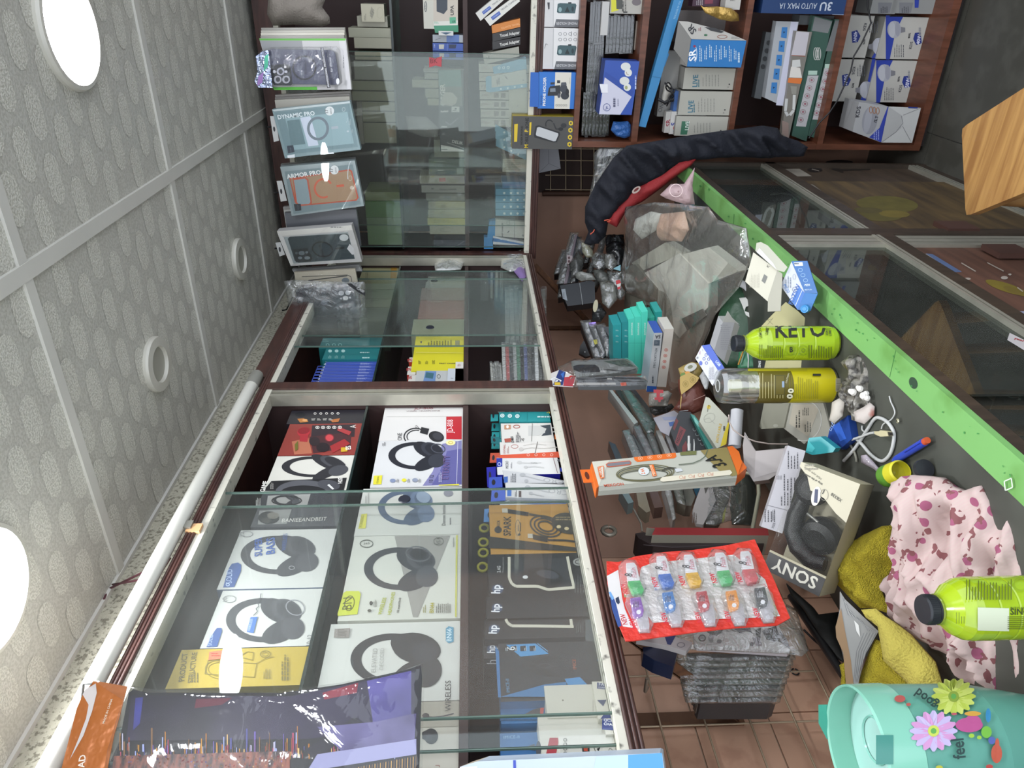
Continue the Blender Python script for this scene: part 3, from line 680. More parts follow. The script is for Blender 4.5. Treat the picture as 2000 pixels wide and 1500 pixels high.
pack('white MICRO cable pack with a deep blue side',ZD_,(275,1082,862,1205),'d8d8d6',lambda a:(
 a.poly([(275,1085),(320,1085),(320,1150),(275,1155)],'2b3a9a'),a.ring(297,1132,14,14,4,'d0d6ee'),a.text('MICRO',368,1165,366,1108,'44464c'),a.fine(385,1108,398,1165,2,'77777c'),a.ell(452,1120,20,12,'c2c2c0'),a.line([(470,1122),(540,1125),(620,1122)],8,'c4c4c2'),a.line([(495,1155),(570,1150),(640,1160)],8,'c4c4c2'),a.ell(500,1156,16,10,'bcbcba'),
 [a.line([(540+12*k,1118),(552+12*k,1130)],3,'a0a09e') for k in range(4)],a.ell(765,1105,22,10,'55565c'),a.poly([(765,1162),(800,1162),(800,1192),(765,1192)],'2b3a9a'),a.poly([(815,1160),(835,1160),(835,1192),(815,1192)],'8a8c96'),a.line([(712,1085),(745,1202)],3,'7a4a50'),a.text('2.1A',790,1118,790,1092,'33343a',bold=True)),side='26279a',depth=.04,tab=[(198,1138),(270,1132),(270,1280),(205,1290)],tabcol='24259a')
pack('transparent fronted MICRO cable pack leaning, printed upside down, the farther one',ZD_,None,'c4c5c6',lambda a:(
 a.text('MICRO',870,1268,640,1236,'a4a6a8'),a.poly([(332,1230),(362,1226),(362,1272),(332,1276)],'3f62a8'),a.fine(385,1190,430,1272,4,'55565c'),a.ell(475,1215,22,14,'a8aaac'),a.line([(490,1222),(560,1240),(640,1262)],7,'aeb0b2'),a.ell(505,1262,16,12,'a8aaac')),q=[(322,1178),(500,1200),(868,1272),(345,1280)],X=-.897,depth=.01,tab=[(218,1215),(318,1208),(322,1290),(215,1298)],tabcol='3a52b0')
pack('transparent fronted MICRO cable pack leaning, printed upside down, the nearer one',ZD_,None,'c8c9c8',lambda a:(
 a.text('MICRO',905,1352,680,1318,'a0a2a4',1.1),a.poly([(358,1325),(390,1322),(390,1378),(358,1380)],'3f6cb4'),a.fine(418,1325,435,1382,2,'38393e'),a.poly([(446,1340),(466,1340),(466,1386),(446,1386)],'4a3a3c'),a.ell(515,1310,22,14,'a8aaac'),a.line([(530,1315),(600,1330),(680,1350)],7,'aeb0b2'),a.ell(540,1358,16,12,'a8aaac'),a.line([(555,1362),(640,1382)],7,'aeb0b2')),q=[(345,1275),(880,1290),(912,1408),(345,1385)],X=-.892,depth=.012,tab=[(238,1310),(340,1302),(345,1392),(232,1400)],tabcol='4560b8')
pack('blue cable box lying behind the edge of the sliding glass',ZE,(350,85,785,170),'3f6cae',lambda a:(a.poly([(345,88),(560,98),(790,120),(780,135),(345,104)],'b9c0c4'),a.text('USB',395,100,395,62,'d8dce0'),a.text('DATA',640,150,720,158,'8fa8cc')),tab=[(262,108),(348,96),(350,170),(258,176)],tabcol='4a83bc')
lbox('cable_box','orange and black cable box with a coiled black cable picture',ZE,(286,100,822,352),SB,.045,'b0843c',lambda a:(
 a.ell(335,232,20,18,'2c2a26'),a.text('KICK',345,215,345,180,'2c2a26',bold=True),a.text('SPARK',402,265,402,160,'2c2a26',1.0,True),a.ring(440,222,14,44,3,'4a4032'),a.ell(447,258,8,6,'2c2a26'),a.fine(440,185,462,240,2,'4a4032'),a.poly([(355,120),(385,118),(388,142),(357,142)],'b8b4a6'),
 a.poly([(385,122),(500,140),(495,160),(388,145)],'2a2826'),a.line([(500,150),(560,160),(620,178)],12,'3a3832'),[a.ring(590,215,90-k*22,56-k*13,9,'3a3832',rot=18,n=30) for k in range(3)],a.poly([(492,255),(520,255),(522,278),(494,278)],'b8b4a6'),a.poly([(518,257),(600,275),(598,300),(522,285)],'26241f'),
 a.line([(600,288),(690,290),(755,298)],10,'2a2826'),a.ell(710,200,92,56,'38352e',10),a.ell(658,218,12,9,'c8b890'),a.ell(700,228,12,9,'c8b890'),a.ring(740,234,11,9,3,'7a7058'),a.fine(640,165,780,190,2,'8a7a58','x'),
 a.poly([(286,270),(830,340),(828,352),(286,332)],'2c2a26')),side='2c2a26')
for i,(x,y) in enumerate(((261,222),(256,298),(256,354),(252,430))):
 c=PX(-.93).hit(850+x/2.7275,950+y/2.7275);mb=MB()
 pr=[]
 for k in range(15):
  a=2*math.pi*k/14;pr.append(c+np.array([0,.0105*math.cos(a),.0085*math.sin(a)]))
 mb.tube(pr,.0026,M('c6bf38',0.4),6,False)
 tag(mb.build('wrist_strap'),['yellow rubber strap loop next to the orange cable box, highest up of the four','yellow rubber strap loop, second of the row beside the mouse boxes','yellow rubber strap loop, third of the row beside the mouse boxes','yellow rubber strap loop in the dark, last of the row of four'][i],'strap','yellow strap loops')
def hp(a,x,y,s=1.0):
 a.ell(x,y,30*s,26*s,'3c4c66');a.text('hp',x+12*s,y+24*s,x+14*s,y-22*s,'e4e6ea',1.0,True)
def frame(a,pts): a.line(pts,15,'c6c3b2')
lbox('mouse_box','black mouse box with a dark mouse in its window and white frame line',ZE,(280,362,838,588),SB,.07,'202428',lambda a:(
 hp(a,333,548),a.text('2.4G',348,460,348,425,'b8bab8',bold=True),a.text('Wireless optical mouse',365,460,365,378,'9a9c9a'),a.poly([(400,385),(700,385),(725,530),(610,545),(550,525),(425,520)],'2b2f33'),
 a.ell(570,490,115,55,'15171a',6),a.ell(600,470,60,22,'3c4046',10),a.ell(480,485,14,9,'d0d2d2'),frame(a,[(394,378),(394,490),(408,520),(430,534),(545,534),(600,552),(742,540)]),frame(a,[(704,376),(720,460),(740,545)]),
 a.ell(764,405,30,20,'9ea09c'),a.ring(764,405,20,13,4,'26282c'),a.fine(742,450,800,570,4,'55585a')),rough=.3)
lbox('mouse_box','black mouse box showing only its spine with embossed circles',ZE,(272,590,850,703),SB,.07,'23272b',lambda a:(
 hp(a,330,648,.95),[a.ring(402+k*52,652-k,18,13,3,'3c4044') for k in range(8)],a.poly([(800,600),(862,560),(862,640),(805,640)],'30353a')),rough=.3)
lbox('mouse_box','black mouse box with a plain white frame line, nearer than the spine one',ZE,(262,706,868,800),SB,.07,'202428',lambda a:(
 hp(a,315,762,1.0),frame(a,[(376,708),(385,728),(408,744),(560,745),(738,748)]),frame(a,[(722,708),(728,752)]),a.fine(750,712,795,780,4,'55585a'),a.poly([(800,712),(862,708),(856,828),(800,826)],'50585c')),rough=.3)
lbox('mouse_box','black mouse box mostly hidden by the blue and black one',ZE,(256,802,885,900),SB,.07,'22262a',lambda a:(
 hp(a,305,866,.95),a.text('h',325,948,325,925,'8a8c90')),rough=.3,X=-.900)
lbox('mouse_box','blue and black RACING computer mouse box with orange letters on the mouse',ZE,(335,838,985,1128),SB,.06,'24292e',lambda a:(
 a.poly([(320,850),(340,880),(350,1125),(335,1125)],'2c6ea6'),a.poly([(378,845),(535,838),(605,893),(455,908)],'3f8cc2'),a.line([(545,838),(600,880)],4,'5a9ac8'),[a.poly([(352+k*50,852),(382+k*50,850),(384+k*50,878),(354+k*50,880)],'15181c') for k in range(4)],
 a.text('6',424,875,424,855,'d8dcdc'),[a.fine(375+k*50,852,390+k*50,878,2,'b8c4cc') for k in range(4)],a.ell(640,965,185,60,'1a1d21',3),a.ring(640,965,186,61,3,'3f464c',rot=3),a.ell(700,965,110,50,'22262b',3),
 a.poly([(478,948),(535,946),(538,970),(482,972)],'15171a'),a.ring(508,960,30,13,3,'4a4e54'),a.ring(585,960,30,13,3,'4a4e54'),a.text('IMICE',752,978,748,925,'b0644a'),a.text('RACING',912,1032,905,942,'c0c2c2',bold=True),a.text('X8',895,935,892,890,'5a9ac8',bold=True),
 a.poly([(690,1030),(770,1020),(830,1080),(790,1125),(740,1128)],'3a84ba'),a.poly([(350,1125),(580,1060),(700,1045),(690,1125)],'2f6c9c'),a.text('IMICE-II',398,1102,392,1030,'4f8ab4')),side='2f6c9c',rough=.35,X=-.884)
lbox('mouse_box','blue computer mouse box standing behind the white charger cartons',ZE,(345,1131,800,1250),SB,.06,'2f6da0',lambda a:(
 a.text('IMICE-II',372,1142,455,1148,'9ab8cc'),a.poly([(470,1218),(520,1190),(560,1180),(560,1235),(520,1228)],'4a4a4c'),a.poly([(345,1240),(560,1240),(560,1250),(345,1250)],'244e72')),X=-.90)
lbox('mouse_box','dark sided blue mouse box, the nearer of the two below the plain blue one',ZF,(890,170,1330,330),SB,.06,'2b5f92',lambda a:(a.text('IMICE-II',915,205,1015,200,'7fa4c0'),a.poly([(1040,262),(1110,235),(1115,280),(1060,272)],'3c4048')),X=-.905)
lbox('charger_box','tall white carton with a grey open flap standing before the blue mouse boxes',ZE,(580,1062,965,1222),SB,.08,'c5c3b6',lambda a:(a.ell(680,1140,5,4,'77756a'),a.poly([(560,1180),(580,1180),(575,1215),(558,1215)],'a8403c')),X=-.876)
lbox('charger_box','white and red carton standing lowest to the left of the charger boxes',ZE,(545,1226,990,1420),SB,.08,'c4c2b6',lambda a:(a.poly([(610,1340),(660,1340),(640,1450),(585,1450)],'9c2f38'),a.ell(550,1400,14,42,'3c4048')),X=-.878)
lbox('charger_box','white FAST CHARGER carton with dark arrow marks near the aluminium rail',ZE,(835,1040,1015,1235),SB,.05,'bfbdb0',lambda a:(
 a.poly([(862,1045),(938,1058),(935,1085),(862,1078)],'3a4568'),a.text('FAST',872,1062,930,1068,'c8cad0'),a.text('CHARGER',868,1076,930,1080,'c8cad0'),a.poly([(862,1140),(912,1138),(895,1172)],'3a4560'),a.poly([(880,1240),(910,1200),(960,1235)],'3a4574'),a.fine(838,1100,848,1200,1,'9a988c')),X=-.868)
lbox('charger_box','small white carton with CHARGER on a dark blue band',ZE,(895,1238,1015,1318),SB,.05,'bcbab0',lambda a:(
 a.poly([(890,1240),(1010,1246),(1012,1305),(888,1296)],'2f3c78'),a.text('QC3.0',898,1252,958,1256,'d8dae0',bold=True),a.text('CHARGER',898,1272,996,1280,'eceef2',1,True)),X=-.866)
lbox('charger_box','white carton with small symbols and an orange screen picture, lowest in the showcase',ZE,(655,1330,1040,1470),SB,.08,'cbc9c0',lambda a:(
 a.poly([(780,1375),(822,1378),(822,1425),(785,1425)],'3a3634'),a.poly([(790,1390),(812,1392),(812,1412),(792,1410)],'b8503c'),a.line([(840,1378),(885,1380),(858,1425),(840,1378)],3,'55534e'),a.poly([(860,1400),(880,1388),(870,1412)],'26262a'),a.line([(918,1418),(930,1395),(950,1410)],3,'8a8880'),a.ring(1012,1388,20,22,4,'6a6a66'),a.text('new',1000,1392,1024,1392,'6a6a66'),
 [a.ring(692,1352+k*24,10,9,3,'6a6862') for k in range(4)]),X=-.872)
# --- far section: upper shelf
ZG=(700,480,5.0)
for i in range(8):
 y0=352+i*25
 lbox('cable_box','blue cable box with hanging tabs, number from far end: ' + ['first','second','third','fourth','fifth','sixth','seventh','eighth'][i] + ' of the row',ZA,(598-i*10,y0,985-i*5,y0+24),SU,.05,'3a50a8',(lambda i,y0:lambda a:(
  a.line([(600-i*10,y0+3),(980-i*5,y0+8)],1.5,'8a98d0'),a.fine(575-i*10+5,y0+3,600-i*10,y0+22,2,'d0d6ee'),a.fine(880-i*6,y0+5,975-i*6,y0+20,3,'a8b2dc','x',seed=i)))(i,y0),X=-.893,group='blue cable boxes in a row')
for o in [o for o in bpy.data.objects if o.name.startswith('cable_box') and 'number from far end' in o.get('label','')]:
 w=o['label'].split(': ')[1].split(' ')[0];o['label'] = 'blue cable box, ' + w + ' from the far end of the blue row'
 b=[v.co for v in o.data.vertices];mxz=max(v.z for v in b);mb=MB();L=WL[o.name]
 ym=sum(v.y for v in b)/len(b);xm=max(v.x for v in b)
 mb.tube([L+np.array([xm-.02,ym-.008,mxz]),L+np.array([xm-.02,ym-.006,mxz+.022]),L+np.array([xm-.02,ym+.006,mxz+.022]),L+np.array([xm-.02,ym+.008,mxz])],.0018,M('3a50a8'),5);mb.build('hang_tab',o)
lbox('cable_box','teal cable box with white round icons above the blue row',ZA,(588,262,1012,350),SU,.08,'1f7376',lambda a:([a.ell(620+k*55,282,16,12,'a8ccc8') for k in range(3)],[a.fine(605+k*55,315,635+k*55,345,3,'8fb8b4') for k in range(3)],a.fine(870,292,1000,308,1,'b0d0cc','x'),a.fine(890,335,990,355,1,'b0d0cc','x')))
lbox('cable_box','darker teal cable box seen through the sliding glass above the teal one',ZA,(562,170,1035,258),SU,.08,'1a6668',lambda a:([a.ring(600+k*52,232,15,14,5,'8fb8b4') for k in range(3)],a.fine(560,185,620,210,2,'6fa09c','x')))
lbox('cable_box','yellowish box with an orange end far back on the upper shelf of the side showcase',ZG,(60,182,375,330),SU,.1,'a09a72',lambda a:(a.poly([(320,182),(378,182),(370,330),(312,330)],'ad8232'),a.fine(70,230,100,320,2,'6a6648')))
for i,(y0,y1,c) in enumerate(((335,425,'8d927c'),(430,512,'868c78'),(518,600,'8b907c'),(606,735,'777f70'))):
 lbox('carton','plain olive grey carton behind the sliding glass, ' + ['farthest','second','third','nearest'][i] + ' on the upper shelf',ZG,(70-i*8,y0,330-i*25,y1),SU,.1,c,lambda a:a.fine(120,y0+10,240,y0+30,1,'6a6f5c','x'),X=-.9)
# middle shelf far section
lbox('charger_box','bright yellow FAST CHARGE carton on the middle shelf',ZA,(1340,160,1737,445),SM_,.10,'d2c92c',lambda a:(
 a.line([(1338,293),(1738,298)],3,'ece684'),a.text('FAST CHARGE',1535,390,1700,390,'2c3040',1,True),[a.fine(1360+k*58,358,1385+k*58,392,3,'55531e',seed=k) for k in range(3)],a.fine(1440,185,1650,250,9,'77742a'),a.poly([(1668,195),(1705,195),(1705,232),(1668,232)],'8d8a5c'),a.poly([(1372,205),(1392,200),(1385,220)],'2c3040')),X=-.884)
lbox('adapter_box','blue and white carton beside the yellow one holding an adapter picture',ZA,(1345,447,1612,545),SM_,.06,'b4b6b4',lambda a:(a.poly([(1420,447),(1510,452),(1500,540),(1400,535)],'6886b0'),a.poly([(1425,460),(1490,468),(1480,515),(1415,505)],'3c6470'),a.ring(1530,495,16,18,5,'6a6c6c')),X=-.880)
lbox('adapter_box','narrow white carton with small print right below the yellow one',ZA,(1672,372,1735,545),SM_,.05,'d2cfc8',lambda a:a.fine(1688,385,1715,410,3,'9a5a54'),X=-.868)
lbox('adapter_box','pale grey card in front of the yellow carton',ZA,(1608,428,1670,548),SM_,.012,'bcc2c8',lambda a:a.line([(1630,510),(1652,512)],3,'55595e'),X=-.868)
for i,c in enumerate((((1285,335),(1335,372)),((1275,412),(1335,480)),((1282,482),(1335,545)))):
 lbox('adapter_box',['small white adapter carton with a red mark, topmost left of the yellow carton','small white and red adapter carton left of the yellow carton, middle one','small white adapter carton left of the yellow carton, lowest one'][i],ZA,(c[0][0],c[0][1],c[1][0],c[1][1]),None,.05,'c9c6c0',(lambda i:lambda a:a.text('SR',c[0][0]+22,c[0][1]+35,c[0][0]+22,c[0][1]+8,'a83a3a',bold=True))(i),X=-.888,side='b5402f')
for i,(y0,y1,c,x0) in enumerate(((300,350,'7e8478',620),(352,410,'8b8f84',600),(412,530,'857064',560),(535,712,'8a5a4c',545),(718,870,'8d9070',480))):
 lbox('carton',['grey carton behind the sliding glass, highest beside the white strip reflection','light grey carton behind the sliding glass above the brown ones','greyish brown carton behind the sliding glass','dull red brown carton behind the sliding glass','dull yellow carton with the round finger pad in front of it'][i],ZG,(x0+60,y0,1030,y1),SM_ ,.1,c,lambda a:a.fine(700,y0+10,900,y0+20,1,'a8a898','x'),X=-.9)
# phone cases in bags filed on the bottom shelf and on the middle one
BAGF=film('bag_film',haze=.10,gl=.12,bs=60)
def filed(n,y0,y1,xs,xe,cols,zone,X,grp,label,seed=3,lean=.01):
 rd=random.Random(seed);ox,oy,k=zone;out=[]
 for i in range(n):
  y=y0+(y1-y0)*(i+.5)/n
  a=PX(X).hit(ox+(xs+rd.uniform(-18,18))/k,oy+y/k);b=PX(X).hit(ox+xe/k,oy+y/k)
  t=rd.uniform(.002,.0045);yy=a[1];l=rd.uniform(-lean,lean);mb=MB();col=cols[i % len(cols)]
  q=[(X,yy+l-t,a[2]),(X,yy+l+t,a[2]),(X,yy+t,b[2]),(X,yy-t,b[2])]
  mb.prism([np.array(p) for p in q],(-.10-rd.uniform(0,.05),0,0),M(col,.35) if isinstance(col,str) else col)
  w=.0015
  q2=[(X+.004,yy+l-t-w,a[2]+.012),(X+.004,yy+l+t+w,a[2]+.012),(X+.004,yy+t+w,b[2]),(X+.004,yy-t-w,b[2])]
  o=tag(mb.build('phone_case'),label,'phone case',grp)
  mb=MB();mb.prism([np.array(p) for p in q2],(-.165,0,0),BAGF);mb.build('bag',o)
  out.append(o)
 return out
# the bottom shelf of the far section: cases seen edge on, filed in a row along Y
def filedX(n,x0,x1,y0,y1,zone,cols,grp,label,seed=5,d=.10,nm='phone_case',X=-.885,cat='phone case',bag=True):
 """cases standing side by side going down the picture's x axis: thin in height, so lying flat in a pile"""
 rd=random.Random(seed);ox,oy,k=zone
 for i in range(n):
  xa=x0+(x1-x0)*i/n;xb=xa+(x1-x0)/n*.86;dy=rd.uniform(-14,14)
  p=PX(X+rd.uniform(-.012,.008));q=[p.hit(ox+xa/k,oy+(y0+dy)/k),p.hit(ox+xb/k,oy+(y0+dy)/k),p.hit(ox+(xb+14)/k,oy+(y1+dy*.4)/k),p.hit(ox+(xa+14)/k,oy+(y1+dy*.4)/k)]
  col=cols[i % len(cols)]
  mb=MB();mb.prism(q,(-d,0,0),M(col,.3));o=tag(mb.build(nm),label,cat,grp)
  if bag:
   c=sum(q)/4;q2=[c+(v-c)*np.array([1,1.10,1.3])+np.array([.002,0,0]) for v in q];mb=MB();mb.prism(q2,(-d-.01,0,0),BAGF);mb.build('bag',o)
filedX(13,1400,1860,960,1318,ZG,['c8c8c4','b53a34','23252c','d8d8d4','2f7a58','1c1d22','5a66a0','202228','2a2c34','cfd2d4','9a9c9c','dcdcd8','b0b2b0'],'bagged cases filed on the bottom shelf','bagged phone case packed upright in the row under the sliding glass edge')
filedX(9,1430,1830,430,930,ZG,['7d8078','8a8c84','6f736c','94968c','6d5c52'],'grey bagged cases behind the sliding glass','grey bagged phone case standing in the long row behind the dusty glass',9,X=-.905)
filedX(9,1180,1400,130,250,ZG,['8d8d82','a5a498','77776e'],'cases in the gap beside the glass','pale bagged case standing in the dark gap by the corner',11,X=-.900)
filedX(7,560,740,100,235,ZG,['9b9a8e','8b8a7e','b0aea0'],'pale bags on the middle shelf gap','pale bagged case in the gap of the middle shelf by the corner',12,X=-.900)
filedX(5,1285,1395,1150,1320,ZG,['b8b6ae','8d8c86'],'clear sleeves at the low end of the shelf','clear empty sleeve standing at the end of the filed cases',13)
def crump(name,label,outline,pl,T,m,cat='bag',**kw):
 kw.setdefault('fold',.006);kw.setdefault('fs',60);kw.setdefault('res',.007)
 o=puff(outline,pl,T,m,name=name,**kw);return tag(o,label,cat)
crump('plastic_bag','crumpled clear bag with white label on the middle shelf by the corner',[(740,180),(840,100),(900,90),(960,40),(1020,90),(1040,150),(1000,230),(880,240),(750,240)],PX(-.865),.01,film('grey_crumple',(.75,.76,.72),.15,.35,.15),k=ZG)
crump('plastic_bag','shiny crumpled bag at the lower corner of the side showcase',[(1400,110),(1480,90),(1600,30),(1650,110),(1665,200),(1600,230),(1480,250),(1390,210)],PX(-.86),.012,film('grey_crumple2',(.8,.8,.75),.2,.4,.12),k=ZG)
crump('phone_pouch','lilac pouch with dark end in the lower corner of the side showcase',[(1510,180),(1590,160),(1620,210),(1640,300),(1600,345),(1560,300),(1520,250)],PX(-.862),.012,M('8a6fa8',.4),'pouch',fold=.002,k=ZG)
# ================================================================ GOODS IN THE BACK SHOWCASE (faces at Y = 2.505)
ZH,ZI,ZJ=(680,90,3.658),(680,0,10.0),(780,0,4.285)
YS=2.503
TU,TM,TB=1.7605,1.5385,1.3105
def bbox(name,label,z,c,zs,depth,col,art=None,Y=YS,cat='box',group=None,side=None,rough=.45):
 ox,oy,k=z;q,pl=rectY(Y,ox+c[0]/k,oy+c[1]/k,ox+c[2]/k,oy+c[3]/k)
 if zs is not None:q[1][2]=q[2][2]=zs
 if q[0][2]<=q[1][2]: q[0][2]=q[3][2]=q[1][2]+.02
 def a2(a):
  if art:a.P(*z);art(a)
 return carton(name,label,q,pl,depth,col,a2,cat,group,side,rough=rough)
CRM = 'aeab9c'
# top shelf
bbox('carton','small cream carton with a grey diamond picture at the top right of the back showcase',ZI,(245,72,715,432),None,.08,'b5b09a',lambda a:(a.poly([(420,250),(460,125),(510,250),(465,375)],'8d8a7a'),[a.line([(425+k*22,300-k*40),(455+k*18,330-k*40)],8,'6c6a60') for k in range(4)],a.fine(320,240,355,400,2,'6c6a60'),a.ring(620,250,60,110,4,'a19d88')),side='8a877a')
spec=[(170,310,250,522,'a9a695','narrow cream carton edge beside the diamond carton'),(0,540,742,742,'a09f8c','wide cream carton, second row below the diamond carton'),(110,725,770,950,'a5a28f','wide cream carton tilted slightly, third below the diamond carton'),(125,1003,790,1175,'a3a08c','flat cream carton just above the glass door edge')]
for (a_,b_,c_,d_,col,lb) in spec:bbox('carton',lb,ZI,(a_,b_,c_,d_),TU if c_>600 else TU+.01,.10,col,lambda a:a.fine(560,1030,700,1100,2,'9a9a78','x') if b_>1000 else None,Y=YS+(.02 if c_<300 else 0))
rows=[(105,245,38,'95958a','grey carton behind the glass door edge with a worn top'),(248,320,25,'8a8a72','first olive carton of the stack behind the dusty door'),(322,395,25,'888870','second olive carton of the stack behind the dusty door'),(397,465,60,'8f8e76','third olive carton of the stack behind the dusty door'),(467,545,60,'8c8b73','fourth olive carton of the stack behind the dusty door'),(547,695,70,'8e8d78','fifth and deepest olive carton of the stack behind the dusty door')]
for (a_,b_,x0,col,lb) in rows:bbox('carton',lb,ZH,(x0,a_,330,b_-2),TU,.16,col)
bbox('carton','greyish pink carton standing low on the top shelf behind the dusty door',ZH,(60,400,115,700),None,.02,'8f8880',Y=YS-.012)
bbox('carton','olive and green carton on the top shelf, the upper one',ZH,(120,1042,380,1105),TU,.14,'7f8a5a')
bbox('carton','plain grass green carton on the top shelf near the corner',ZH,(120,1107,388,1225),TU,.14,'55803f')
bbox('carton','dull green carton below the grass green one on the top shelf',ZH,(130,1227,398,1420),TU,.14,'6d8560')
# middle shelf
bbox('mouse_box','white and green mouse box with a dark mouse picture on the middle back shelf',ZJ,(195,-60,490,245),None,.09,'c3c0b4',lambda a:(
 a.poly([(285,-60),(490,-60),(490,212),(285,205)],'bdb3a6'),a.poly([(310,-60),(402,-60),(402,80),(372,118),(312,95)],'333a44'),a.poly([(285,180),(490,172),(490,212),(288,215)],'cfcdc4'),a.poly([(288,215),(492,210),(494,268),(300,275)],'3a8566'),
 a.ring(220,55,12,45,4,'4a4d58'),a.text('OFFICE',226,92,226,18,'4a4d58'),a.text('UPA',455,128,455,45,'2c2c30',bold=True),a.poly([(420,145),(472,142),(474,195),(422,198)],'55a080'),a.text('OP',442,190,470,188,'1f4438',bold=True),a.fine(290,182,340,200,2,'77b096','x')),Y=YS-.004)
bbox('carton','white tagged accessory card with a dark clip shape below the green mouse box',ZJ,(328,258,452,298),None,.006,'c9c9c6',lambda a:a.poly([(345,272),(390,270),(438,272),(390,290)],'34506a'),Y=YS-.014)
bbox('adapter_box','blue and white adapter box below the green mouse box, the topmost',ZJ,(278,290,500,356),TM,.08,'9a9ea4',lambda a:(a.poly([(395,290),(500,290),(500,356),(395,356)],'5570a8'),a.line([(300,335),(345,318)],4,'6a6c70')))
bbox('adapter_box','deep blue adapter box with two pictures, second of the three',ZJ,(278,360,505,428),TM,.08,'3a55a0',lambda a:(a.poly([(330,372),(375,372),(372,410),(332,410)],'b8b6ac'),a.poly([(415,372),(478,372),(470,405),(415,405)],'26304a'),a.line([(402,362),(402,428)],2,'8a9ac8'),a.text('CGB',298,400,298,372,'c8d0e6')))
bbox('adapter_box','deep blue adapter box behind the red door sticker, third of the three',ZJ,(280,432,510,500),TM,.08,'4660a0',lambda a:(a.poly([(335,445),(375,445),(372,485),(335,485)],'a8a8a2'),a.poly([(418,445),(475,445),(470,485),(418,485)],'303a55')))
for i,(x0,y0,y1,col) in enumerate(((200,572,610,'8a8c80'),(210,612,665,'8e9082'),(105,668,738,'94957f'),(215,742,822,'8b8d79'),(235,825,885,'8c8d72'))):
 bbox('carton',['first','second','third, longest and lettered,','fourth','fifth'][i] + ' pale carton in the pile behind the clear hanging pack',ZJ,(x0,y0,520,y1),TM,.09,col,(lambda i:lambda a:a.text('ROLICE',195,714,270,712,'6a6c60') if i==2 else None)(i),Y=YS+.012)
bbox('charger_pack','tall clear pack with upright CHARGER lettering and a dark lower card',ZH,(642,170,828,752),TM,.03,'4b5152',lambda a:(
 a.poly([(645,172),(805,170),(810,290),(648,290)],'5f7d76'),a.poly([(652,290),(812,290),(815,430),(655,430)],'6d736c'),a.text('CHARGER',695,475,690,270,'b8bab4',1.1,True),a.poly([(655,412),(690,330),(740,330),(782,372),(770,410),(740,428)],'9c9c92'),a.poly([(655,430),(815,430),(828,752),(662,752)],'3b4144'),
 a.text('Perfect',662,475,718,470,'cfd0cc',bold=True),a.poly([(738,432),(795,432),(795,472),(738,472)],'b0b3b0'),a.ell(768,448,8,6,'3b4144'),a.fine(745,458,790,468,1,'3b4144','x'),a.line([(690,540),(730,562),(790,510)],10,'6c7073'),a.poly([(665,570),(708,572),(708,582),(665,580)],'a0a3a0'),
 a.fine(672,620,700,640,2,'8a8c8a','x'),a.text('DELIK',742,690,820,705,'b8bab6',bold=True),a.line([(705,690),(828,730)],5,'8c8f8d'),a.poly([(662,705),(740,720),(828,745),(828,752),(665,752)],'c8c9c4'),a.fine(668,735,740,746,1,'55585a','x')),Y=YS-.010,rough=.15)
bbox('carton','wide dull olive carton below the clear charger pack',ZH,(612,668,830,795),TM,.09,'767a68',Y=YS+.012)
bbox('carton','dark green carton with white print under the olive one',ZH,(575,805,838,918),TM,.09,'35493d',lambda a:(a.fine(615,820,740,832,1,'77887c','x'),a.fine(640,885,710,893,1,'c0c8c0','x'),a.poly([(775,870),(820,868),(822,912),(778,915)],'6a7a72')))
for i,(x0,y0,y1,c) in enumerate(((510,925,985,'92917f'),(523,994,1048,'9a9c96'),(555,1052,1105,'7f817a'),(572,1110,1165,'91907c'),(570,1167,1228,'96957f'),(566,1230,1280,'a5a052'),(582,1284,1345,'8d8c78'))):
 def ar(a,i=i):
  if i==0:a.poly([(648,942),(695,940),(696,968),(650,970)],'a85a50')
  if i==1:a.text('TRAVEL CHARGER',652,1030,775,1028,'55585c',bold=True);a.poly([(590,1015),(615,1018),(600,1024)],'44474a')
  if i in (4,6): a.ring(705,1193 if i==4 else 1312,52,16,2,'6f6e5c');a.ring(672,1193 if i==4 else 1312,12,12,3,'6f6e5c')
  if i==5:a.fine(610,1240,800,1268,2,'8a8640','x')
 bbox('charger_box',['white carton with a red mark, topmost of the lower pile','silver grey TRAVEL CHARGER carton','grey carton without print right under the TRAVEL CHARGER one','plain cream carton above the oval marked one','cream carton with an outlined oval, upper one','yellow carton between the two oval marked ones','cream carton with an outlined oval, lowest in the pile'][i],ZH,(x0,y0,842,y1),TM,.09,c,ar)
bbox('phone_box','dark box with thin white outlines lowest on the middle back shelf',ZH,(610,1385,845,1440),TM,.09,'161b2e',lambda a:(a.line([(660,1388),(680,1400),(660,1412)],3,'6c7078'),a.line([(780,1425),(830,1392)],3,'6c7078')))
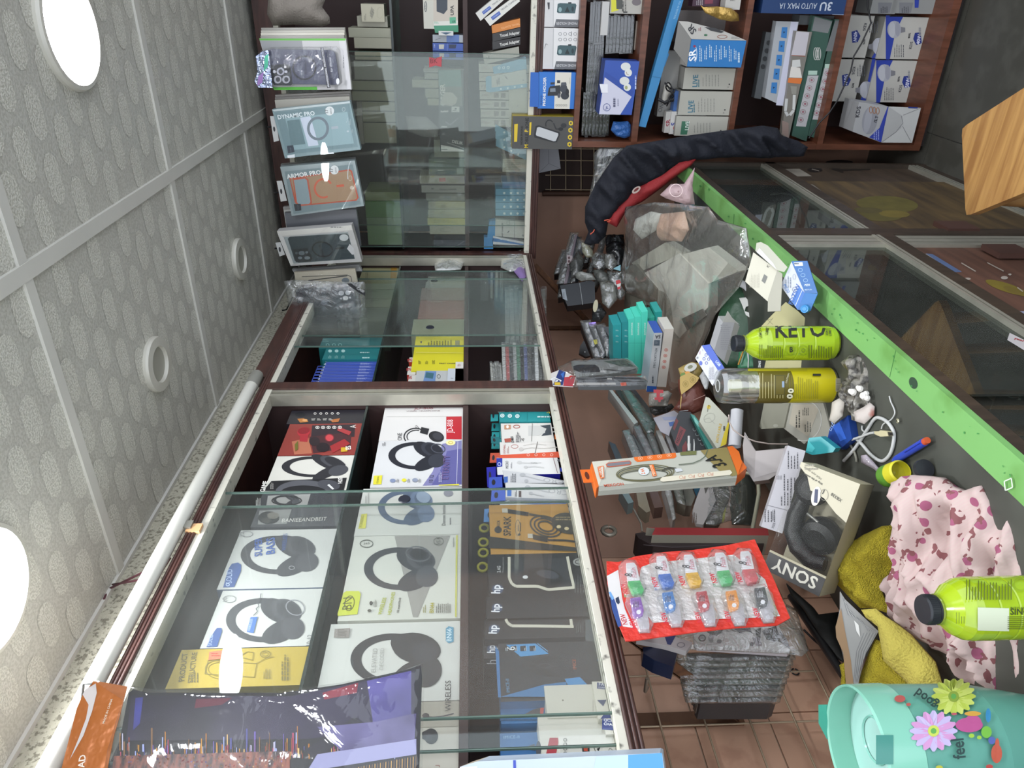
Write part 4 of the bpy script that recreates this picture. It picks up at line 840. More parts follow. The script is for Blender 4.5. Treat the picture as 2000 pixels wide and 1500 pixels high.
# lower shelf
def tilt(name,label,z,pts,depth,col,art=None,Y=YS,side=None,rough=.42):
 pl=PY(Y);ox,oy,k=z;q=[pl.hit(ox+a/k,oy+b/k) for a,b in pts]
 def a2(a):
  if art:a.P(*z);art(a)
 return carton(name,label,q,pl,depth,col,a2,'box',None,side,rough=rough)
tilt('charger_box','slim white TRAVEL CHARGER carton leaning, the upper of the two',ZJ,[(638,112),(905,-110),(940,-60),(680,175)],.05,'cfcdc6',lambda a:(a.poly([(690,100),(755,48),(772,70),(705,122)],'3c55a0'),a.text('TRAVEL CHARGER',782,48,900,-42,'3a3c48'),a.text('YOOBAO',705,112,762,65,'a8b8e0')),Y=YS-.004)
tilt('charger_box','slim white TRAVEL CHARGER carton leaning, the lower of the two',ZJ,[(712,155),(985,-45),(1010,10),(760,218)],.05,'d4d2ca',lambda a:(a.poly([(765,145),(835,92),(850,118),(782,170)],'3c55a0'),a.text('TRAVEL CHARGER',855,92,990,-5,'3a3c48'),a.text('YOOBAO',780,160,838,115,'a8b8e0')),Y=YS-.004)
tilt('adapter_box','orange travel adapter carton leaning in the lower back shelf',ZJ,[(772,212),(1010,155),(1012,225),(778,280)],.06,'c77a30',lambda a:a.text('TRAVEL ADAPTER',1005,190,850,230,'e8b27c'))
for i,(y0,y1) in enumerate(((282,222),(348,300))):
 tilt('adapter_box','black Travel Adapter carton with white letters, the ' + ('upper one' if i==0 else 'lower one'),ZJ,[(778,y0+2),(1012,y0-52),(1012,y0+25),(780,y0+68)],.06,'2e2c2c',(lambda i:lambda a:a.text('Travel Adapter',843,312+i*76,1008,282+i*72,'cfcdc8',1.2,True))(i))
tilt('carton','grey white carton edge with a faint seam under the black adapters',ZJ,[(700,450),(1000,390),(1005,470),(712,540)],.06,'9c9b90',lambda a:a.fine(730,460,760,500,2,'6a6a64'))
BLU = '6f9db5'
tilt('cable_box','light blue cable pack with white rings leaning on top of the low shelf pile',ZJ,[(780,560),(1060,480),(1068,590),(790,618)],.05,BLU,lambda a:[a.ring(835+k*38,568-k*2,11,12,4,'c8d8dc') for k in range(3)],Y=YS-.002)
for i in range(7):
 y0=535+i*76
 bbox('adapter_box',['first','second','third','fourth','fifth','sixth','seventh'][i] + ' white carton end from the top of the stack in the low back shelf',ZJ,(665+i*3,y0,1010,y0+73),TB,.10,'a5a49a',(lambda i,y0:lambda a:(a.line([(685,y0+48),(700,y0+22)],4,'6a6a66'),a.fine(705,y0+25,765,y0+45,2,'8a7c74','x'),a.poly([(792,y0+15),(832,y0+15),(832,y0+55),(792,y0+55)],'7d7a74') if i>1 else None,a.poly([(850,y0+15),(888,y0+15),(888,y0+55),(850,y0+55)],'77746e') if i>1 else None))(i,y0),group=None)
tilt('cable_box','white fast charger pack with light blue wavy edges across the low back shelf',ZJ,[(765,640),(1060,580),(1068,700),(775,735)],.03,'b0b2ac',lambda a:(a.poly([(760,735),(1068,698),(1068,730),(770,772)],BLU),a.poly([(722,650),(745,632),(770,640),(772,740),(765,775),(725,765)],BLU),[a.ell(850+k*58,745-k*8,9,8,'b9ced4') for k in range(4)],a.fine(815,640,845,705,2,'55585a'),a.line([(888,642),(902,662)],5,'44464a'),a.ell(1035,670,9,8,'8a8c88')),Y=YS-.010)
tilt('carton','wide grey white carton face behind the grey MOBILE PHONE box',ZJ,[(915,745),(1068,720),(1072,1010),(920,1040)],.03,'a3a294',lambda a:(a.line([(980,895),(995,880)],5,'55585a'),a.line([(935,880),(938,915)],3,'77786e')),Y=YS-.006)
for i in range(3):
 tilt('cable_box',['top','middle','bottom'][i] + ' light blue pack of the three with dotted sides fanned out',ZJ,[(805+i*4,1040+i*62),(1072,1195+i*50),(1072,1245+i*50),(800+i*4,1098+i*62)],.05,BLU,(lambda i:lambda a:([a.ell(878+k*58,1108+i*62+k*30,9,9,'c0d4da') for k in range(3)],a.line([(860,1100+i*60),(930,1075+i*60)],2,'4f7484')))(i),Y=YS-.004)
bbox('carton','white carton with many lines of small print in the low back shelf',ZJ,(865,1330,1070,1440),TB,.08,'a09f92',lambda a:a.fine(890,1345,1050,1430,6,'77766c','x',.35))
ZK=(780,300,4.285)
for i in range(4):
 y0=296+i*57
 bbox('cable_box',['top','second','third','bottom'][i] + ' light blue carton end with white dots in the low stack by the corner',ZK,(806,y0,1068,y0+55),TB,.09,'5f9cbc',(lambda y0:lambda a:[a.ell(878+k*56,y0+34,10,10,'c6dae0') for k in range(4)])(y0))
bbox('cable_box','deeper blue carton above the dotted blue stack',ZK,(862,236,1068,292),TB,.09,'3f74a2',lambda a:a.line([(880,262),(1040,268)],3,'7a6aa0'))
tilt('charger_box','white FAST CHARGER pack with blue tab by the corner of the back showcase',ZK,[(805,550),(1068,575),(1066,712),(800,690)],.02,'b4b5ae',lambda a:(a.text('FAST CHARGER',868,695,868,580,'35383c',1,True),a.line([(962,560),(962,715)],2,'4c5054'),a.ring(912,580,16,16,3,'7a7c7a'),a.line([(905,662),(920,645)],6,'44464a'),a.ell(1035,686,10,9,'8a8c8a')),Y=YS-.006)
tilt('cable_box','blue wavy edged cable pack behind the FAST CHARGER pack',ZK,[(752,568),(806,560),(830,640),(820,712),(735,712)],.03,'3f86ba',None,Y=YS-.002)
tilt('cable_box','white and blue cable pack lowest by the corner, slightly fanned',ZK,[(785,690),(1062,745),(1066,768),(785,760)],.03,'c3c6c8',lambda a:(a.poly([(785,705),(1060,762),(1060,770),(785,735)],'3a6ea6'),[a.ell(852+k*58,718+k*8,5,5,'c6dae0') for k in range(4)]),Y=YS-.008)
tilt('cable_box','bright blue cable pack standing lowest of all in the back showcase',ZK,[(708,700),(780,705),(785,798),(708,798)],.03,'3a80b6',None,Y=YS-.004)
crump('plastic_bag','clear plastic wrap with bright streaks lying in the back showcase',[(410,500),(560,505),(650,590),(640,650),(540,650),(430,610)],PY(YS-.012),.008,film('streak_film',(.9,.9,.88),.05,.10,.06,1.0,60),k=ZH)
# grey cloth bundle at the top
crump('cloth_bundle','crumpled beige grey cloth bundle above the hanging phone cases',[(195,-60),(690,-60),(640,60),(700,140),(706,200),(640,222),(420,205),(230,215),(180,120)],PY(2.30),.03,M('8d857c',.9,bump=.4,bs=180),'cloth',fold=.02,fs=14,ang=60,res=.009,k=(480,0,4.285))
# ================================================================ OPEN SHELF UNIT AT THE BACK AND ITS GOODS
un=thing('shelf_unit','open red brown wooden shelf unit standing under the back showcase','shelf unit',(-.1,YU,0.02))
UX0,UX1=-.476,.70
BZ=[(.02,.045),(.356,.375),(.662,.680),(.976,.996),(1.170,1.187)]
for i,(z0,z1) in enumerate(BZ):
 mb=MB();mb.box(UX0,UX1,YU,YW-.003,z0,z1,WR);mb.build('shelf',un)
for x in (UX0-.0,UX1): 
 mb=MB();mb.box(x-.018+(.018 if x<0 else 0),x+(.018 if x<0 else 0),YU+.001,YW-.003,.045,1.17,WR)
 mb.build('side_panel',un)
mb=MB();mb.box(UX0+.018,UX1,YW-.010,YW-.004,.045,1.17,M('3a2723',.7));mb.build('back_panel',un)
mb=MB();mb.box(UX0+.01,UX1,YU+.02,YW-.01,0.0,.02,M('2b2422',.8));mb.build('plinth',un)
ZL,ZK2=(1100,0,5.0),(1400,0,4.0)
def Yat(z,zm,x,y): return PZ(z).hit(zm[0]+x/zm[2],zm[1]+y/zm[2])[1]
def ubox(name,label,z,c,zs,depth,col,art=None,Y=None,cat='box',group=None,side=None,rough=.42):
 Y=Yat(zs,z,c[2],(c[1]+c[3])/2) if Y is None else Y
 return bbox(name,label,z,c,zs,depth,col,art,max(Y,YU-.055),cat,group,side,rough)
T0,T1,T2,T3,T4=1.1875,.9965,.6805,.3755,.0455
def holder(a,y0):
 a.poly([(1290,y0),(1512,y0+10),(1490,y0+350),(1285,y0+330)],'d5d3d2');a.poly([(1312,y0+280),(1500,y0+285),(1496,y0+350),(1296,y0+345)],'5f6064')
 a.text('PHONE HOLDER',1490,y0+305,1312,y0+305,'c9c9ca',1.2);a.poly([(1325,y0+152),(1345,y0+146),(1475,y0+150),(1482,y0+165),(1470,y0+232),(1330,y0+230),(1318,y0+220)],'3a5358')
 a.ell(1345,y0+200,14,20,'7f9a9c');a.poly([(1385,y0+220),(1405,y0+175),(1425,y0+220)],'1f2a2c');a.rect(1412,y0+138,1440,y0+150,'26282c');a.ell(1450,y0+195,10,22,'22343a')
bbox('phone_holder_box','white PHONE HOLDER box on top of the shelf unit, at the photo edge',ZJ,(1212,-130,1512,230),T0,.09,'cbc9c9',lambda a:(holder(a,-120),a.line([(1292,-120),(1288,228)],3,'9a9a9c'),a.poly([(1238,20),(1258,20),(1256,75),(1246,80)],'3a3a40')),Y=2.455)
bbox('phone_holder_box','white PHONE HOLDER box with outline icons right above the blue box',ZJ,(1203,232,1508,582),T0,.09,'cbc9c9',lambda a:(holder(a,232),a.line([(1290,235),(1284,560)],3,'9a9a9c'),
 [a.ring(1345+k*42,284,14,14,3,'77787c') for k in range(4)],[a.ring(1345+k*42,330,14,14,3,'77787c') for k in range(4)],a.line([(1440,262),(1438,302)],3,'55565a'),a.line([(1215,405),(1225,365),(1240,375)],3,'55565a')),Y=2.455)
b=bbox('phone_holder_box','bright blue PHONE HOLDER box with an open flap on top of the shelf unit',ZJ,(1168,602,1470,912),T0,.07,'2a6fc0',lambda a:(
 a.poly([(1305,604),(1440,606),(1425,912),(1295,910)],'cfcbbf'),a.text('PHONE HOLDER',1222,885,1228,645,'e8e6e0',1.1,True),a.fine(1182,740,1198,880,1,'1a3f78'),
 a.poly([(1240,790),(1250,740),(1262,722),(1345,712),(1350,780),(1345,800),(1240,802)],'25282e'),a.poly([(1262,740),(1305,738),(1308,768),(1262,770)],'77808a'),a.ell(1375,740,30,40,'3a3e46'),a.ell(1385,800,35,34,'30343c'),a.poly([(1355,690),(1395,688),(1400,710),(1350,715)],'4a4e56'),a.poly([(1265,690),(1300,688),(1300,705),(1265,708)],'30343c'),a.ell(1335,800,12,20,'4a4e56'),a.ell(1405,770,14,30,'20242a'),a.rect(1320,672,1345,695,'30343c'),
 [a.ring(1315+k*20,880,8,10,3,'8a8a86') for k in range(5)],a.fine(1424,615,1430,700,1,'8a8a86')),Y=2.445)
mb=MB();q=[PY(2.443).hit(780+x/4.285,y/4.285) for x,y in ((1165,605),(1165,895),(1090,893),(1098,604))];mb.prism(q,(0,-.0015,0),M('2a62b4'));mb.build('open_flap',b)
bbox('phone_holder_box','grey and yellow MOBILE PHONE holder box at the left end of the shelf unit top',ZJ,(948,972,1462,1250),T0,.06,'4b4a48',lambda a:(
 a.poly([(962,1040),(992,1036),(985,1185),(960,1187)],'d2b52c'),a.text('MOBILE PHONE',1078,1238,1082,985,'1c1c1a',1.1,True),a.poly([(1038,1215),(1076,1215),(1076,1238),(1038,1238)],'4b4a48'),a.text('M',1076,1238,1077,1210,'d2b52c',1.1,True),a.poly([(1040,1080),(1078,1080),(1080,1105),(1042,1105)],'4b4a48'),a.text('P',1077,1104,1078,1085,'d2b52c',1.1,True),
 a.text('RIDER PHONE',1030,1210,1034,1055,'24241f',1,True),a.poly([(1090,1025),(1106,1022),(1100,1130),(1086,1132)],'d2b52c'),a.poly([(1125,1130),(1140,1055),(1165,1048),(1340,1105),(1345,1125),(1318,1190),(1290,1192),(1130,1150)],'26272a'),a.poly([(1142,1125),(1152,1068),(1170,1062),(1328,1115),(1330,1130),(1308,1180),(1290,1182),(1148,1135)],'b9bbbd'),
 a.ring(1255,1040,35,40,9,'26272a',a0=150,a1=330),a.line([(1290,1030),(1310,1080),(1370,1075)],10,'2c2d30'),a.ell(1375,1050,24,20,'2a2b2e'),a.ell(1350,1080,20,15,'202124'),
 [(a.poly([(1435-k*4+20*math.cos(math.radians(60*j+30)),1030+k*59+22*math.sin(math.radians(60*j+30))) for j in range(6)],'d2b52c'),a.ell(1435-k*4,1030+k*59,8,9,'4b4a48')) for k in range(4)]),Y=2.432,side='a8922c')
bbox('phone_holder_box','small red box edge showing behind the blue PHONE HOLDER box',ZJ,(1170,525,1285,600),None,.05,'b03a30',None,Y=2.50)
# small white carton hanging below, on the wire grid
tilt('carton','small white carton with folded bottom hanging by the wire grid left of the shelf unit',ZJ,[(1152,1240),(1330,1240),(1350,1412),(1165,1448)],.05,'bcbcc2',lambda a:(a.line([(1248,1255),(1250,1370)],3,'77787e'),a.line([(1250,1368),(1172,1440)],3,'8a8b90'),a.line([(1250,1368),(1345,1410)],3,'8a8b90')),Y=2.712)
# compartment 1
FB=film('bag_black_film',(.8,.8,.8),.05,.01,.12,.5,14)
def stackY(n,x0,x1,y0,y1,zone,cols,grp,label,Y,d=.12,seed=4,nm='phone_case',cat='phone case',jit=20,bag=True):
 rd=random.Random(seed);ox,oy,k=zone
 for i in range(n):
  xa=x0+(x1-x0)*i/n;xb=x0+(x1-x0)*(i+.8)/n;a,c=y0+rd.uniform(0,jit),y1-rd.uniform(0,jit)
  p=PY(Y+rd.uniform(0,.012));q=[p.hit(ox+u/k,oy+v/k) for u,v in ((xa,a),(xb,a),(xb-(c-a)*.055,c),(xa-(c-a)*.055,c))]
  mb=MB();mb.prism(q,(0,d,0),M(cols[i % len(cols)],.3));o=tag(mb.build(nm),label,cat,grp)
  if bag:
   w=q[1]-q[0];e=(q[3]-q[0])*.05;q2=[q[0]-w*.08-e,q[1]+w*.08-e,q[2]+w*.08+e,q[3]-w*.08+e]
   mb=MB();mb.prism([v+np.array([0,-.003,0]) for v in q2],(0,d+.005,0),FB);mb.build('bag',o)
DK=['24262a','2e3136','1b1c20','3a3d42','212327']
stackY(6,268,420,20,420,ZL,DK,'dark cases on the top compartment, upper pile','dark bagged phone case of the flat pile at the top of the upper compartment',2.47,seed=2)
stackY(8,430,700,160,520,ZL,DK,'dark cases above the blue adapter carton','dark bagged phone case of the loose pile above the blue adapter carton',2.49,seed=3)
stackY(7,245,400,430,900,ZL,DK,'dark cases beside the blue adapter carton','dark bagged phone case filed between the upright carton and the top board',2.48,seed=5)
stackY(8,200,470,905,1320,ZL,DK,'dark cases at the left end of the upper compartment','dark bagged phone case lying by the wooden side panel',2.48,seed=6)
bbox('adapter_box','white rolled packet on edge among the dark bags in the upper compartment',ZL,(385,15,430,345),None,.05,'b9b7b4',None,Y=2.458)
bbox('cable_box','beige grey small carton lying above the blue adapter carton',ZL,(715,205,760,488),T1,.1,'8a7f74',lambda a:a.line([(740,210),(735,480)],2,'55504a'),Y=2.50)
bbox('phone_holder_box','yellow and white motorcycle phone holder box at the photo edge in the upper compartment',ZL,(468,-60,795,138),T1,.1,'a9a69e',lambda a:(a.poly([(468,-60),(545,-60),(540,100),(470,118)],'c7c436'),a.poly([(515,-60),(578,-60),(580,88),(520,90)],'4a4c48'),a.text('MOBILE',592,110,592,10,'2a2a28',bold=True),a.text('FOR MOTO',615,108,615,0,'2a2a28',bold=True),a.poly([(585,112),(628,112),(625,125),(585,125)],'2a2a28'),a.ell(715,20,45,35,'6d6668')),Y=2.46)
tilt('adapter_box','blue and white travel adapter carton with white plug pictures in the upper compartment',ZL,[(412,588),(745,600),(668,1122),(348,1116)],.07,'2f4fa2',lambda a:(
 a.poly([(405,755),(668,945),(556,1120),(350,1116)],'c3c2d2'),a.poly([(412,700),(690,890),(668,945),(405,755)],'2a4796'),a.ell(610,650,48,40,'cfd0cc'),a.ell(635,710,36,38,'d5d5d0'),a.line([(615,700),(622,725),(640,728)],5,'8a6a3c'),a.ell(598,790,48,40,'cfd0cc'),a.ell(625,852,36,36,'d5d5d0'),a.ell(615,855,14,18,'9aa070'),
 a.ring(425,1048,36,38,5,'2a3d80'),a.text('JL',412,1062,440,1062,'2a3d80',bold=True),a.fine(488,900,515,1045,1,'55566e',fill=.8),a.fine(530,920,550,1035,1,'8a8ba0'),a.fine(700,655,725,870,1,'b8c2e0'),a.poly([(355,820),(435,822),(438,905),(372,905)],'dcdbe2')),Y=2.405,side='24408c')
crump('plastic_bag','crumpled bright blue plastic bag in the corner of the upper compartment',[(490,1185),(560,1190),(630,1180),(662,1215),(655,1330),(600,1350),(520,1330),(465,1270)],PY(2.45),.02,M('3866a8',.35,bump=.6,bs=90),fs=70,fold=.010,k=ZL)
# compartment 2
bbox('tube_box','dark back carton in the second compartment behind the diagonal blue box',ZL,(1130,100,1560,420),None,.05,'6b6461',None,Y=2.62)
tilt('lamp_box','long light blue carton standing diagonally in the second compartment',ZL,[(1100,-70),(1195,-70),(955,755),(805,1245),(738,1232),(868,745)],.03,'3a80b2',lambda a:(a.text('TESLAOB PF TO',1090,190,1150,15,'9cc4dc'),a.line([(868,748),(955,760)],4,'235a80'),a.poly([(985,640),(1020,520),(1035,525),(990,650)],'2a6a9a')),Y=2.44)
tilt('charger_box','white and blue charger carton with an open grey flap',ZL,[(1252,384),(1790,398),(1735,660),(1205,650)],.09,'2a74b4',lambda a:(
 a.text('SR',1295,590,1292,478,'eceef0',1,True),a.ring(1280,525,28,85,6,'c8d4e0',a0=-60,a1=80),a.ell(1282,452,14,12,'8a3048'),[a.fine(1330+k*48,430,1362+k*48,600-(k % 3)*20,2,'b8cede',seed=k) for k in range(8)],a.fine(1705,450,1740,610,1,'b8cede')),Y=2.400,side='b4b0aa')
tilt('charger_box','grey open flap side of the SR carton',ZL,[(1128,205),(1250,380),(1208,645),(1080,480)],.002,'7e7c78',None,Y=2.398)
o=bpy.data.objects['charger_box.' + str(max(int(x.name.split('.')[1]) for x in bpy.data.objects if x.name.startswith('charger_box.'))).zfill(3)]
sr=[x for x in bpy.data.objects if x.get('label','').startswith('white and blue charger carton with an open')][0]
for kx in ('label','category'): del o[kx]
o.name = 'open_flap';o.parent=sr;o.location=o.location-sr.location
mb=MB();q=[PY(2.3995).hit(1100+x/5,y/5) for x,y in ((1128,205),(1215,210),(1560,300),(1790,396),(1252,382))];A=Art(mb,PY(2.3995)); 
mb.prism(q,(0,-.001,0),M('b7b4ae'));A.P(*ZL);A.l=.0015;A.text('SR',1302,300,1250,228,'2a2a30',1,True);A.poly([(1375,262),(1480,272),(1570,310),(1540,322),(1440,300)],'3a3a3c');A.ell(1390,342,18,10,'3a6a4c');A.ring(1552,358,50,18,5,'8a5040');A.fine(1640,360,1740,385,2,'8a8884','x');A.fine(1320,260,1350,300,2,'8a4a50')
mb.build('side_face',sr)
for i,(x0,y0,x1,y1) in enumerate(((1192,660,1690,878),(1148,888,1648,1128),(1108,1134,1602,1330))):
 bbox('phone_cover_box',['off white carton with teal capitals directly below the blue charger carton','off white carton with teal capitals, middle of the three','off white carton with a green plate, half covered by the dark jacket'][i],ZL,(x0,y0,x1,y1),T2,.11,'aeaca2',(lambda i,x0,y0,y1:lambda a:(
  a.poly([(x0+50,y0+50),(x0+125,y0+50),(x0+100,y0+180),(x0+35,y0+180)],'3a6a54') if i==2 else None,
  a.text('LIVE',x0+115,y1-30-(30 if i==2 else 0),x0+125,y1-148,'cfd8d0' if i==2 else '2f6a80',1.1,True),a.fine(x0+125,y0+70,x0+148,y1-30,1,'3a6a78') if i<2 else None,a.fine(x0+170,y0+40,x0+350,y1-35,6,'8a8a84',fill=.25),a.ell(x0+430,y1-55,8,7,'3c3c3c'),a.text('X',x0+425,y1-20,x0+425,y1-35,'3c3c3c')))(i,x0,y0,y1),Y=2.448-i*.002,side='8f8d86')
bbox('charger_box','flat white carton with grey capitals leaning behind the off white cartons',ZL,(985,500,1110,1140),None,.04,'9b9994',lambda a:a.text('ONIO',955,1100,1010,960,'55565a'),Y=2.52)
bbox('charger_box','small white carton with a red swirl standing at the end of the second compartment',ZL,(1008,1090,1058,1298),T2+.09,.03,'b5b2ae',lambda a:a.text('SR',1048,1230,1045,1160,'8a3a48',bold=True),Y=2.47)
bbox('cable_box','small white carton with red and blue letters',ZL,(1060,1090,1112,1310),T2+.07,.03,'c3c1bd',lambda a:(a.text('K',1110,1298,1108,1262,'2f3f8a',1,True),a.text('D',1107,1258,1105,1225,'b03a40',1,True),a.text('S',1104,1220,1102,1188,'2f3f8a',1,True)),Y=2.462)
bbox('charger_box','blue edged white carton above the one with red and blue letters',ZL,(1095,890,1148,1110),None,.04,'3a5f9a',lambda a:a.rect(1130,890,1148,1110,'a8a8a4'),Y=2.470)
mb=MB();rd=random.Random(8);pts=[]
for k in range(46):
 a=k*.55;pts.append(PY(2.435-.012*math.sin(k*1.3)).hit(1100+(1040+38*math.cos(a)+12*math.sin(k*.7))/5,(920+95*math.sin(a*.5+.3)+20*math.cos(k*.9))/5))
mb.tube(pts,.0022,M('1b1b1e',.5),6);mb.tube([pts[0],pts[0]+np.array([-.01,-.005,.03]),pts[0]+np.array([0,0,.05])],.005,M('1b1b1e',.5),8);tag(mb.build('charging_cable'),'tangled black cable with plug hanging in front of the off white cartons','cable')
crump('adapter','rounded white charger body lying behind the black cable',[(990,830),(1030,808),(1060,830),(1050,900),(1000,1030),(965,1010),(968,930)],PY(2.47),.012,M('bdb9b0',.4),'charger',fold=0,k=ZL)
crump('food_wrapper','crumpled gold wrapper at the top of the second compartment',[(1340,50),(1370,70),(1500,62),(1640,80),(1712,140),(1716,205),(1640,210),(1530,190),(1440,150),(1385,125)],PY(2.42),.012,M('b89650',.3,.5,bump=.5,bs=70),'wrapper',fs=60,fold=.012,k=ZL)
bbox('charger_box','dark red and violet carton at the photo edge of the second compartment',ZL,(1275,-60,1520,65),None,.05,'4a3040',lambda a:(a.poly([(1385,-60),(1470,-60),(1460,35),(1380,40)],'7a3a4a'),a.fine(1300,-20,1370,50,4,'a8a0a4')),Y=2.50)
bbox('charger_box','white barcode carton at the photo edge of the second compartment',ZL,(1600,-80,1722,95),None,.05,'b9b6b0',lambda a:a.fine(1630,0,1690,12,2,'4a4a48','x'),Y=2.43)
# compartment 3
bbox('charger_box','dark blue carton with white print upside down at the photo edge',ZK2,(375,-80,1012,116),None,.10,'1f3a66',lambda a:(a.text('3U',905,18,812,18,'b9c0cc',1,True),a.text('AUTO MAX 1A',785,25,492,25,'b9c0cc',1.3),a.line([(900,112),(1005,116)],4,'8fa0b8')),Y=2.44)
tilt('power_strip','grey extension socket strip in a clear sleeve, leftmost in the third compartment',ZK2,[(385,250),(440,255),(345,775),(292,765)],.03,'55585a',lambda a:[a.ell(405-k*15,335+k*62,18,20,'26282a',10) for k in range(4)],Y=2.50)
tilt('power_strip','white extension strip with five blue sockets in a shiny clear tube',ZK2,[(465,165),(640,170),(520,830),(375,765)],.03,'a9acb0',lambda a:(
 a.poly([(580,168),(635,172),(515,825),(462,822)],'c2c2d2'),[a.poly([(508-k*20,212+k*108),(552-k*20,212+k*108),(545-k*20,300+k*108),(500-k*20,292+k*108)],'3a78b4') for k in range(5)],[a.poly([(520-k*20,245+k*108),(535-k*20,250+k*108),(518-k*20,262+k*108)],'1a2f50') for k in range(5)]),Y=2.47,rough=.12)
tilt('bulb_pack','blister pack with an orange banded spiral bulb and a white card',ZK2,[(610,240),(745,250),(560,1092),(505,1050)],.02,'7f7b74',lambda a:(
 a.poly([(622,245),(722,252),(690,435),(582,430)],'bcb7bc'),a.line([(582,432),(690,440)],4,'a04a30'),a.poly([(590,470),(650,465),(655,520),(585,530)],'c8c8c4'),a.poly([(560,608),(668,612),(655,656),(552,645)],'d0743c'),a.poly([(580,520),(650,530),(665,608),(565,605)],'d5d0c8'),a.poly([(575,672),(625,675),(620,735),(585,735)],'8f8d84'),
 a.line([(605,740),(600,860),(570,900)],22,'c9c9c6'),a.line([(545,770),(535,870),(555,905)],22,'c0c0be'),a.poly([(510,940),(560,960),(560,1080),(510,1045)],'8d7a72')),Y=2.455,rough=.12)
for i,(pts,gx_) in enumerate((([(755,120),(905,160),(700,1105),(585,1060)],0),([(925,150),(1008,150),(800,1090),(712,1060)],130))):
 tilt('power_strip','green and white boxed power strip in clear wrap, ' + ('the left one with white coiled cord' if i==0 else 'the right one by the wooden board'),ZK2,pts,.025,'3e5a50',(lambda i,g:lambda a:(
  a.poly([(765,130),(900,168),(868,260),(742,240)],'77797a') if i==0 else a.poly([(925,160),(1000,160),(950,400),(850,400)],'6a6d6e'),
  [a.ring(770+k*14,420,16,50,6,'bdbdb8') for k in range(3)] if i==0 else None,a.poly([(710+g,590-g*.45),(795+g*.9,590-g*.4),(695+g,990-g*.4),(618+g,985-g*.4)],'b0aeb0'),a.poly([(715+g,552-g*.4),(785+g,552-g*.4),(782+g,585-g*.4),(712+g,585-g*.4)],'a9c2b4'),
  [(a.ring(740+g*.95-k*17,625-g*.4+k*62,22,20,4,'8a7474'),a.ell(740+g*.95-k*17,625-g*.4+k*62,9,9,'93606a')) for k in range(6)]))(i,gx_),Y=2.462,rough=.15)
bbox('carton','folded clear sleeve packs behind the dark blue upside down carton',ZK2,(650,118,1000,200),None,.06,'5d6062',None,Y=2.50)
mb=MB();mb.tube([PY(2.40).hit(1400+x/4,y/4) for x,y in ((1175,-30),(1180,60),(1205,180),(1130,340),(1070,440),(1045,560),(1000,660),(940,790),(880,880),(800,960),(720,1080))],.0024,M('1c1c1f',.5),6);tag(mb.build('black_cord'),'thin black cord hanging across the lower compartments of the shelf unit','cord')
# compartment 4: bulb cartons
def bulb(a,cx,cy,s=1,f=1):
 a.ell(cx,cy,55*s,68*s,'a3a4ac');a.ell(cx-18*s,cy,26*s,64*s,'b3b4bb');a.ell(cx+25*s,cy-5*s,20*s,58*s,'9596a0');a.poly([(cx+f*50*s,cy-22*s),(cx+f*85*s,cy-14*s),(cx+f*85*s,cy+18*s),(cx+f*50*s,cy+26*s)],'77777c')
def bulbbox(label,c,w,flip,Y,zs):
 x0,y0,x1,y1=c;W=x1-x0;H=y1-y0
 def ar(a):
  if not flip:   # upright print with the blue field on the left
   a.poly([(x0,y0),(x0+W*.45,y0),(x0+W*.25,y0+H*.35),(x0+W*.1,y1),(x0,y1)],'2c3f9a');bulb(a,x0+W*.22,y0+H*.3);a.poly([(x1-75,y0+H*.38),(x1-30,y0+H*.36),(x1-22,y0+H*.62),(x1-65,y0+H*.66),(x1-88,y0+H*.52)],'27367e')
   a.text(w,x1-38,y0+H*.64,x1-26,y0+H*.40,'d8daea',1.1,True);a.text('KDS',x0+W*.66,y1-H*.25,x0+W*.7,y1-H*.42,'44464c',bold=True);a.fine(x0+W*.22,y1-H*.42,x0+W*.5,y1-20,5,'55565c',fill=.3);a.text('80%',x0+W*.62,y0+H*.5,x0+W*.64,y0+H*.38,'33343a',bold=True);a.fine(x0+W*.85,y0+40,x0+W*.92,y0+H*.45,1,'8a8b90',fill=.8)
  else:
   a.poly([(x1,y1),(x1-W*.45,y1),(x1-W*.25,y1-H*.35),(x1-W*.1,y0),(x1,y0)],'2c3f9a');bulb(a,x1-W*.26,y1-H*.28,1,-1);a.poly([(x0+22,y0+H*.38),(x0+65,y0+H*.34),(x0+92,y0+H*.48),(x0+70,y0+H*.62),(x0+28,y0+H*.64)],'27367e')
   a.text(w,x0+42,y0+H*.38,x0+34,y0+H*.62,'d8daea',1.1,True);a.text('KDS',x0+W*.38,y0+H*.18,x0+W*.34,y0+H*.36,'44464c',bold=True);a.fine(x0+W*.5,y0+25,x0+W*.74,y0+H*.4,4,'55565c',fill=.35);a.text('80%',x0+W*.36,y0+H*.56,x0+W*.34,y0+H*.68,'33343a',bold=True)
 return bbox('bulb_box',label,ZK2,c,zs,.16,'b5b3ac',ar,Y=Y)
bulbbox('white and blue 40W bulb carton, upper left of the four, printed upside down',(1030,120,1352,456),'40W',True,2.545,.222)
bulbbox('white and blue 40W bulb carton, upper right of the four, by the floor board',(1320,130,1622,465),'40W',False,2.54,T4)
bulbbox('white and blue 50W bulb carton, lower left of the four, printed upside down',(955,462,1242,796),'50W',True,2.545,.222)
bulbbox('white and blue 50W bulb carton, lower right of the four, by the floor board',(1245,470,1535,802),'50W',False,2.54,T4)
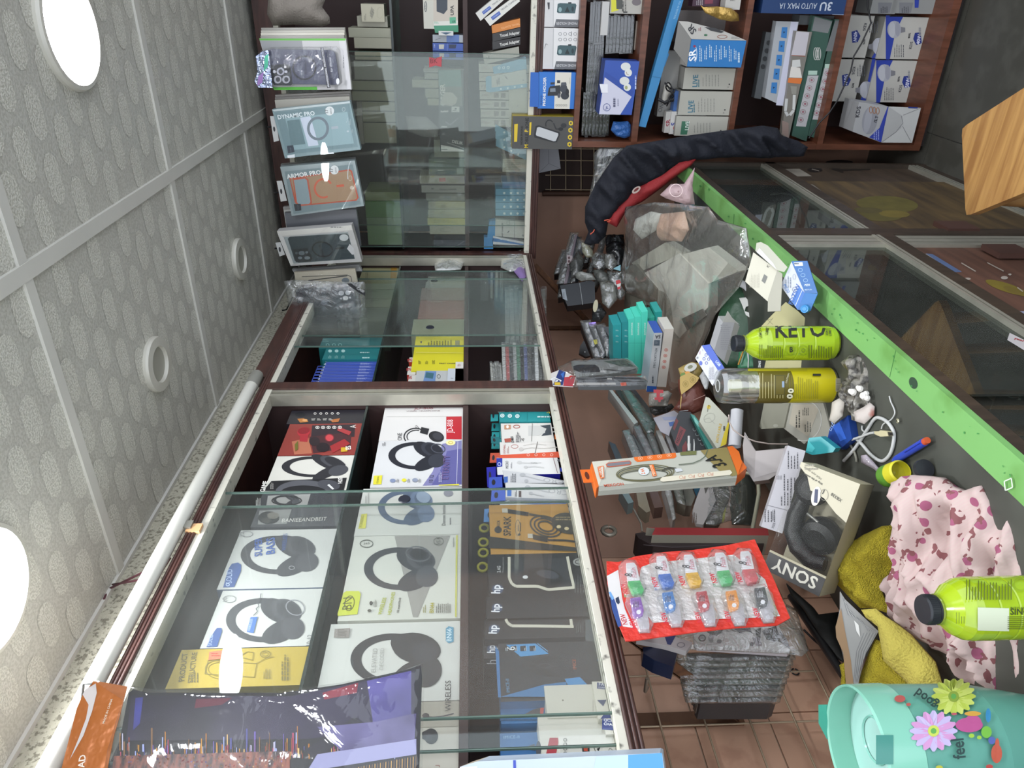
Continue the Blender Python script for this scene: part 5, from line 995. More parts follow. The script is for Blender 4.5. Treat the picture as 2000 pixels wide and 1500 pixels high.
for i,(x0,x1) in enumerate(((1240,1400),(1405,1700))):
 bbox('bulb_box',['white bulb carton in a hazy bag at the photo edge above the 40W cartons, left','white and blue bulb carton in a hazy bag at the photo edge, right'][i],ZK2,(x0,-90,x1-10,110),None,.1,'8d8e8c',(lambda x0:lambda a:(a.poly([(x0+20,20),(x0+130,20),(x0+110,100),(x0+20,105)],'77787c'),a.fine(x0+40,40,x0+100,100,4,'44454a'),a.poly([(x0+140,-60),(x0+180,-60),(x0+170,60),(x0+140,60)],'2c3f9a') if x0>1300 else None))(x0),Y=2.53)
tilt('bulb_box','opened white and blue bulb carton with orange rings and a white folded end',ZK2,[(1112,798),(1340,832),(1280,1112),(1060,1028)],.10,'a5a5a6',lambda a:(
 a.ell(1195,940,60,110,'8c8d94',10),a.ell(1180,940,28,104,'9a9ba2',10),[a.ring(1203+k*27,858+k*4,14,28,5,'9a6a44') for k in range(3)],a.poly([(1335,832),(1345,850),(1285,1112),(1190,1072),(1270,1000),(1300,920)],'31409a'),a.text('KDS',1110,915,1125,830,'33343a',bold=True),a.fine(1225,990,1275,1090,3,'8a94cc'),a.text('/S.T',1245,960,1262,905,'2c2c30',bold=True)),Y=2.405)
mb=MB();q=[PY(2.4045).hit(1400+x/4,y/4) for x,y in ((1342,832),(1590,842),(1520,1114),(1284,1112))];mb.prism(q,(0,-.004,0),M('bdbdbb'));A=Art(mb,PY(2.4005));A.P(*ZK2)
A.poly([(1342,832),(1450,905),(1440,1000),(1284,1112)],'a9a9a8');A.line([(1440,905),(1455,960),(1400,1030),(1290,1110)],4,'77777a');A.line([(1455,900),(1590,845)],4,'8a8a8c');A.line([(1450,985),(1520,1112)],4,'8a8a8c');A.poly([(1495,834),(1570,838),(1568,848),(1495,845)],'2a3a80')
ob=[x for x in bpy.data.objects if x.get('label','').startswith('opened white and blue')][0];mb.build('folded_end',ob)
# ================================================================ THE COUNTER
XF=-.516;CX0=-1.03;CY0,CY1=-.25,YW-.36
ct=thing('counter','glass topped shop counter with green taped edge and plywood doors','counter',(XF,1.0,0.0))
CD=wood('counter_dark_wood','2c241c','40342a',(3,20,3),.5)
TOPG=mixmat('smoked_counter_glass',lambda nt,N,L:(lambda tc,nz,cr,p:(L.new(tc.outputs['Object'],nz.inputs['Vector']),L.new(nz.outputs['Fac'],cr.inputs[0]),L.new(cr.outputs[0],p.inputs['Base Color']),L.new(nz.outputs['Fac'],p.inputs['Roughness']),p.outputs[0])[-1])(N.new('ShaderNodeTexCoord'),N.new('ShaderNodeTexNoise'),N.new('ShaderNodeValToRGB'),N.new('ShaderNodeBsdfPrincipled')))
_nt=TOPG.node_tree
for n_ in _nt.nodes:
 if n_.bl_idname == 'ShaderNodeTexNoise': n_.inputs['Scale'].default_value=5;n_.inputs['Detail'].default_value=6
 if n_.bl_idname == 'ShaderNodeValToRGB': n_.color_ramp.elements[0].color=(*lin('3a3b36'),1);n_.color_ramp.elements[1].color=(*lin('4c4e46'),1);n_.color_ramp.elements[0].position=.35;n_.color_ramp.elements[1].position=.68
mb=MB();mb.box(CX0,XF-.048,CY0,CY1,CZ-.006,CZ,TOPG);mb.build('glass_top',ct)
GREEN=spots('green_tape','74aa62','66984f',9,.6,.5,.02)
mb=MB();mb.box(XF-.048,XF,CY0,CY1,CZ-.01,CZ+.0015,GREEN);A=Art(mb,PZ(CZ+.0015));A.P();A.l=.0002
A.ell(1784,748,8,12,'2f4636',-20);A.line([(1750,684),(1738,736)],.8,'2f6a38');A.line([(1434,418),(1432,450)],.8,'2f6a38')
for k in range(38):
 t=random.random();y=345+t*640;x=1357+(y-342)*1.11-random.random()*38*(y/700);A.ell(x,y,random.uniform(.8,2.6),random.uniform(.6,1.8),'3f8a48',random.uniform(0,90),8)
A.line([(1966,940),(1980,934),(1982,952),(1968,958),(1966,940)],2.2,'d8e8d4')
mb.build('green_tape',ct)
mb=MB();mb.box(XF-.03,XF,CY0,CY1,.797,.82,CD);mb.box(XF-.03,XF,CY0,CY1,.512,.545,CD);mb.box(XF-.03,XF,1.645,1.69,.545,.797,CD);mb.box(XF-.03,XF,1.645,1.69,.06,.512,CD)
mb.box(XF-.03,XF-.002,CY0,CY1,0.0,.03,CD);mb.box(CX0,XF-.03,CY0,CY1,.50,.512,WDI);mb.box(CX0,CX0+.02,CY0,CY1,0.0,CZ-.006,CD);mb.box(CX0,XF,CY1-.02,CY1,0.0,CZ-.006,CD);mb.box(CX0,XF,CY0,CY0+.02,0.0,CZ-.006,CD)
mb.build('frame',ct)
for zs_ in (((.545,.552),(.556,.563)),((.030,.036),(.042,.050),(.054,.060))):
 mb=MB()
 for (z0,z1) in zs_:mb.box(XF-.028,XF-.001,CY0,CY1,z0,z1,ALU)
 mb.build('rail',ct)
for (z0,z1) in ((.563,.797),(.06,.512)):
 mb=MB()
 for y in (1.575,1.60,1.625): mb.box(XF-.028,XF-.003,y,y+.018,z0,z1,ALU)
 mb.build('door_channel',ct)
CG=glass('counter_door_glass',(.55,.58,.55),.05,4,.02,(.45,.46,.42))
for (y0,y1,x) in ((1.69,CY1,XF-.012),(.9,1.575,XF-.012),(CY0,1.02,XF-.022)):
 mb=MB();mb.box(x-.002,x+.002,y0,y1,.563,.797,CG);mb.build('glass_door',ct)
PLY1=wood('stained_plywood','3d3020','5d4a2c',(3,2,14),.6,2.0,0);PLY2=wood('red_plywood','4a3228','644436',(3,2,18),.6,2.0,0)
mb=MB();mb.box(XF-.02,XF-.014,2.19,CY1,.06,.512,wood('dark_plywood','32271c','46372a',(3,2,14),.6,2,0));mb.box(XF-.02,XF-.012,2.186,2.194,.06,.512,M('7a6a50',.7));A=Art(mb,PX(XF-.014));A.P(1350,250,4.285)
A.ell(1240,288,115,20,'1a1614');A.ell(1035,352,65,20,'1c1816');A.line([(1010,345),(1070,360)],5,'8a8076');A.poly([(1130,312),(1260,345),(1500,342),(1500,352),(1270,362),(1275,380),(1180,350)],'1f1a16');A.poly([(735,345),(905,343),(1010,405),(830,408)],'8d877c')
mb.build('plywood_door',ct)
mb=MB();mb.box(XF-.012,XF-.006,1.69,2.19,.06,.512,PLY1);A=Art(mb,PX(XF-.006));A.P(1350,250,4.285)
for (cx,cy,rx,ry,c) in ((1640,640,260,70,'5b5220'),(1560,740,200,40,'554c1e'),(1700,720,130,30,'6a5c22'),(1480,690,120,24,'4e4520')): A.ell(cx,cy,rx,ry,M(c,.8,var=.25,vs=20),3)
A.poly([(935,468),(1020,475),(1130,560),(1060,560)],'77746c');mb.build('plywood_door',ct)
mb=MB();mb.box(XF-.018,XF-.010,CY0,1.575,.06,.512,PLY2);A=Art(mb,PX(XF-.010));A.P(1600,450,3.75)
A.poly([(725,190),(790,170),(1040,300),(925,312)],'9c9890');A.poly([(780,170),(830,175),(1045,305),(985,308)],'55688c');A.ell(1370,420,160,32,M('74651c',.7,var=.2,vs=20),18);A.ell(1450,450,110,22,M('6a5a1c',.7,var=.2,vs=20),18)
for p in (((1230,238),(1350,300)),((1040,240),(1145,302)),((1150,412),(1195,445)),((1450,420),(1490,450)),((1270,495),(1300,515))): A.line(p,8,'a0968a')
for p in ((1085,358,24,9),(1355,350,26,12),(1395,326,12,7)): A.ell(*p,'a89e94')
A.poly([(1370,598),(1500,595),(1500,615),(1410,620)],'8a8ca0')
mb.build('plywood_door',ct)
for (x,y) in ((1830,445),(1925,492)):
 c=PX(XF-.006).hit(x,y);mb=MB();mb.box(c[0],c[0]+.012,c[1]-.045,c[1]+.02,c[2]-.08,c[2]+.0,M('4a3028',.6));mb.build('door_pull',ct)
# small things inside the counter, seen through its glass
def inX(name,label,pts,X,col,z=(0,0,1),depth=.03,art=None,cat='box',group=None):
 pl=PX(X);q=[pl.hit(z[0]+a/z[2],z[1]+b/z[2]) for a,b in pts]
 def a2(a):
  if art:a.P(*z);art(a)
 return carton(name,label,q,pl,depth,col,a2,cat,group)
ZM,ZN=(1350,250,4.285),(1600,450,3.75)
for i,x in enumerate((600,720,830)):
 inX('phone_case',['first','second','third'][i] + ' pale bagged case from the left inside the far section of the counter',[(x,620),(x+90,625),(x+70,848),(x-30,842)],XF-.07,['8d8d8a','77716f','6f6b6a'][i],ZM,.02,None,'phone case')
inX('cable_bag','greyish small bag beside the three cases inside the counter',[(960,700),(1110,730),(1180,840),(1000,848)],XF-.075,'7c7c78',ZM,.02,None,'bag')
inX('glass_bottle','yellowish glass bottle lying inside the far section of the counter',[(365,380),(600,380),(705,400),(710,425),(600,425),(365,405)],XF-.08,'5a5a38',ZM,.03,lambda a:(a.line([(400,395),(700,408)],5,'8a8660'),a.ell(368,386,6,5,'e8e8dc')),'bottle')
mb=MB();mb.tube([PX(XF-.05).hit(1350+x/4.285,250+y/4.285) for x,y in ((665,558),(760,545),(840,560),(890,610),(915,690),(912,800))],.0025,M('9a9a98',.5),6);tag(mb.build('charging_cable'),'white cable lying inside the far section of the counter','cable')
mb=MB();mb.tube([PX(XF-.06).hit(1350+x/4.285,250+y/4.285) for x,y in ((740,610),(800,660),(850,700),(870,760),(900,805))],.0022,M('17171a',.5),6);tag(mb.build('charging_cable'),'black cable lying inside the far section of the counter','cable')
inX('bulb_box','white and blue carton inside the counter below the green edge',[(0,150),(350,150),(400,320),(60,330)],XF-.06,'6d7072',ZN,.05,lambda a:(a.poly([(80,150),(200,150),(190,320),(70,320)],'243c80'),a.ring(370,185,40,34,5,'1a1a1c'),a.fine(210,160,330,200,3,'9a9a98','x'),a.poly([(355,270),(375,250),(400,255),(425,290),(360,295)],'7f7228')))
inX('headset_box','dark round headset shape inside the counter with a reddish ring',[(435,290),(500,262),(640,290),(650,360),(600,410),(500,380)],XF-.07,'1f1d1f',ZN,.04,lambda a:a.ring(600,310,28,40,6,'7a4038'),'headset')
inX('speaker_box','navy box with grey capitals lying inside the counter at the photo edge',[(1330,1105),(1600,1100),(1600,1290),(1365,1270),(1310,1180)],XF-.05,'222c40',ZN,.06,lambda a:(a.text('BASS',1380,1125,1380,1225,'a8aab0',1,True),a.text('HEAVY',1335,1120,1345,1215,'8a8c94',1,True),a.ring(1440,1190,30,40,4,'9a4048')))
inX('plastic_bag','pale and red crumpled bag next to the navy box inside the counter',[(1250,1080),(1310,1030),(1400,1020),(1480,1080),(1460,1100),(1330,1120),(1310,1180),(1260,1140)],XF-.055,'8a7a72',ZN,.02,lambda a:a.poly([(1285,1040),(1345,1100),(1310,1170),(1260,1120)],'9a4a44'),'bag')
mb=MB();q=[PX(XF-.0095).hit(1600+x/3.75,450+y/3.75) for x,y in ((1395,750),(1600,850),(1600,935),(1378,800))];mb.prism(q,(-.0005,0,0),M('b9b4b4'));A=Art(mb,PX(XF-.0095));A.P(*ZN);A.l=.0005;A.text('ital',1500,808,1435,790,'a03038',1,True);mb.build('door_sticker',ct)
# stool
st=thing('stool','square bamboo topped stool standing on the grey floor','stool',(-.3,1.48,0))
BAM=wood('bamboo_slats','94683a','c09458',(1.0,17,2),.45,3.2)
q=[PZ(.45).hit(*p) for p in ((2060,133),(1878,250),(1886,423),(2090,340))]
mb=MB();c=sum(q)/4;qq=[]
for i in range(4):
 a,b,d=q[i],q[i-1],q[(i+1) % 4];u,v=_n(b-a)*.016,_n(d-a)*.016;qq+=[a+u,a+(u+v)*.18,a+v]
mb.prism(qq,(0,0,-.02),BAM);mb.build('seat',st)
LEGM=wood('stool_leg_wood','7c5a34','96703f',(6,6,1),.5)
for p in q:
 t=c+(p-c)*.72;mb=MB();o1=(p-c)*.9+c;mb.tube([t+np.array([0,0,-.02]),np.array([o1[0],o1[1],0.0])],.013,LEGM,10);mb.build('leg',st)
# ================================================================ PHONE CASES HANGING BEFORE THE BACK SHOWCASE
ZP,ZQ=(480,0,4.285),(480,300,4.285)
CF=film('case_film',(.98,.98,.98),.0,.012,.07,.6,30)
def hook(x,y,Y,parent):
 a=PY(YB-.002).hit(x-6,y-3);b=PY(Y).hit(x,y);a=np.array([b[0],YB-.004,b[2]+.01]);mb=MB()
 mb.tube([a,b,b+np.array([0,-.02,.0]),b+np.array([0,-.026,.012])],.0022,M('3a3a3c',.35,.7),6);o=mb.build('display_hook',parent);return o
hk=bk
def pane(name,label,pts,z,Y,depth,body,art,cat='phone case box',tab=None,tilt_n=(0,-1,0),film_=True,group=None,side=None,inner=None):
 pl=Pl((at(600,300,1)[0],Y,0),tilt_n);pl=Pl((0,Y,0),tilt_n);ox,oy,k=z
 q=[pl.hit(ox+a/k,oy+b/k) for a,b in pts]
 def a2(a):
  if art:a.P(*z);art(a)
 mb=MB();mb.prism(q,-pl.n*depth,M(body,.3),M(side,.35) if side else None);a2(Art(mb,pl,q if len(q)==4 else None))
 o=tag(mb.build(name),label,cat,group)
 if tab:
  t=[pl.hit(ox+a/k,oy+b/k)-pl.n*.004 for a,b in tab];mb=MB();mb.prism(t,-pl.n*.0012,M('b8b8b6',.4));A=Art(mb,Pl(t[0],pl.n),t);A.l=.0002;A.P(*z);cx,cy=sum(a for a,b in tab)/4,sum(b for a,b in tab)/4;A.ell(cx,cy,9,22,'2c2c30',-8);mb.build('hang_tab',o)
 if film_:
  f=[v+pl.n*.003 for v in q];mb=MB();mb.prism(f,-pl.n*.0006,glass('case_front',(.985,.985,.985),.004,3,0.0));mb.build('clear_front',o)
 return o
def backs(n,pts,z,Y,lab,grp,cols,dy=-14,dx=3,depth=.014):
 for i in range(1,n+1):
  yy=Y+depth*1.3*i
  pane('phone_case_box',lab,[(a+dx*i,b+dy*i) for a,b in pts],z,yy,depth,cols[i % len(cols)],None,film_=False,group=grp)
Y0=2.09
# 1 green and white card with a grey case
P1=[(118,325),(835,328),(885,748),(232,742)]
backs(4,[(120,322),(820,318),(872,700),(200,700)],ZP,Y0,'white boxed phone case behind the green edged one, seen only by its edge','boxed cases behind the green edged one',['b8b4a8','8f8c84','cfcabc'],-22,2)
o=pane('phone_case_box','white and grey case box with a green rim behind the bagged grey case',[(112,322),(838,322),(886,750),(240,754)],ZP,Y0,.016,'b8b6b6',lambda a:(
 a.poly([(112,322),(838,322),(832,340),(118,338)],'5aa83c'),a.poly([(222,728),(595,726),(600,752),(240,754)],'4fae2c'),a.poly([(118,340),(470,340),(480,420),(150,430)],'8f9092'),a.poly([(780,340),(832,340),(884,745),(850,745)],'c2c0c2'),a.fine(815,400,830,570,1,'8a8a8c')),film_=False,side='c9c7c0')
GC=P3 if False else None
plc=PY(Y0-.014)
def casebody(name,label,outline,z,pl,depth,col,art,cat='phone case',rough=.25,bag=None,bagm=None,bagname='bag',bt=.012):
 ox,oy,k=z;q=[pl.hit(ox+a/k,oy+b/k) for a,b in outline];mb=MB();mb.prism(q,-pl.n*depth,M(col,rough))
 A=Art(mb,pl);A.P(*z);art and art(A);o=tag(mb.build(name),label,cat)
 if bag:puff(bag,Pl(pl.p+pl.n*.001,pl.n),bt,bagm or FILM,res=.008,r=.015,fold=.006,fs=45,name=bagname,parent=o,k=z,back=.012)
 return o
def rr(x0,y0,x1,y1,r,sk=0,skx=0):
 """rounded rectangle outline; sk shears y along x, skx shears x along y"""
 pts=[]
 for (cx,cy,a0) in ((x1-r,y0+r,-90),(x1-r,y1-r,0),(x0+r,y1-r,90),(x0+r,y0+r,180)):
  for k in range(5):
   a=math.radians(a0+22.5*k);x,y=cx+r*math.cos(a),cy+r*math.sin(a);pts.append((x+skx*(y-y0),y+sk*(x-x0)))
 return pts
casebody('phone_case','clear grey phone case with three camera rings in a holographic headed bag',rr(175,410,745,700,42,.02,.14),ZP,plc,.009,'55576a',lambda A:(
 A.poly([(205,545),(330,535),(375,555),(392,700),(380,715),(240,712),(222,690)],'24262e'),A.ell(292,598,33,33,'9c9caa'),A.ell(292,598,18,20,'34363e'),A.ell(268,665,33,33,'a4a4ae'),A.ell(270,665,18,20,'34363e'),A.ell(338,665,33,33,'a4a4ae'),A.ell(340,665,18,20,'34363e'),A.ell(240,600,13,13,'b8b8c4'),A.ell(338,600,12,12,'b8b8c4'),A.ell(330,560,8,10,'dcdce4'),
 A.ring(490,567,102,104,15,'2c2d36',n=36),A.text('PHONEN',510,620,510,520,'3a3b46')),bag=[(75,500),(130,420),(220,395),(500,392),(760,390),(790,420),(808,690),(770,725),(400,725),(240,740),(100,735),(70,660),(90,600)],bagm=CF)
o=[x for x in bpy.data.objects if x.get('label','').startswith('clear grey phone case')][0]
mb=MB();A=Art(mb,PY(Y0-.03));A.P(*ZP);HOLO=M('9aa4c0',.18,.7,bump=.5,bs=80);A.poly([(85,470),(140,430),(190,420),(205,560),(225,735),(110,735),(75,680),(100,600)],HOLO)
A.text('Fashion case',165,705,125,470,'1f3a3c',.9,True);A.poly([(105,640),(150,600),(140,690),(95,720)],M('b48fd0',.2,.6));A.poly([(160,470),(190,450),(185,560),(150,600)],M('5fc0a0',.2,.6));mb.build('bag_header',o)
mb=MB();A=Art(mb,PY(Y0-.034));A.P(*ZP);A.poly([(625,398),(648,396),(710,735),(682,738)],'1f1f24');A.text('PROFESSIONAL PRODUCTION',702,728,646,400,'c8c8d0',1,True);A.text('for iPhone',728,600,712,480,'c8c8d0');A.ell(770,680,14,26,'d5d5da');mb.build('bag_print',o)
# 2 DYNAMIC PRO
P2=[(220,918),(872,846),(962,1252),(328,1325)]
backs(3,[(240,860),(865,828),(900,1180),(300,1250)],ZP,Y0-.01,'boxed phone case behind the pale ring case box, seen only by its edge','boxed cases behind the pale ring case box',['9a9690','aaa69c','7f7c78'],-22,2)
# the camera islands and faces are drawn flat; a small plain cat-like printed mascot is left out
pane('phone_case_box','pale blue phone case box with a pale grey ring under its clear front',P2,ZP,Y0-.03,.022,'7d959a',lambda a:(
 a.poly([(245,945),(865,872),(940,1228),(345,1295)],'6d868c'),a.poly([(330,990),(850,935),(905,1200),(400,1255)],'8aa5ab'),a.poly([(345,1010),(450,998),(500,1205),(380,1218)],'5f7a80'),a.poly([(455,985),(540,972),(610,1215),(525,1225)],'c6cedd'),
 a.ring(605,1075,92,100,22,'67747e',n=30),a.poly([(715,1060),(772,1052),(775,1075),(718,1082)],'a3acb4'),a.text('DYNAMIC PRO',272,998,580,962,'dfe6e8',1,True),a.ell(702,928,38,38,'d6dada'),a.text('17',690,945,686,915,'33383c',bold=True),a.text('SERIES',722,955,716,905,'33383c'),
 a.ring(820,915,14,18,3,'b8c4c8'),a.line([(850,985),(852,1010),(840,1025)],3,'b8c4c8'),a.fine(862,985,882,1045,2,'a8b6ba'),a.fine(880,1075,898,1110,2,'a8b6ba'),a.ell(855,1098,10,8,'b8c4c8'),a.poly([(345,1220),(398,1214),(410,1272),(355,1282)],'1f2a3c'),a.text('COASE',385,1275,380,1235,'6a7888'),a.poly([(348,1300),(410,1290),(412,1318),(352,1322)],'e4e8ec'),a.poly([(655,1280),(735,1272),(740,1285),(655,1292)],'dfe4e8'),
 a.poly([(218,918),(872,846),(876,862),(240,932)],'b9c4c6')),tab=[(200,975),(245,975),(275,1180),(232,1190)])
# 3 ARMOR PRO
backs(2,[(290,110),(910,55),(940,200),(330,260)],ZQ,Y0,'clear case box behind the orange framed case box, seen only by its edge','boxed cases behind the orange framed case box',['8d908e','77797a'],-10,1)
pane('phone_case_box','pale blue phone case box with an orange framed case',[(288,112),(912,58),(990,438),(385,522)],ZQ,Y0-.03,.022,'8d9a9c',lambda a:(
 a.poly([(325,150),(895,90),(965,425),(400,505)],'728488'),a.poly([(365,205),(870,130),(890,145),(945,370),(925,395),(440,440),(412,410)],'b04a30'),a.poly([(375,215),(865,142),(880,152),(932,370),(915,385),(450,428),(420,400)],'9c7f62'),a.poly([(395,210),(500,198),(525,215),(555,410),(540,430),(440,438),(418,415)],'b5543c'),a.poly([(403,222),(495,208),(512,222),(542,405),(530,420),(448,426),(430,408)],'83959a'),
 a.ring(650,290,80,85,16,'c4593c',a0=60,a1=330,n=30),a.poly([(757,262),(820,256),(824,275),(762,280)],'c4593c'),a.text('ARMOR PRO',348,210,632,172,'e6e8e6',1,True),a.ell(742,136,36,38,'d8dada'),a.text('17',730,152,728,122,'33383c',bold=True),a.text('SERIES',762,160,758,115,'33383c'),
 a.ell(888,285,16,16,'c8b8a8'),a.ring(875,205,16,22,3,'c8b8a8'),a.poly([(402,422),(460,418),(466,474),(415,480)],'1c222e'),a.text('COASE',445,470,440,430,'5a6674'),a.ring(885,190,34,130,6,'ccd4d6',a0=170,a1=265)),tab=[(255,232),(300,230),(342,398),(290,405)])
# 4 white boxed magnetic case
backs(3,[(330,520),(930,490),(970,800),(380,840)],ZQ,Y0-.02,'white rimmed case box behind the magnetic ring case box','boxed cases behind the magnetic ring case',['a9a8a4','5f6166','c5c4be'],-24,-6)
pane('phone_case_box','white framed box with a dark green magnetic ring phone case',[(262,650),(885,600),(972,905),(378,940)],ZQ,Y0-.055,.03,'b4b2b0',lambda a:(
 a.poly([(262,650),(885,600),(893,640),(275,692)],'cac7c0'),a.fine(710,612,870,628,1,'7a7a7a','x'),a.poly([(318,700),(855,655),(915,880),(400,920)],'8c9494'),a.poly([(352,712),(370,695),(845,668),(860,682),(912,880),(440,912),(410,895)],'2c383c'),
 a.ring(642,800,90,66,12,'14181a',rot=12,n=32),a.text('MAGICTAL',660,862,625,755,'14181a',1.2,True),a.poly([(395,800),(520,790),(560,880),(540,905),(420,908)],'191d22'),a.ell(468,832,26,18,'5a6468'),a.ell(515,872,24,14,'6a7478'),a.ell(455,872,18,12,'6a7478'),a.ell(425,832,12,10,'4a5458'),a.ell(510,825,12,10,'5a6468'),
 a.poly([(750,790),(800,782),(825,775),(825,795),(755,802)],'14181a'),a.ell(822,702,38,28,'b0b4b4'),a.poly([(848,795),(870,755),(905,790),(912,840),(890,845)],'bcbcbc'),a.poly([(262,650),(275,690),(378,940),(400,920),(318,700)],'c6c4c0')),tab=[(245,750),(290,745),(325,850),(280,865)])
backs(2,[(385,965),(945,925),(970,975),(420,1020)],ZQ,Y0-.04,'dark edged bagged case below the magnetic ring case box','cases below the magnetic ring case',['55565a','8f8f8f'],6,2)
pane('phone_case_box','cream card with a thin black phone outline behind the lowest bagged case',[(405,995),(915,965),(935,1080),(420,1100)],ZQ,Y0-.05,.01,'b5ad9c',lambda a:(a.line([(470,1030),(850,1015),(880,1030),(888,1075)],5,'2a2a2c'),a.line([(525,1062),(850,1022)],8,'2a2a2c'),a.ell(835,1062,32,24,'6a7278')))
casebody('phone_case','dark blue phone case with four camera holes in a clear bag',rr(415,1130,905,1360,36,-.03,.14),ZQ,PY(Y0-.08),.010,'272d38',lambda A:(
 A.ell(800,1168,23,20,'b4b6ba'),A.ell(855,1164,22,20,'b4b6ba'),A.ell(835,1208,23,19,'b8b8b8'),A.ell(798,1212,8,8,'a4a6aa'),A.ell(872,1205,9,8,'a4a6aa'),A.ell(655,1248,28,20,'47505f'),A.line([(675,1245),(730,1248)],5,'11151d'),A.ring(500,1300,55,50,4,'1a1f2a'),A.line([(865,1275),(890,1300)],4,'11151d'),
 A.poly([(385,1148),(408,1146),(414,1198),(392,1200)],'b4b4b2')),bag=[(322,1068),(400,1058),(700,1072),(900,1075),(990,1072),(1002,1110),(998,1280),(1018,1330),(1010,1372),(940,1376),(700,1362),(430,1385),(370,1330),(345,1200)],bagm=film('case_bag_film',(.93,.94,.94),.05,.10,.10,.9,35),bt=.014)
o=[x for x in bpy.data.objects if x.get('label','').startswith('dark blue phone case with four')][0]
mb=MB();A=Art(mb,PY(Y0-.10));A.P(*ZQ);A.poly([(845,1088),(880,1085),(1002,1165),(998,1190),(940,1160)],'1c1c20');A.text('CASE',925,1130,985,1165,'b8b8b8',1,True);mb.build('bag_print',o)
for (x,y) in ((520,130),(536,245),(548,372),(548,480),(562,600)): hook(x,y,Y0+.02,bk)
# ================================================================ WIRE GRID, BRACKETS AND BAGGED CASES BELOW THE LEFT SHOWCASE
XG=XW+.022
RUST=spots('rusty_angle_iron','5a3c28','6e4a30',40,.55,.75,.2)
WIRE=M('b09c82',.45,.3)
gd=thing('wire_grid','thin metal wire grid panel on the tiled wall below the left showcase','wire grid',(XG,.9,1.0))
for k in range(8):
 y=.28+k*.105;mb=MB();mb.tube([(XG,y,.87),(XG,y,1.29)],.0018,WIRE,6);mb.build('wire',gd)
for k in range(6):
 z=.875+k*.08;mb=MB();mb.tube([(XG+.004,.26,z),(XG+.004,1.04,z)],.0018,WIRE,6);mb.build('wire',gd)
g2=thing('wire_grid','rusty wire grid panel with wooden frame on the back wall left of the shelf unit','wire grid',(-.6,YW,1.0))
for x in (1075,1105,1135,1160): mb=MB();a,b=PY(YW-.012).hit(x,285),PY(YW-.012).hit(x,372);mb.tube([a,b],.0022,WIRE,6);mb.build('wire',g2)
for y in (290,313,342,370): mb=MB();a,b=PY(YW-.010).hit(1065,y),PY(YW-.010).hit(1170,y+1);mb.tube([a,b],.0022,WIRE,6);mb.build('wire',g2)
mb=MB();a,b=PY(YW-.02).hit(1060,378),PY(YW-.02).hit(1190,378);mb.tube([a,b],.010,M('4a3022',.7),6);mb.build('frame',g2)
mb=MB();q=[PY(YW-.003).hit(*p) for p in ((1046,290),(1190,290),(1190,376),(1046,376))];mb.prism(q,(0,.002,0),M('33211c',.7));mb.build('dark_backing',g2)
def bracket(label,pw,pf,pt):
 """angle iron bracket: wall leg, shelf leg and slanted strut"""
 b=thing('steel_bracket',label,'bracket',PX(XW+.006).hit(*pw))
 lo=PX(XW+.010).hit(*pw);top=np.array([lo[0],lo[1],1.303]);fr=np.array([XA-.06,lo[1]-.0,1.303])
 def bar(a,c,nm,w=.013):
  mb=MB();d=_n(c-a);s=np.array([0,1,0])*w;n_=np.cross(d,[0,1,0])*.002
  mb.prism([a-s+n_,c-s+n_,c+s+n_,a+s+n_],-n_*2,RUST);mb.prism([a-s,c-s,c-s+np.cross(d,[0,1,0])*.02,a-s+np.cross(d,[0,1,0])*.02],(0,.002,0),RUST);mb.build(nm,b)
 bar(lo,top,'wall_leg');bar(fr,top,'shelf_leg');bar(fr+np.array([.0,0,-.004]),lo+np.array([.004,0,.012]),'strut',.011)
bracket('rusty angle iron bracket under the left showcase beside the tiled wall',(1450,1400),None,None)
bracket('brown angle iron bracket under the far corner of the left showcase',(1158,640),None,None)
def slab(name,label,pts,X,depth,col,z=(0,0,1),art=None,cat='phone case',bag=None,bagm=None,group=None,n=(1,0,0),rough=.3,p0=None,side=None):
 pl=Pl(p0 if p0 is not None else (X,0,0),n);ox,oy,k=z;q=[pl.hit(ox+a/k,oy+b/k) for a,b in pts]
 mb=MB();m=M(col,rough) if isinstance(col,str) else col
 mb.prism(q,-pl.n*depth,m,M(side,rough) if side else None);A=Art(mb,pl,q if len(q)==4 else None);A.P(*z);art and art(A);o=tag(mb.build(name),label,cat,group)
 if bag:puff(bag,Pl(pl.p+pl.n*.001,pl.n),.008,bagm or FILM,res=.010,r=.015,fold=.007,fs=45,name='bag',parent=o,k=z,back=depth)
 return o
ZR=(1150,1020,3.751)
BX=film('bag_thick_film',(.86,.87,.84),.08,.10,.10,1.0,40)
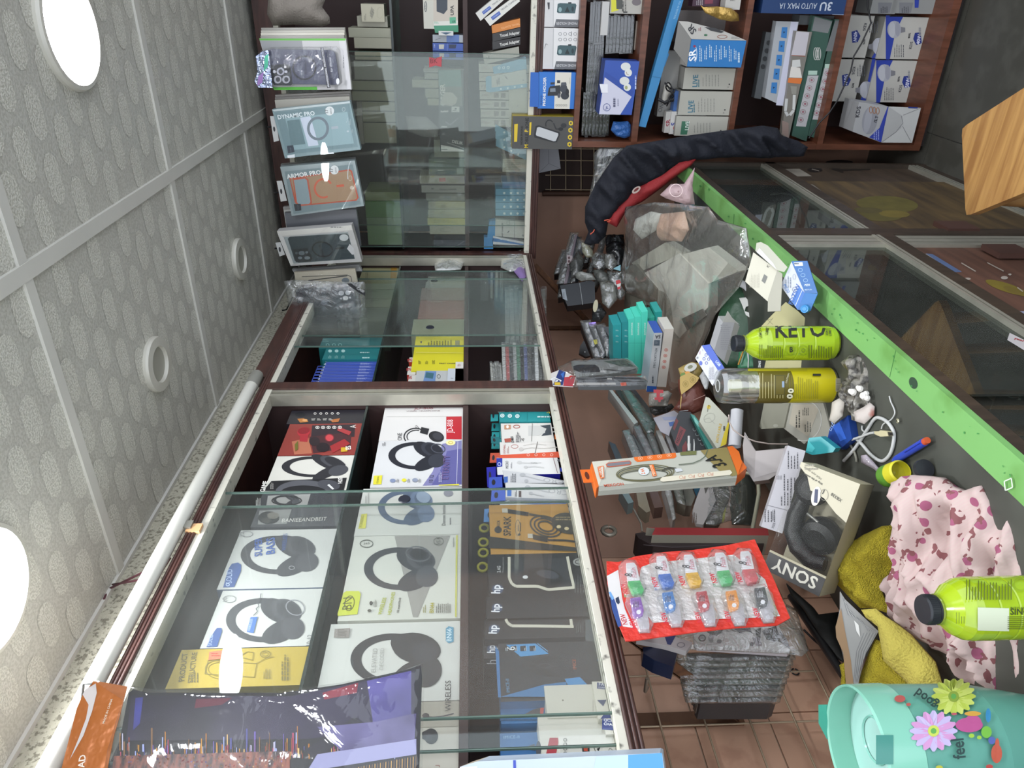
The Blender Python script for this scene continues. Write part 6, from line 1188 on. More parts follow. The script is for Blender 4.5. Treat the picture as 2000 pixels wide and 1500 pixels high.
# stack of bagged cases hanging on the near hook
cols=['4a4648','6a6a60','3c4440','77706c','4f5a52','2f3236','6d6259','3a3a3c']
for i in range(8):
 y=960+i*44
 slab('phone_case',['bagged phone case right under the printed one','second bagged case under the printed one','third bagged case under the printed one','fourth bagged case under the printed one, greenish','fifth bagged case under the printed one','sixth bagged case under the printed one','seventh bagged case under the printed one','lowest black case of the hanging stack'][i] ,[(720+i*12,y),(1480-i*14,y+10),(1470-i*18,y+34),(740+i*12,y+34)],-1.0-i*.008,.05,cols[i],ZR,
         bag=[(620+i*10,y-6),(1510-i*14,y-2),(1515-i*16,y+46),(640+i*10,y+50)],bagm=BX)
slab('phone_case','white phone case with dark purple shapes below the red blister card',[(770,790),(1380,740),(1470,905),(1478,935),(1460,948),(800,905),(775,880)],-.96,.012,'b8b4b8',ZR,lambda a:(
 a.ring(880,845,115,55,4,'8a878c'),a.ell(830,850,28,26,'2c2630'),a.ell(830,850,20,18,'8d8a90'),a.ell(895,850,20,34,'77747c'),a.ell(955,875,18,16,'55525a'),a.poly([(850,795),(990,785),(960,815),(935,835),(890,825)],'2a2630'),a.poly([(1060,780),(1180,775),(1195,810),(1150,800),(1110,815)],'4a4552'),a.poly([(1220,790),(1260,775),(1255,880),(1245,850),(1225,830)],'241f2a'),
 a.poly([(1270,800),(1370,760),(1400,850),(1360,880),(1300,860)],'2c2732'),a.poly([(1400,800),(1450,860),(1475,930),(1380,870)],'4a464e'),a.poly([(1195,850),(1240,840),(1270,905),(1230,915)],'77717c'),a.poly([(1185,880),(1215,885),(1200,915),(1180,905)],'201c26')),
 bag=[(560,830),(770,770),(1380,720),(1450,600),(1520,640),(1610,940),(1560,980),(1450,960),(780,930),(600,930)],bagm=BX)
slab('phone_case','dark blue bagged case end beside the near bracket',[(395,880),(560,900),(650,950),(620,1060),(480,1010),(400,960)],-.95,.03,'1f2c48',ZR)
slab('cable_pack','white and navy pack end with a coiled earphone under the red blister card',[(350,860),(560,815),(760,880),(715,945),(560,900)],-.90,.01,'a8a5a5',ZR,lambda a:(a.poly([(550,820),(640,828),(600,900),(575,895)],'3a4268'),a.ring(675,900,30,20,6,'77757a')),'cable pack')
mb=MB();c0=PX(-.98).hit(1260,1350);mb.tube([PX(XG).hit(1265,1342),c0,c0+np.array([.03,0,.0])],.003,M('9a9284',.4,.6),6);mb.build('display_hook',gd)
# blister card with ten usb sticks, in front
XC=-.80
FOIL=M('d9d5d2',.3,.25,bump=.5,bs=60,var=.1)
us=thing('usb_stick_card','red and white blister card of ten coloured USB sticks marked NEW','blister card',PX(XC).hit(1360,1150))
plu=PX(XC)
def poly3(pts,pl,z,depth,m,nm,parent,art=None,step=None):
 q=[pl.hit(z[0]+a/z[2],z[1]+b/z[2]) for a,b in pts];mb=MB();mb.prism(q,-pl.n*depth,m);A=Art(mb,pl);A.P(*z);art and art(A);return mb.build(nm,parent)
REDF=M('d23a30',.32,0,bump=.45,bs=45)
poly3([(130,285),(215,292),(340,250),(550,218),(750,205),(1000,170),(1215,125),(1365,440),(1475,700),(1380,752),(1060,772),(800,800),(520,838),(335,865),(270,868),(200,700),(135,440)],plu,ZR,.002,REDF,'card',us,lambda a:(
 a.poly([(132,395),(215,350),(245,560),(265,640),(325,775),(250,765),(225,700),(150,540)],'cfcccb'),a.poly([(150,510),(180,545),(200,600),(240,760),(215,770),(170,640)],'2f4a86'),a.text('NEW',285,750,262,672,'b5242c',1.2,True),a.poly([(195,560),(218,545),(228,590),(215,605),(198,585)],'26324c'),a.poly([(145,515),(160,510),(185,560),(170,575)],'6a9acb'),
 a.poly([(385,330),(470,300),(1060,240),(1290,420),(1340,560),(1400,690),(1260,700),(700,720),(470,740),(340,560)],FOIL)))
cells=[((250,290),(325,415),'4aa85c',0),((500,255),(545,380),'3566b8',0),((705,240),(775,380),'d0a52c',0),((925,215),(985,350),'4aa85c',0),((1105,210),(1170,345),'c0555a',0)]
def usb(pts_body,pts_cap,col,lab,txt,ang):
 pass
def stick(cx,cy,top,col,label,blister):
 """cx,cy = centre; upper row: white body above coloured cap; lower row: coloured swivel over a silver body"""
 if top:
  P=[(cx-38,cy-95),(cx+20,cy-100),(cx+38,cy-75),(cx+62,cy+30),(cx-25,cy+38)]
  C=[(cx-25,cy+38),(cx+62,cy+30),(cx+92,cy+100),(cx+80,cy+125),(cx+20,cy+130),(cx+5,cy+110)]
  o=poly3(P,Pl(plu.p+plu.n*.010,plu.n),ZR,.007,M('cfcdd0',.35),'usb_stick',us,lambda a:(a.text('8',cx+8,cy+5,cx+6,cy-18,'2a2a30',1.2,True),a.fine(cx-2,cy-65,cx+18,cy-25,2,'8a8a8e'),a.text('Flash',cx+42,cy+10,cx+28,cy-60,'c07080')))
  o['label']=label;poly3(C,Pl(plu.p+plu.n*.0102,plu.n),ZR,.007,M(col,.3),'cap',o,lambda a:a.poly([(cx+15,cy+55),(cx+62,cy+50),(cx+70,cy+90),(cx+25,cy+95)],M(col,.6,var=.3)))
 else:
  P=[(cx-25,cy+10),(cx+60,cy-10),(cx+80,cy+95),(cx+78,cy+125),(cx+10,cy+132)]
  C=[(cx-62,cy-98),(cx+14,cy-108),(cx+38,cy-10),(cx+30,cy+25),(cx+5,cy+38),(cx-28,cy+36),(cx-42,cy+10)]
  o=poly3(P,Pl(plu.p+plu.n*.008,plu.n),ZR,.006,M('bcb9c0',.3,.3),'usb_stick',us);o['label']=label
  poly3(C,Pl(plu.p+plu.n*.011,plu.n),ZR,.005,M(col,.3),'swivel_cover',o,lambda a:(a.ell(cx+0,cy+4,17,16,'d6d6da'),a.fine(cx-40,cy-85,cx+5,cy-30,4,'2a2a30' if col != '33353a' else 'a8a8ac')))
BLI=film('blister_film',(.97,.97,.97),.02,.08,.10,.9,35)
for i,(cx,cy,c,w) in enumerate(((312,395,'3fa860','green'),(535,345,'2f62b4','blue'),(735,335,'d6a528','yellow'),(965,320,'45ac66','green'),(1150,310,'c25058','red'))):
 stick(cx,cy,True,c,'white USB stick with ' + w + ' end',None)
 b_=[(cx-95,cy-70),(cx-60,cy-125),(cx+30,cy-118),(cx+75,cy-40),(cx+110,cy+90),(cx+95,cy+140),(cx-50,cy+150),(cx-75,cy+60)]
 puff(b_,Pl(plu.p+plu.n*.011,plu.n),.008,BLI,res=.008,r=.008,fold=.003,fs=60,name='blister',parent=us,k=ZR,back=.007)
 mb=MB();A=Art(mb,Pl(plu.p+plu.n*.0215,plu.n));A.P(*ZR);A.text('NEW',cx-22,cy+128,cx-48,cy+55,'c02a3a',1.2,True);mb.build('printed_word',us)
for i,(cx,cy,c,w) in enumerate(((365,655,'7a45a0','purple'),(600,615,'2a6cae','blue'),(848,610,'a5303a','red'),(1065,605,'d5872e','orange'),(1275,582,'33353a','black'))):
 stick(cx,cy,False,c,'silver USB stick with ' + w + ' swivel cover',None)
 b_=[(cx-100,cy-60),(cx-85,cy-128),(cx+15,cy-130),(cx+70,cy-60),(cx+110,cy+90),(cx+85,cy+150),(cx+5,cy+155),(cx-45,cy+60)]
 puff(b_,Pl(plu.p+plu.n*.011,plu.n),.008,BLI,res=.008,r=.008,fold=.003,fs=60,name='blister',parent=us,k=ZR,back=.007)
 mb=MB();A=Art(mb,Pl(plu.p+plu.n*.0215,plu.n));A.P(*ZR);A.text('NEW',cx-15,cy+125,cx-42,cy+45,'c02a3a',1.2,True);mb.build('printed_word',us)
mb=MB();a0=PX(XC-.004).hit(1192,1165);mb.tube([np.array([XA-.01,a0[1],1.30]),np.array([XA+.004,a0[1],1.297]),a0],.0012,M('8a8a88',.4,.6),6);mb.build('hanger_wire',us)
# orange cable box hanging from the rail
ZS=(1120,800,4.287)
ck=poly3([(155,435),(1285,318),(1375,560),(205,682)],PX(-.80),ZS,.001,M('b8b8ac',.4),'cable_box',None)
q=[PX(-.80).hit(1120+a/4.287,800+b/4.287) for a,b in ((155,437),(1285,318),(1370,555),(212,640))]
bpy.data.objects.remove(ck)
mb=MB();mb.prism(q,(-.022,0,0),M('b7b7ab',.4),None);A=Art(mb,PX(-.80));A.P(*ZS)
A.poly([(155,437),(300,424),(245,560),(212,640)],'c9c5b6');A.poly([(505,400),(855,362),(862,395),(845,408),(535,440),(512,425)],'d96a26');[A.ring(560+k*80,410-k*8,20,14,3,'f0c4a0') for k in range(4)];[A.ell(560+k*80,410-k*8,7,5,'f0c4a0') for k in range(4)]
A.poly([(270,460),(290,448),(470,430),(485,445),(478,465),(300,486),(278,482)],'c05a3a');A.poly([(278,462),(292,454),(468,436),(478,446),(470,460),(302,480),(284,477)],'77777e')
A.poly([(1062,345),(1285,318),(1375,550),(1330,562),(1215,512)],'8a7c4c');A.poly([(892,360),(1030,348),(1028,382),(895,388)],'6c6f44')
for k in range(4): A.ring(600-k*3,535+k*6,245-k*14,72-k*9,9,['6e6a4c','55553f','7a7452','4a4b38'][k],rot=-3,n=40,wy=7)
A.line([(740,518),(800,492),(860,500)],16,'4b4a40');A.poly([(845,500),(900,498),(915,520),(860,530)],'c6c8ca');A.poly([(635,470),(668,466),(698,560),(664,566)],'d96a26');A.text('MEKOON',690,558,655,472,'f2c8a8',1,True);A.ell(588,522,46,34,'cfd3d2');A.text('2.4A',600,548,586,500,'d96a26',1,True)
A.line([(880,468),(1000,455),(1060,430),(1100,400),(1122,345)],7,'5c6656');A.text('3.A',1285,470,1185,385,'1c1c1c',1.6,True)
A.poly([(1285,318),(1330,312),(1385,360),(1410,450),(1375,555),(1345,470)],'d96a26')
A.poly([(725,590),(745,572),(1310,514),(1328,535),(1310,555),(750,612),(728,608)],'d5ceba');[A.ring(900+k*78,575-k*9,16,14,3,'c07a62') for k in range(4)];[A.fine(920+k*78,560-k*9,940+k*78,590-k*9,2,'c07a62') for k in range(4)]
A.poly([(200,490),(252,480),(258,582),(225,588)],'d96a26');A.poly([(206,495),(247,487),(252,576),(229,580)],'d0cabc');A.text('MEKOON',243,575,230,492,'d96a26',1.2,True)
ck=tag(mb.build('cable_box'),'long grey and orange cable box with a coiled cable window hanging from the showcase rail','box')
e=np.array([.0,0,0]);q2=[PX(-.80).hit(1120+a/4.287,800+b/4.287) for a,b in ((1285,318),(1330,312),(1452,485),(1370,556))]
mb=MB();mb.prism(q2,(-.022,0,0),M('d0632a',.4));A=Art(mb,PX(-.80));A.P(*ZS);A.text('2M',1385,385,1325,330,'f0e6dc',1.4,True);mb.build('end_band',ck)
q3=[PX(-.80).hit(1120+a/4.287,800+b/4.287) for a,b in ((155,437),(212,640),(190,660),(142,475))];mb=MB();mb.prism(q3,(-.022,0,0),M('d96a26',.4));mb.build('end_flap',ck)
q4=[PX(-.806).hit(1120+a/4.287,800+b/4.287) for a,b in ((55,503),(142,500),(175,605),(85,610))];mb=MB();mb.prism(q4,(-.0012,0,0),M('d96a26',.4));A=Art(mb,PX(-.806),q4);A.ell(.5,.5,.2,.3,'5a2a18');mb.build('hang_tab',ck)
q5=[PX(-.80).hit(1120+a/4.287,800+b/4.287)-np.array([.0,0,0]) for a,b in ((212,642),(1368,558),(1368,570),(212,684))];mb=MB();mb.prism(q5,(-.010,0,0),M('9c9c92',.4));A=Art(mb,PX(-.80));A.P(*ZS);A.text('MEKOON',262,650,425,634,'b5553c',1.3,True);mb.build('lower_side',ck)
# black accessory packs hanging at the mullion
ZT=(1050,550,5.0)
slab('cable_pack','black accessory in a clear bag with a navy and red header card',[(330,775),(880,752),(965,830),(975,860),(700,900),(380,930)],-.80,.010,'6f726f',ZT,lambda a:(
 a.poly([(350,825),(400,812),(560,812),(600,840),(605,885),(420,892),(350,860)],'1e2022'),a.line([(600,872),(700,862),(860,880),(960,855)],12,'2a2c2e'),a.rect(612,868,672,890,'9a9a98'),a.poly([(640,780),(880,760),(965,835),(820,830)],'3a4a40'),a.ring(845,795,32,20,5,'1f2422'),a.text('A',890,828,930,815,'1f2422',1,True)),'accessory pack',
 bag=[(200,840),(330,765),(890,745),(985,850),(970,880),(700,905),(380,940),(250,900)],bagm=CF)
slab('cable_pack','black cable accessory pack in shiny film, the lower of the two at the mullion',[(390,945),(780,930),(1050,935),(1065,1005),(900,1015),(400,1012)],-.795,.012,'55585a',ZT,lambda a:(
 a.line([(385,950),(500,958),(760,942),(1040,950)],10,'26282a'),a.line([(430,975),(700,972),(1040,978)],7,'303234'),a.line([(540,905),(530,915)],5,'c8c8c4'),a.rect(680,945,725,958,'a8a8a4'),a.poly([(805,990),(865,985),(868,1018),(815,1022)],'b04a34'),a.poly([(380,990),(760,990),(765,1010),(380,1014)],'9a9894')),'accessory pack',
 bag=[(330,930),(780,918),(1050,922),(1075,980),(1060,1015),(800,1022),(360,1028),(300,980)],bagm=CF)
o=[x for x in bpy.data.objects if x.get('label','').startswith('black accessory in a clear')][0]
poly3([(130,895),(210,862),(280,880),(375,935),(345,1028),(150,1015)],PX(-.796),ZT,.001,M('c9c5c2',.35),'header_card',o,lambda a:(a.poly([(210,862),(275,885),(245,1015),(150,1012)],'25366c'),a.poly([(225,905),(262,880),(250,945)],'3a6ab4'),a.poly([(262,935),(370,925),(345,1025),(250,1020)],'a53a44'),a.poly([(165,985),(222,985),(225,1012),(165,1012)],'c9a832'),a.text('SJ',178,985,222,960,'d8dadc',1,True),a.ell(330,935,24,16,'b0302c')))
# ================================================================ CLUTTER ON THE COUNTER
ZU,ZV,ZW,ZX,ZY,ZZ,ZAA,ZAB,ZO,ZX2=(1050,430,6.52),(1180,740,6.818),(1250,600,7.5),(1350,450,3.75),(1400,750,3.75),(1580,740,6.25),(1500,900,3.334),(1550,1150,4.287),(1000,250,4.285),(1180,930,8.333)
def piece(name,label,pts,pl,depth,col,z,art=None,cat='box',side=None,mats=None,rough=.4,group=None,parent=None,vec=None):
 ox,oy,k=z;q=[pl.hit(ox+a/k,oy+b/k) for a,b in pts];mb=MB();m=M(col,rough) if isinstance(col,str) else col
 mb.prism(q,(-pl.n*depth if vec is None else vec),m,M(side,rough) if isinstance(side,str) else side,[M(x,rough) if isinstance(x,str) else x for x in mats] if mats else None)
 A=Art(mb,pl,q if len(q)==4 else None);A.P(*z);art and art(A);o=mb.build(name,parent)
 if parent is None:tag(o,label,cat,group)
 elif label:o['label']=label
 return o
def bagon(o,pts,pl,z,m=None,T=.010,fold=.008,res=.009,back=.01,fs=45):
 return puff(pts,Pl(pl.p+pl.n*.0015,pl.n),T,m or BX,res=res,r=.015,fold=fold,fs=fs,name='bag',parent=o,k=z,back=back)
OB=lambda X,Y:Pl((X,Y,1),(.75,-.62,.18))
# --- heap of bagged cases in the corner under the showcase
NW=Pl((-1.02,2.25,1.0),(.8,-.6,.1))
for i,(p,c) in enumerate((([(435,185),(470,175),(330,808),(262,812)],'1d1f24'),([(475,180),(505,185),(375,805),(335,808)],'6a5f66'),([(505,200),(535,220),(425,800),(378,803)],'22252c'),([(530,260),(555,280),(470,790),(430,798)],'3a3f4a'),([(555,310),(585,320),(515,780),(475,788)],'1d2026'))):
 o=piece('phone_case',['outermost','second','third','fourth','fifth'][i] + ' slanting case of the heap nearest the pinkish wall',p,Pl(NW.p+NW.n*(.01*i),NW.n),.07,c,ZU,cat='phone case')
 if i in (0,3): bagon(o,[(p[0][0]-20,p[0][1]-30),(p[1][0]+60,p[1][1]-20),(p[2][0]+60,p[2][1]),(p[3][0]-20,p[3][1])],Pl(NW.p+NW.n*(.01*i),NW.n),ZU)
o=piece('camera_shade',None,[(370,440),(445,455),(440,560),(375,555)],Pl(NW.p+NW.n*.055,NW.n),.01,'8a7f80',ZU,lambda a:(a.ell(400,480,14,18,'3a1418'),a.ell(400,525,14,18,'3a1418')),cat='phone case');tag(o,'whitish case corner with two dark red camera holes in the heap','phone case')
n2=Pl((-1.0,2.05,1.0),(.85,-.5,.1))
piece('tablet_case','black square case with a white barcode label in the heap under the showcase',[(285,832),(690,770),(725,790),(735,1050),(380,1095),(300,900)],n2,.03,'1a1d22',ZU,lambda a:(a.line([(535,800),(575,1080)],5,'8f9292'),a.poly([(302,882),(352,875),(380,1028),(320,1000)],'7f868c'),a.fine(318,900,345,990,4,'3a3d42')),cat='phone case')
rq=random.Random(21)
for i in range(10):
 x,y=330+(i % 5)*165+rq.uniform(-20,20),260+(i // 5)*330+rq.uniform(-40,40)+(120 if i % 5==0 else 0);s_=rq.uniform(.6,1.5);w_,h_=62,290
 p=[(x,y),(x+w_,y-15),(x+w_-90*s_,y+h_-10),(x-90*s_,y+h_)]
 pl=Pl((-1.05+.004*i,2.28,1.0),(.8,-.55,.1));o=piece('phone_case',None,p,pl,.04,['1c1e22','2a2d31','3a3d40','15161a','4a4c4a'][i % 5],ZU,cat='phone case');tag(o,'dark bagged phone case deep in the heap under the far end of the left showcase','phone case','dark cases deep in the heap');bagon(o,[(p[0][0]-12,p[0][1]-18),(p[1][0]+14,p[1][1]-14),(p[2][0]+14,p[2][1]+8),(p[3][0]-14,p[3][1]+8)],pl,ZU)
heap=[([(560,280),(660,320),(705,400),(700,470),(620,470),(570,400)],'b0ae8c','crumpled yellowish clear bag on top of the heap'),([(470,680),(560,650),(700,690),(740,760),(560,775),(490,740)],'8d8f8a','crumpled clear bag just above the black square case'),
  ([(690,480),(750,400),(840,440),(880,570),(790,620),(700,590)],'1a1c20','crumpled black bag in the middle of the heap'),([(700,640),(820,610),(900,680),(940,780),(820,830),(740,760)],'6a6c68','grey shiny bag in the heap beside the big plastic bag'),
  ([(800,800),(900,770),(985,830),(1005,1000),(900,1120),(820,1050)],'77786f','large shiny bag of cases above the brown bracket'),([(860,190),(1100,180),(1120,430),(1060,600),(900,560),(870,380)],'17181b','dark pile of black bags behind the heap'),
  ([(980,820),(1050,800),(1110,920),(1060,1010),(990,980)],'4a4a48','dark bag with a red and white print beside the grey box'),([(700,1080),(800,1060),(880,1180),(800,1300),(690,1280)],'35383a','dark bagged case with a cream oval print near the bracket'),
  ([(840,440),(950,430),(1010,560),(940,640),(860,600)],'5a5850','crumpled bag with a cream tag in the heap'),([(400,560),(520,380),(600,500),(540,700),(430,740)],'4a4b4a','clear bag with dark cases behind the slanting cases'),
  ([(880,640),(1070,640),(1090,800),(980,830),(900,760)],'2d2f31','dark bag with a small blue grey corner beside the big plastic bag')]
for i,(p,c,lb) in enumerate(heap):
 pl=Pl((-.99+.01*(i % 3),2.12+.02*(i % 4),1.0),(.8,-.55,.2));m=M(c,.22,0,bump=.7,bs=60,var=.25,vs=30,coat=.6)
 o=puff(p,pl,.022,m,res=.007,r=.02,fold=.014,fs=55,name='phone_case',k=ZU,seed=i,back=.01);tag(o,lb,'bagged case')
 if i % 2==0:bagon(o,[(a+(8 if a>800 else -8),b+(8 if b>600 else -8)) for a,b in p],Pl(pl.p+pl.n*.022,pl.n),ZU,FILM,.006,.010)
pl=Pl((-.97,2.0,1.0),(.8,-.5,.2));mb=MB();A=Art(mb,pl);A.P(*ZU);A.l=.03;A.poly([(1000,840),(1050,830),(1065,870),(1010,890)],'a8242c');A.poly([(1010,890),(1065,870),(1060,910),(1020,925)],'b8b4b0');A.poly([(1020,925),(1060,910),(1055,945),(1025,955)],'a8242c');A.ell(745,1160,30,80,'a8a288',8);A.poly([(965,690),(1060,640),(1060,720)],'6f9aa4')
o=[x for x in bpy.data.objects if x.get('label','').startswith('dark bag with a red')][0];mb.build('printed_patch',o)
# slanting black cases over the teal boxes
n3=Pl((-.97,1.85,1.0),(.85,-.5,.1))
for i,(p,c) in enumerate((([(425,400),(500,385),(640,748),(560,745)],'1b1d22'),([(505,440),(560,420),(680,700),(640,748)],'282b31'),([(570,430),(640,420),(735,610),(730,745),(690,740)],'202329'),([(640,440),(700,440),(735,500),(735,600)],'303338'))):
 o=piece('phone_case',['first','second','third','last'][i] + ' black case of the slanting row above the teal boxes, counted from the wall',p,Pl(n3.p+n3.n*.012*i,n3.n),.05,c,ZT,(lambda i:lambda a:a.poly([(545,570),(580,565),(585,610),(560,615)],'b8b03a') if i==1 else (a.poly([(500,400),(568,395),(572,425),(512,440)],M('9a80d0',.15,.5)) if i==0 else None))(i),cat='phone case')  # violet patch on the first case is a painted shine
 if i<3:bagon(o,[(p[0][0]-12,p[0][1]-16),(p[1][0]+16,p[1][1]-16),(p[2][0]+20,p[2][1]),(p[-1][0]-14,p[-1][1]+4)],Pl(n3.p+n3.n*.012*i,n3.n),ZT,FILM)
piece('pouch','small black pouch with a plum corner lying under the slanting black cases',[(450,575),(500,640),(525,720),(470,735),(405,700),(415,630)],Pl((-1.05,1.95,1),(.85,-.5,0)),.01,'151518',ZT,lambda a:(a.poly([(470,625),(520,640),(530,700),(490,670)],'6a4a52'),a.ell(462,688,5,5,'d8d8d8')),'pouch')
# --- teal boxes lying in a stack, flaps open at the far end
YT=1.80;py=PY(YT)
for i,(p,c,top) in enumerate((([(735,430),(818,418),(818,900),(738,900)],'2c9294',[(722,325),(775,318),(818,418),(735,430)]),([(822,400),(885,392),(885,900),(822,900)],'2a8a8c',[(805,305),(835,300),(885,390),(822,400)]),([(886,372),(948,355),(948,900),(886,900)],'4fcab4',[(862,285),(900,275),(948,352),(886,370)]),
                                 ([(949,348),(1012,338),(1010,900),(949,900)],'50ceb6',[(925,270),(960,262),(1010,335),(949,348)]),([(1013,300),(1076,288),(1060,900),(1013,900)],'52d0b8',[(985,225),(1020,210),(1076,288),(1013,300)]),([(1078,360),(1145,345),(1140,420),(1085,420)],'3aa894',[(1078,270),(1120,262),(1145,345),(1078,355)]),([(1148,300),(1215,290),(1210,420),(1150,420)],'2f9a94',[(1130,225),(1195,230),(1215,290),(1148,300)]))):
 nm=['topmost dull teal','second dull teal','third, bright mint','fourth, bright mint','fifth, bright mint','sixth, half hidden mint','lowest, half hidden teal'][i]
 o=piece('cable_box',nm + ' box of the open flapped stack',p,Pl(py.p+np.array([0,.01*(i>4),0]),py.n),.07,c,ZT,(lambda i,p:lambda a:(a.text('EARPHONE',(p[0][0]+p[1][0])/2+10,520,(p[0][0]+p[1][0])/2+12,400-0,'c8ece2',.8,True) if i in (2,3,4) else ([a.fine(p[0][0]+28,470+k*55,p[0][0]+62,485+k*55,2,'a8d4d2','x') for k in range(3)] if i<2 else None),a.line([(p[0][0],600),(p[1][0],600)],2,'3a9a90') if i<5 else None))(i,p),'box')
 f=Pl((py.hit(1050+p[1][0]/5,550+p[1][1]/5)),(-.15,-1,.12));apex=(p[1][0]-40,p[1][1]-130)
 q=[f.hit(1050+a/5,550+b/5) for a,b in (p[1],(p[1][0]-10,p[1][1]-35),apex,(apex[0]+4,apex[1]+60))]
 mb=MB();mb.prism([q[0],q[1],q[2],q[2]+(q[0]-q[1])],(0,.0012,0),M(c));mb.build('open_flap',o)
# --- 5A box and white box standing in front
p5=PY(1.66)
piece('cable_box','white and blue 5A cable box standing behind the hanging black packs',[(205,378),(330,374),(232,1238),(98,1235)],p5,.075,'b5b7b8',ZW,lambda a:(
 a.text('5A',300,405,222,410,'2a2c34',1.2,True),a.poly([(208,482),(292,480),(285,562),(202,562)],'55606a'),a.fine(220,500,270,540,3,'8a8f94','x'),a.text('METAL DATA CABLE',222,600,190,890,'3a4048',1.3),a.fine(175,940,200,1110,1,'4a5058',fill=.9),a.poly([(105,1150),(245,1158),(232,1240),(95,1236)],'2c5aa6')),mats=['2f56a8','2c5aa6',None,'a8b4bc'])
piece('cable_box','off white cable box with four small red round icons next to the 5A box',[(356,322),(496,316),(382,1172),(244,1162)],p5,.075,'c6beb4',ZW,lambda a:([(a.ring(382-k*12,625+k*84,26,23,6,'c04a38'),a.ell(382-k*12,625+k*84,9,8,'c04a38')) for k in range(4)],a.line([(356,330),(244,1160)],3,'a8a098')),mats=['c9c6bd',None,None,'b8b0a8'])
# --- row of clear cases leaning behind the cable box
for i,(p,X,c,zz) in enumerate((
 ([(235,130),(330,125),(682,592),(668,720),(572,720)],-1.00,'55685f',ZV),([(150,150),(215,140),(560,640),(570,725),(520,700)],-1.02,'4a5250',ZV),([(330,125),(420,150),(600,380),(682,590)],-1.03,'45454a',ZV),([(60,140),(112,150),(450,575),(400,605)],-.99,'a8aaa6',ZV),
 ([(245,690),(332,672),(525,1080),(402,1080)],-.985,'8a8d8c',ZV),([(335,760),(390,740),(600,1080),(530,1080)],-.99,'6a6d6c',ZV),([(390,640),(470,610),(700,1080),(600,1080)],-.98,'77777a',ZV),([(560,740),(640,700),(770,1080),(690,1080)],-.985,'5c605e',ZV),([(690,690),(742,678),(925,1080),(850,1080)],-.975,'a5a39e',ZV),([(815,750),(900,735),(1010,1060),(930,1060)],-.98,'b0aeb2',ZV),
 ([(60,830),(150,870),(250,1080),(160,1080)],-1.0,'55595a',ZV),([(250,210),(350,190),(480,420),(390,450)],-1.0,'77898a',ZX2),([(505,160),(640,150),(752,565),(690,595),(560,480)],-1.01,'8a8270',ZX2),([(700,150),(830,140),(960,500),(820,520)],-1.02,'5e4a44',ZX2),([(955,120),(1075,110),(1162,690),(1118,722),(1075,540)],-.99,'8f8d8a',ZX2),
 ([(1085,100),(1250,90),(1330,480),(1190,420)],-1.0,'5c5a50',ZX2),([(1250,90),(1390,80),(1482,330),(1420,485),(1330,480)],-1.01,'66625a',ZX2),([(1400,60),(1480,50),(1580,160),(1500,330)],-1.03,'3f6478',ZX2))):
 pl=Pl((X,0,0),(1,0,0))
 o=piece('phone_case',['pale green clear case leaning at the front of the row','dark clear case leaning behind the pale green one','dark slanting case end behind the row top','long white strip of a case leaning nearest the wooden panel','grey clear case box above the orange cable box, leftmost','dull clear case just left of the crumpled bag','case in a crumpled clear bag above the orange cable box','grey case right of the crumpled bag','cream edged case box of the leaning row','white case box edge, rightmost of the leaning row',
                               'small clear cases lowest at the wooden panel','blue grey clear case hanging just below the orange cable box','cream sleeve hanging below the orange cable box','brownish clear cases hanging below the orange cable box','long grey bag tip hanging lowest of the row','olive clear case hanging below the orange cable box','bent olive clear case right of the other olive one','blue card edge between the hanging cases'][i],p,pl,.030,M(c,.2,coat=.5),zz,cat='phone case')
 if i in (0,4,6,7,14,15): bagon(o,[(a+(10 if j in (1,2) else -10),b) for j,(a,b) in enumerate(p)],pl,zz,FILM,.004,.005)
piece('phone_case','white pointed case in a clear bag hanging below the orange cable box',[(1615,60),(1745,120),(1818,400),(1610,790),(1500,770),(1440,560),(1480,420)],PX(-.97),.008,'a39e9c',ZX2,lambda a:(a.poly([(1600,90),(1720,130),(1650,290)],'4f4c48'),a.fine(1430,560,1520,760,3,'6a5f5c')),'phone case')
o=piece('phone_case','dark bagged cases with a yellow glimpse hanging right of the white pointed one',[(1745,120),(1990,60),(2050,300),(1950,560),(1820,790),(1625,785),(1818,400)],PX(-.98),.03,'4a4945',ZX2,lambda a:(a.poly([(1760,30),(1850,60),(1860,340),(1790,290)],'66645f'),a.poly([(1930,620),(1990,480),(1960,700),(1920,770)],'8a8a30')),'phone case')
bagon(o,[(1680,60),(2060,40),(2250,300),(2100,700),(1800,800),(1650,780)],PX(-.975),ZX2,FILM)
o=tag(puff([(2080,40),(2300,-30),(2440,30),(2480,300),(2440,800),(2080,780),(2050,500)],PX(-.975),.02,M('3a3b36',.2,coat=.7,bump=.4,bs=20),name='phone_case',k=ZX2,fold=.006,res=.01),'dark film wrapped bundle with a pale bent rim right of the hanging cases','bagged cases')
mb=MB();mb.tube([PX(-.94).hit(*p) for p in ((1448,922),(1470,926),(1481,940),(1482,965),(1476,1000),(1468,1040))],.004,M('a8a690',.3),8);mb.build('bent_rim',o)
mb=MB();mb.tube([PX(-1.02).hit(*p) for p in ((1226,987),(1238,995),(1252,1022),(1254,1038))] ,.0022,M('a8a296',.4,.6),6);tag(mb.build('display_hook'),'bent steel display hook with a small tag under the hanging cases','hook')
o=piece('tablet_case','red sided flat case lying edge on above the USB stick card',[(690,835),(2660,850),(2680,965),(780,955),(830,850)],PX(-.93),.05,'9a3236',ZX2,None,'case',side='8d887a',mats=['98917c',None,None,'55504a'])
piece('tablet_case','dark wrapped case ends lying under the red sided flat case',[(510,930),(640,910),(900,990),(2600,985),(2600,1120),(1300,1180),(800,1130),(560,1010)],PX(-.95),.05,'332a2a',ZX2,lambda a:(a.line([(640,1120),(1100,1160),(2000,1110)],12,'4a4246'),a.line([(1100,1000),(2400,1040)],10,'50464a')),'case')
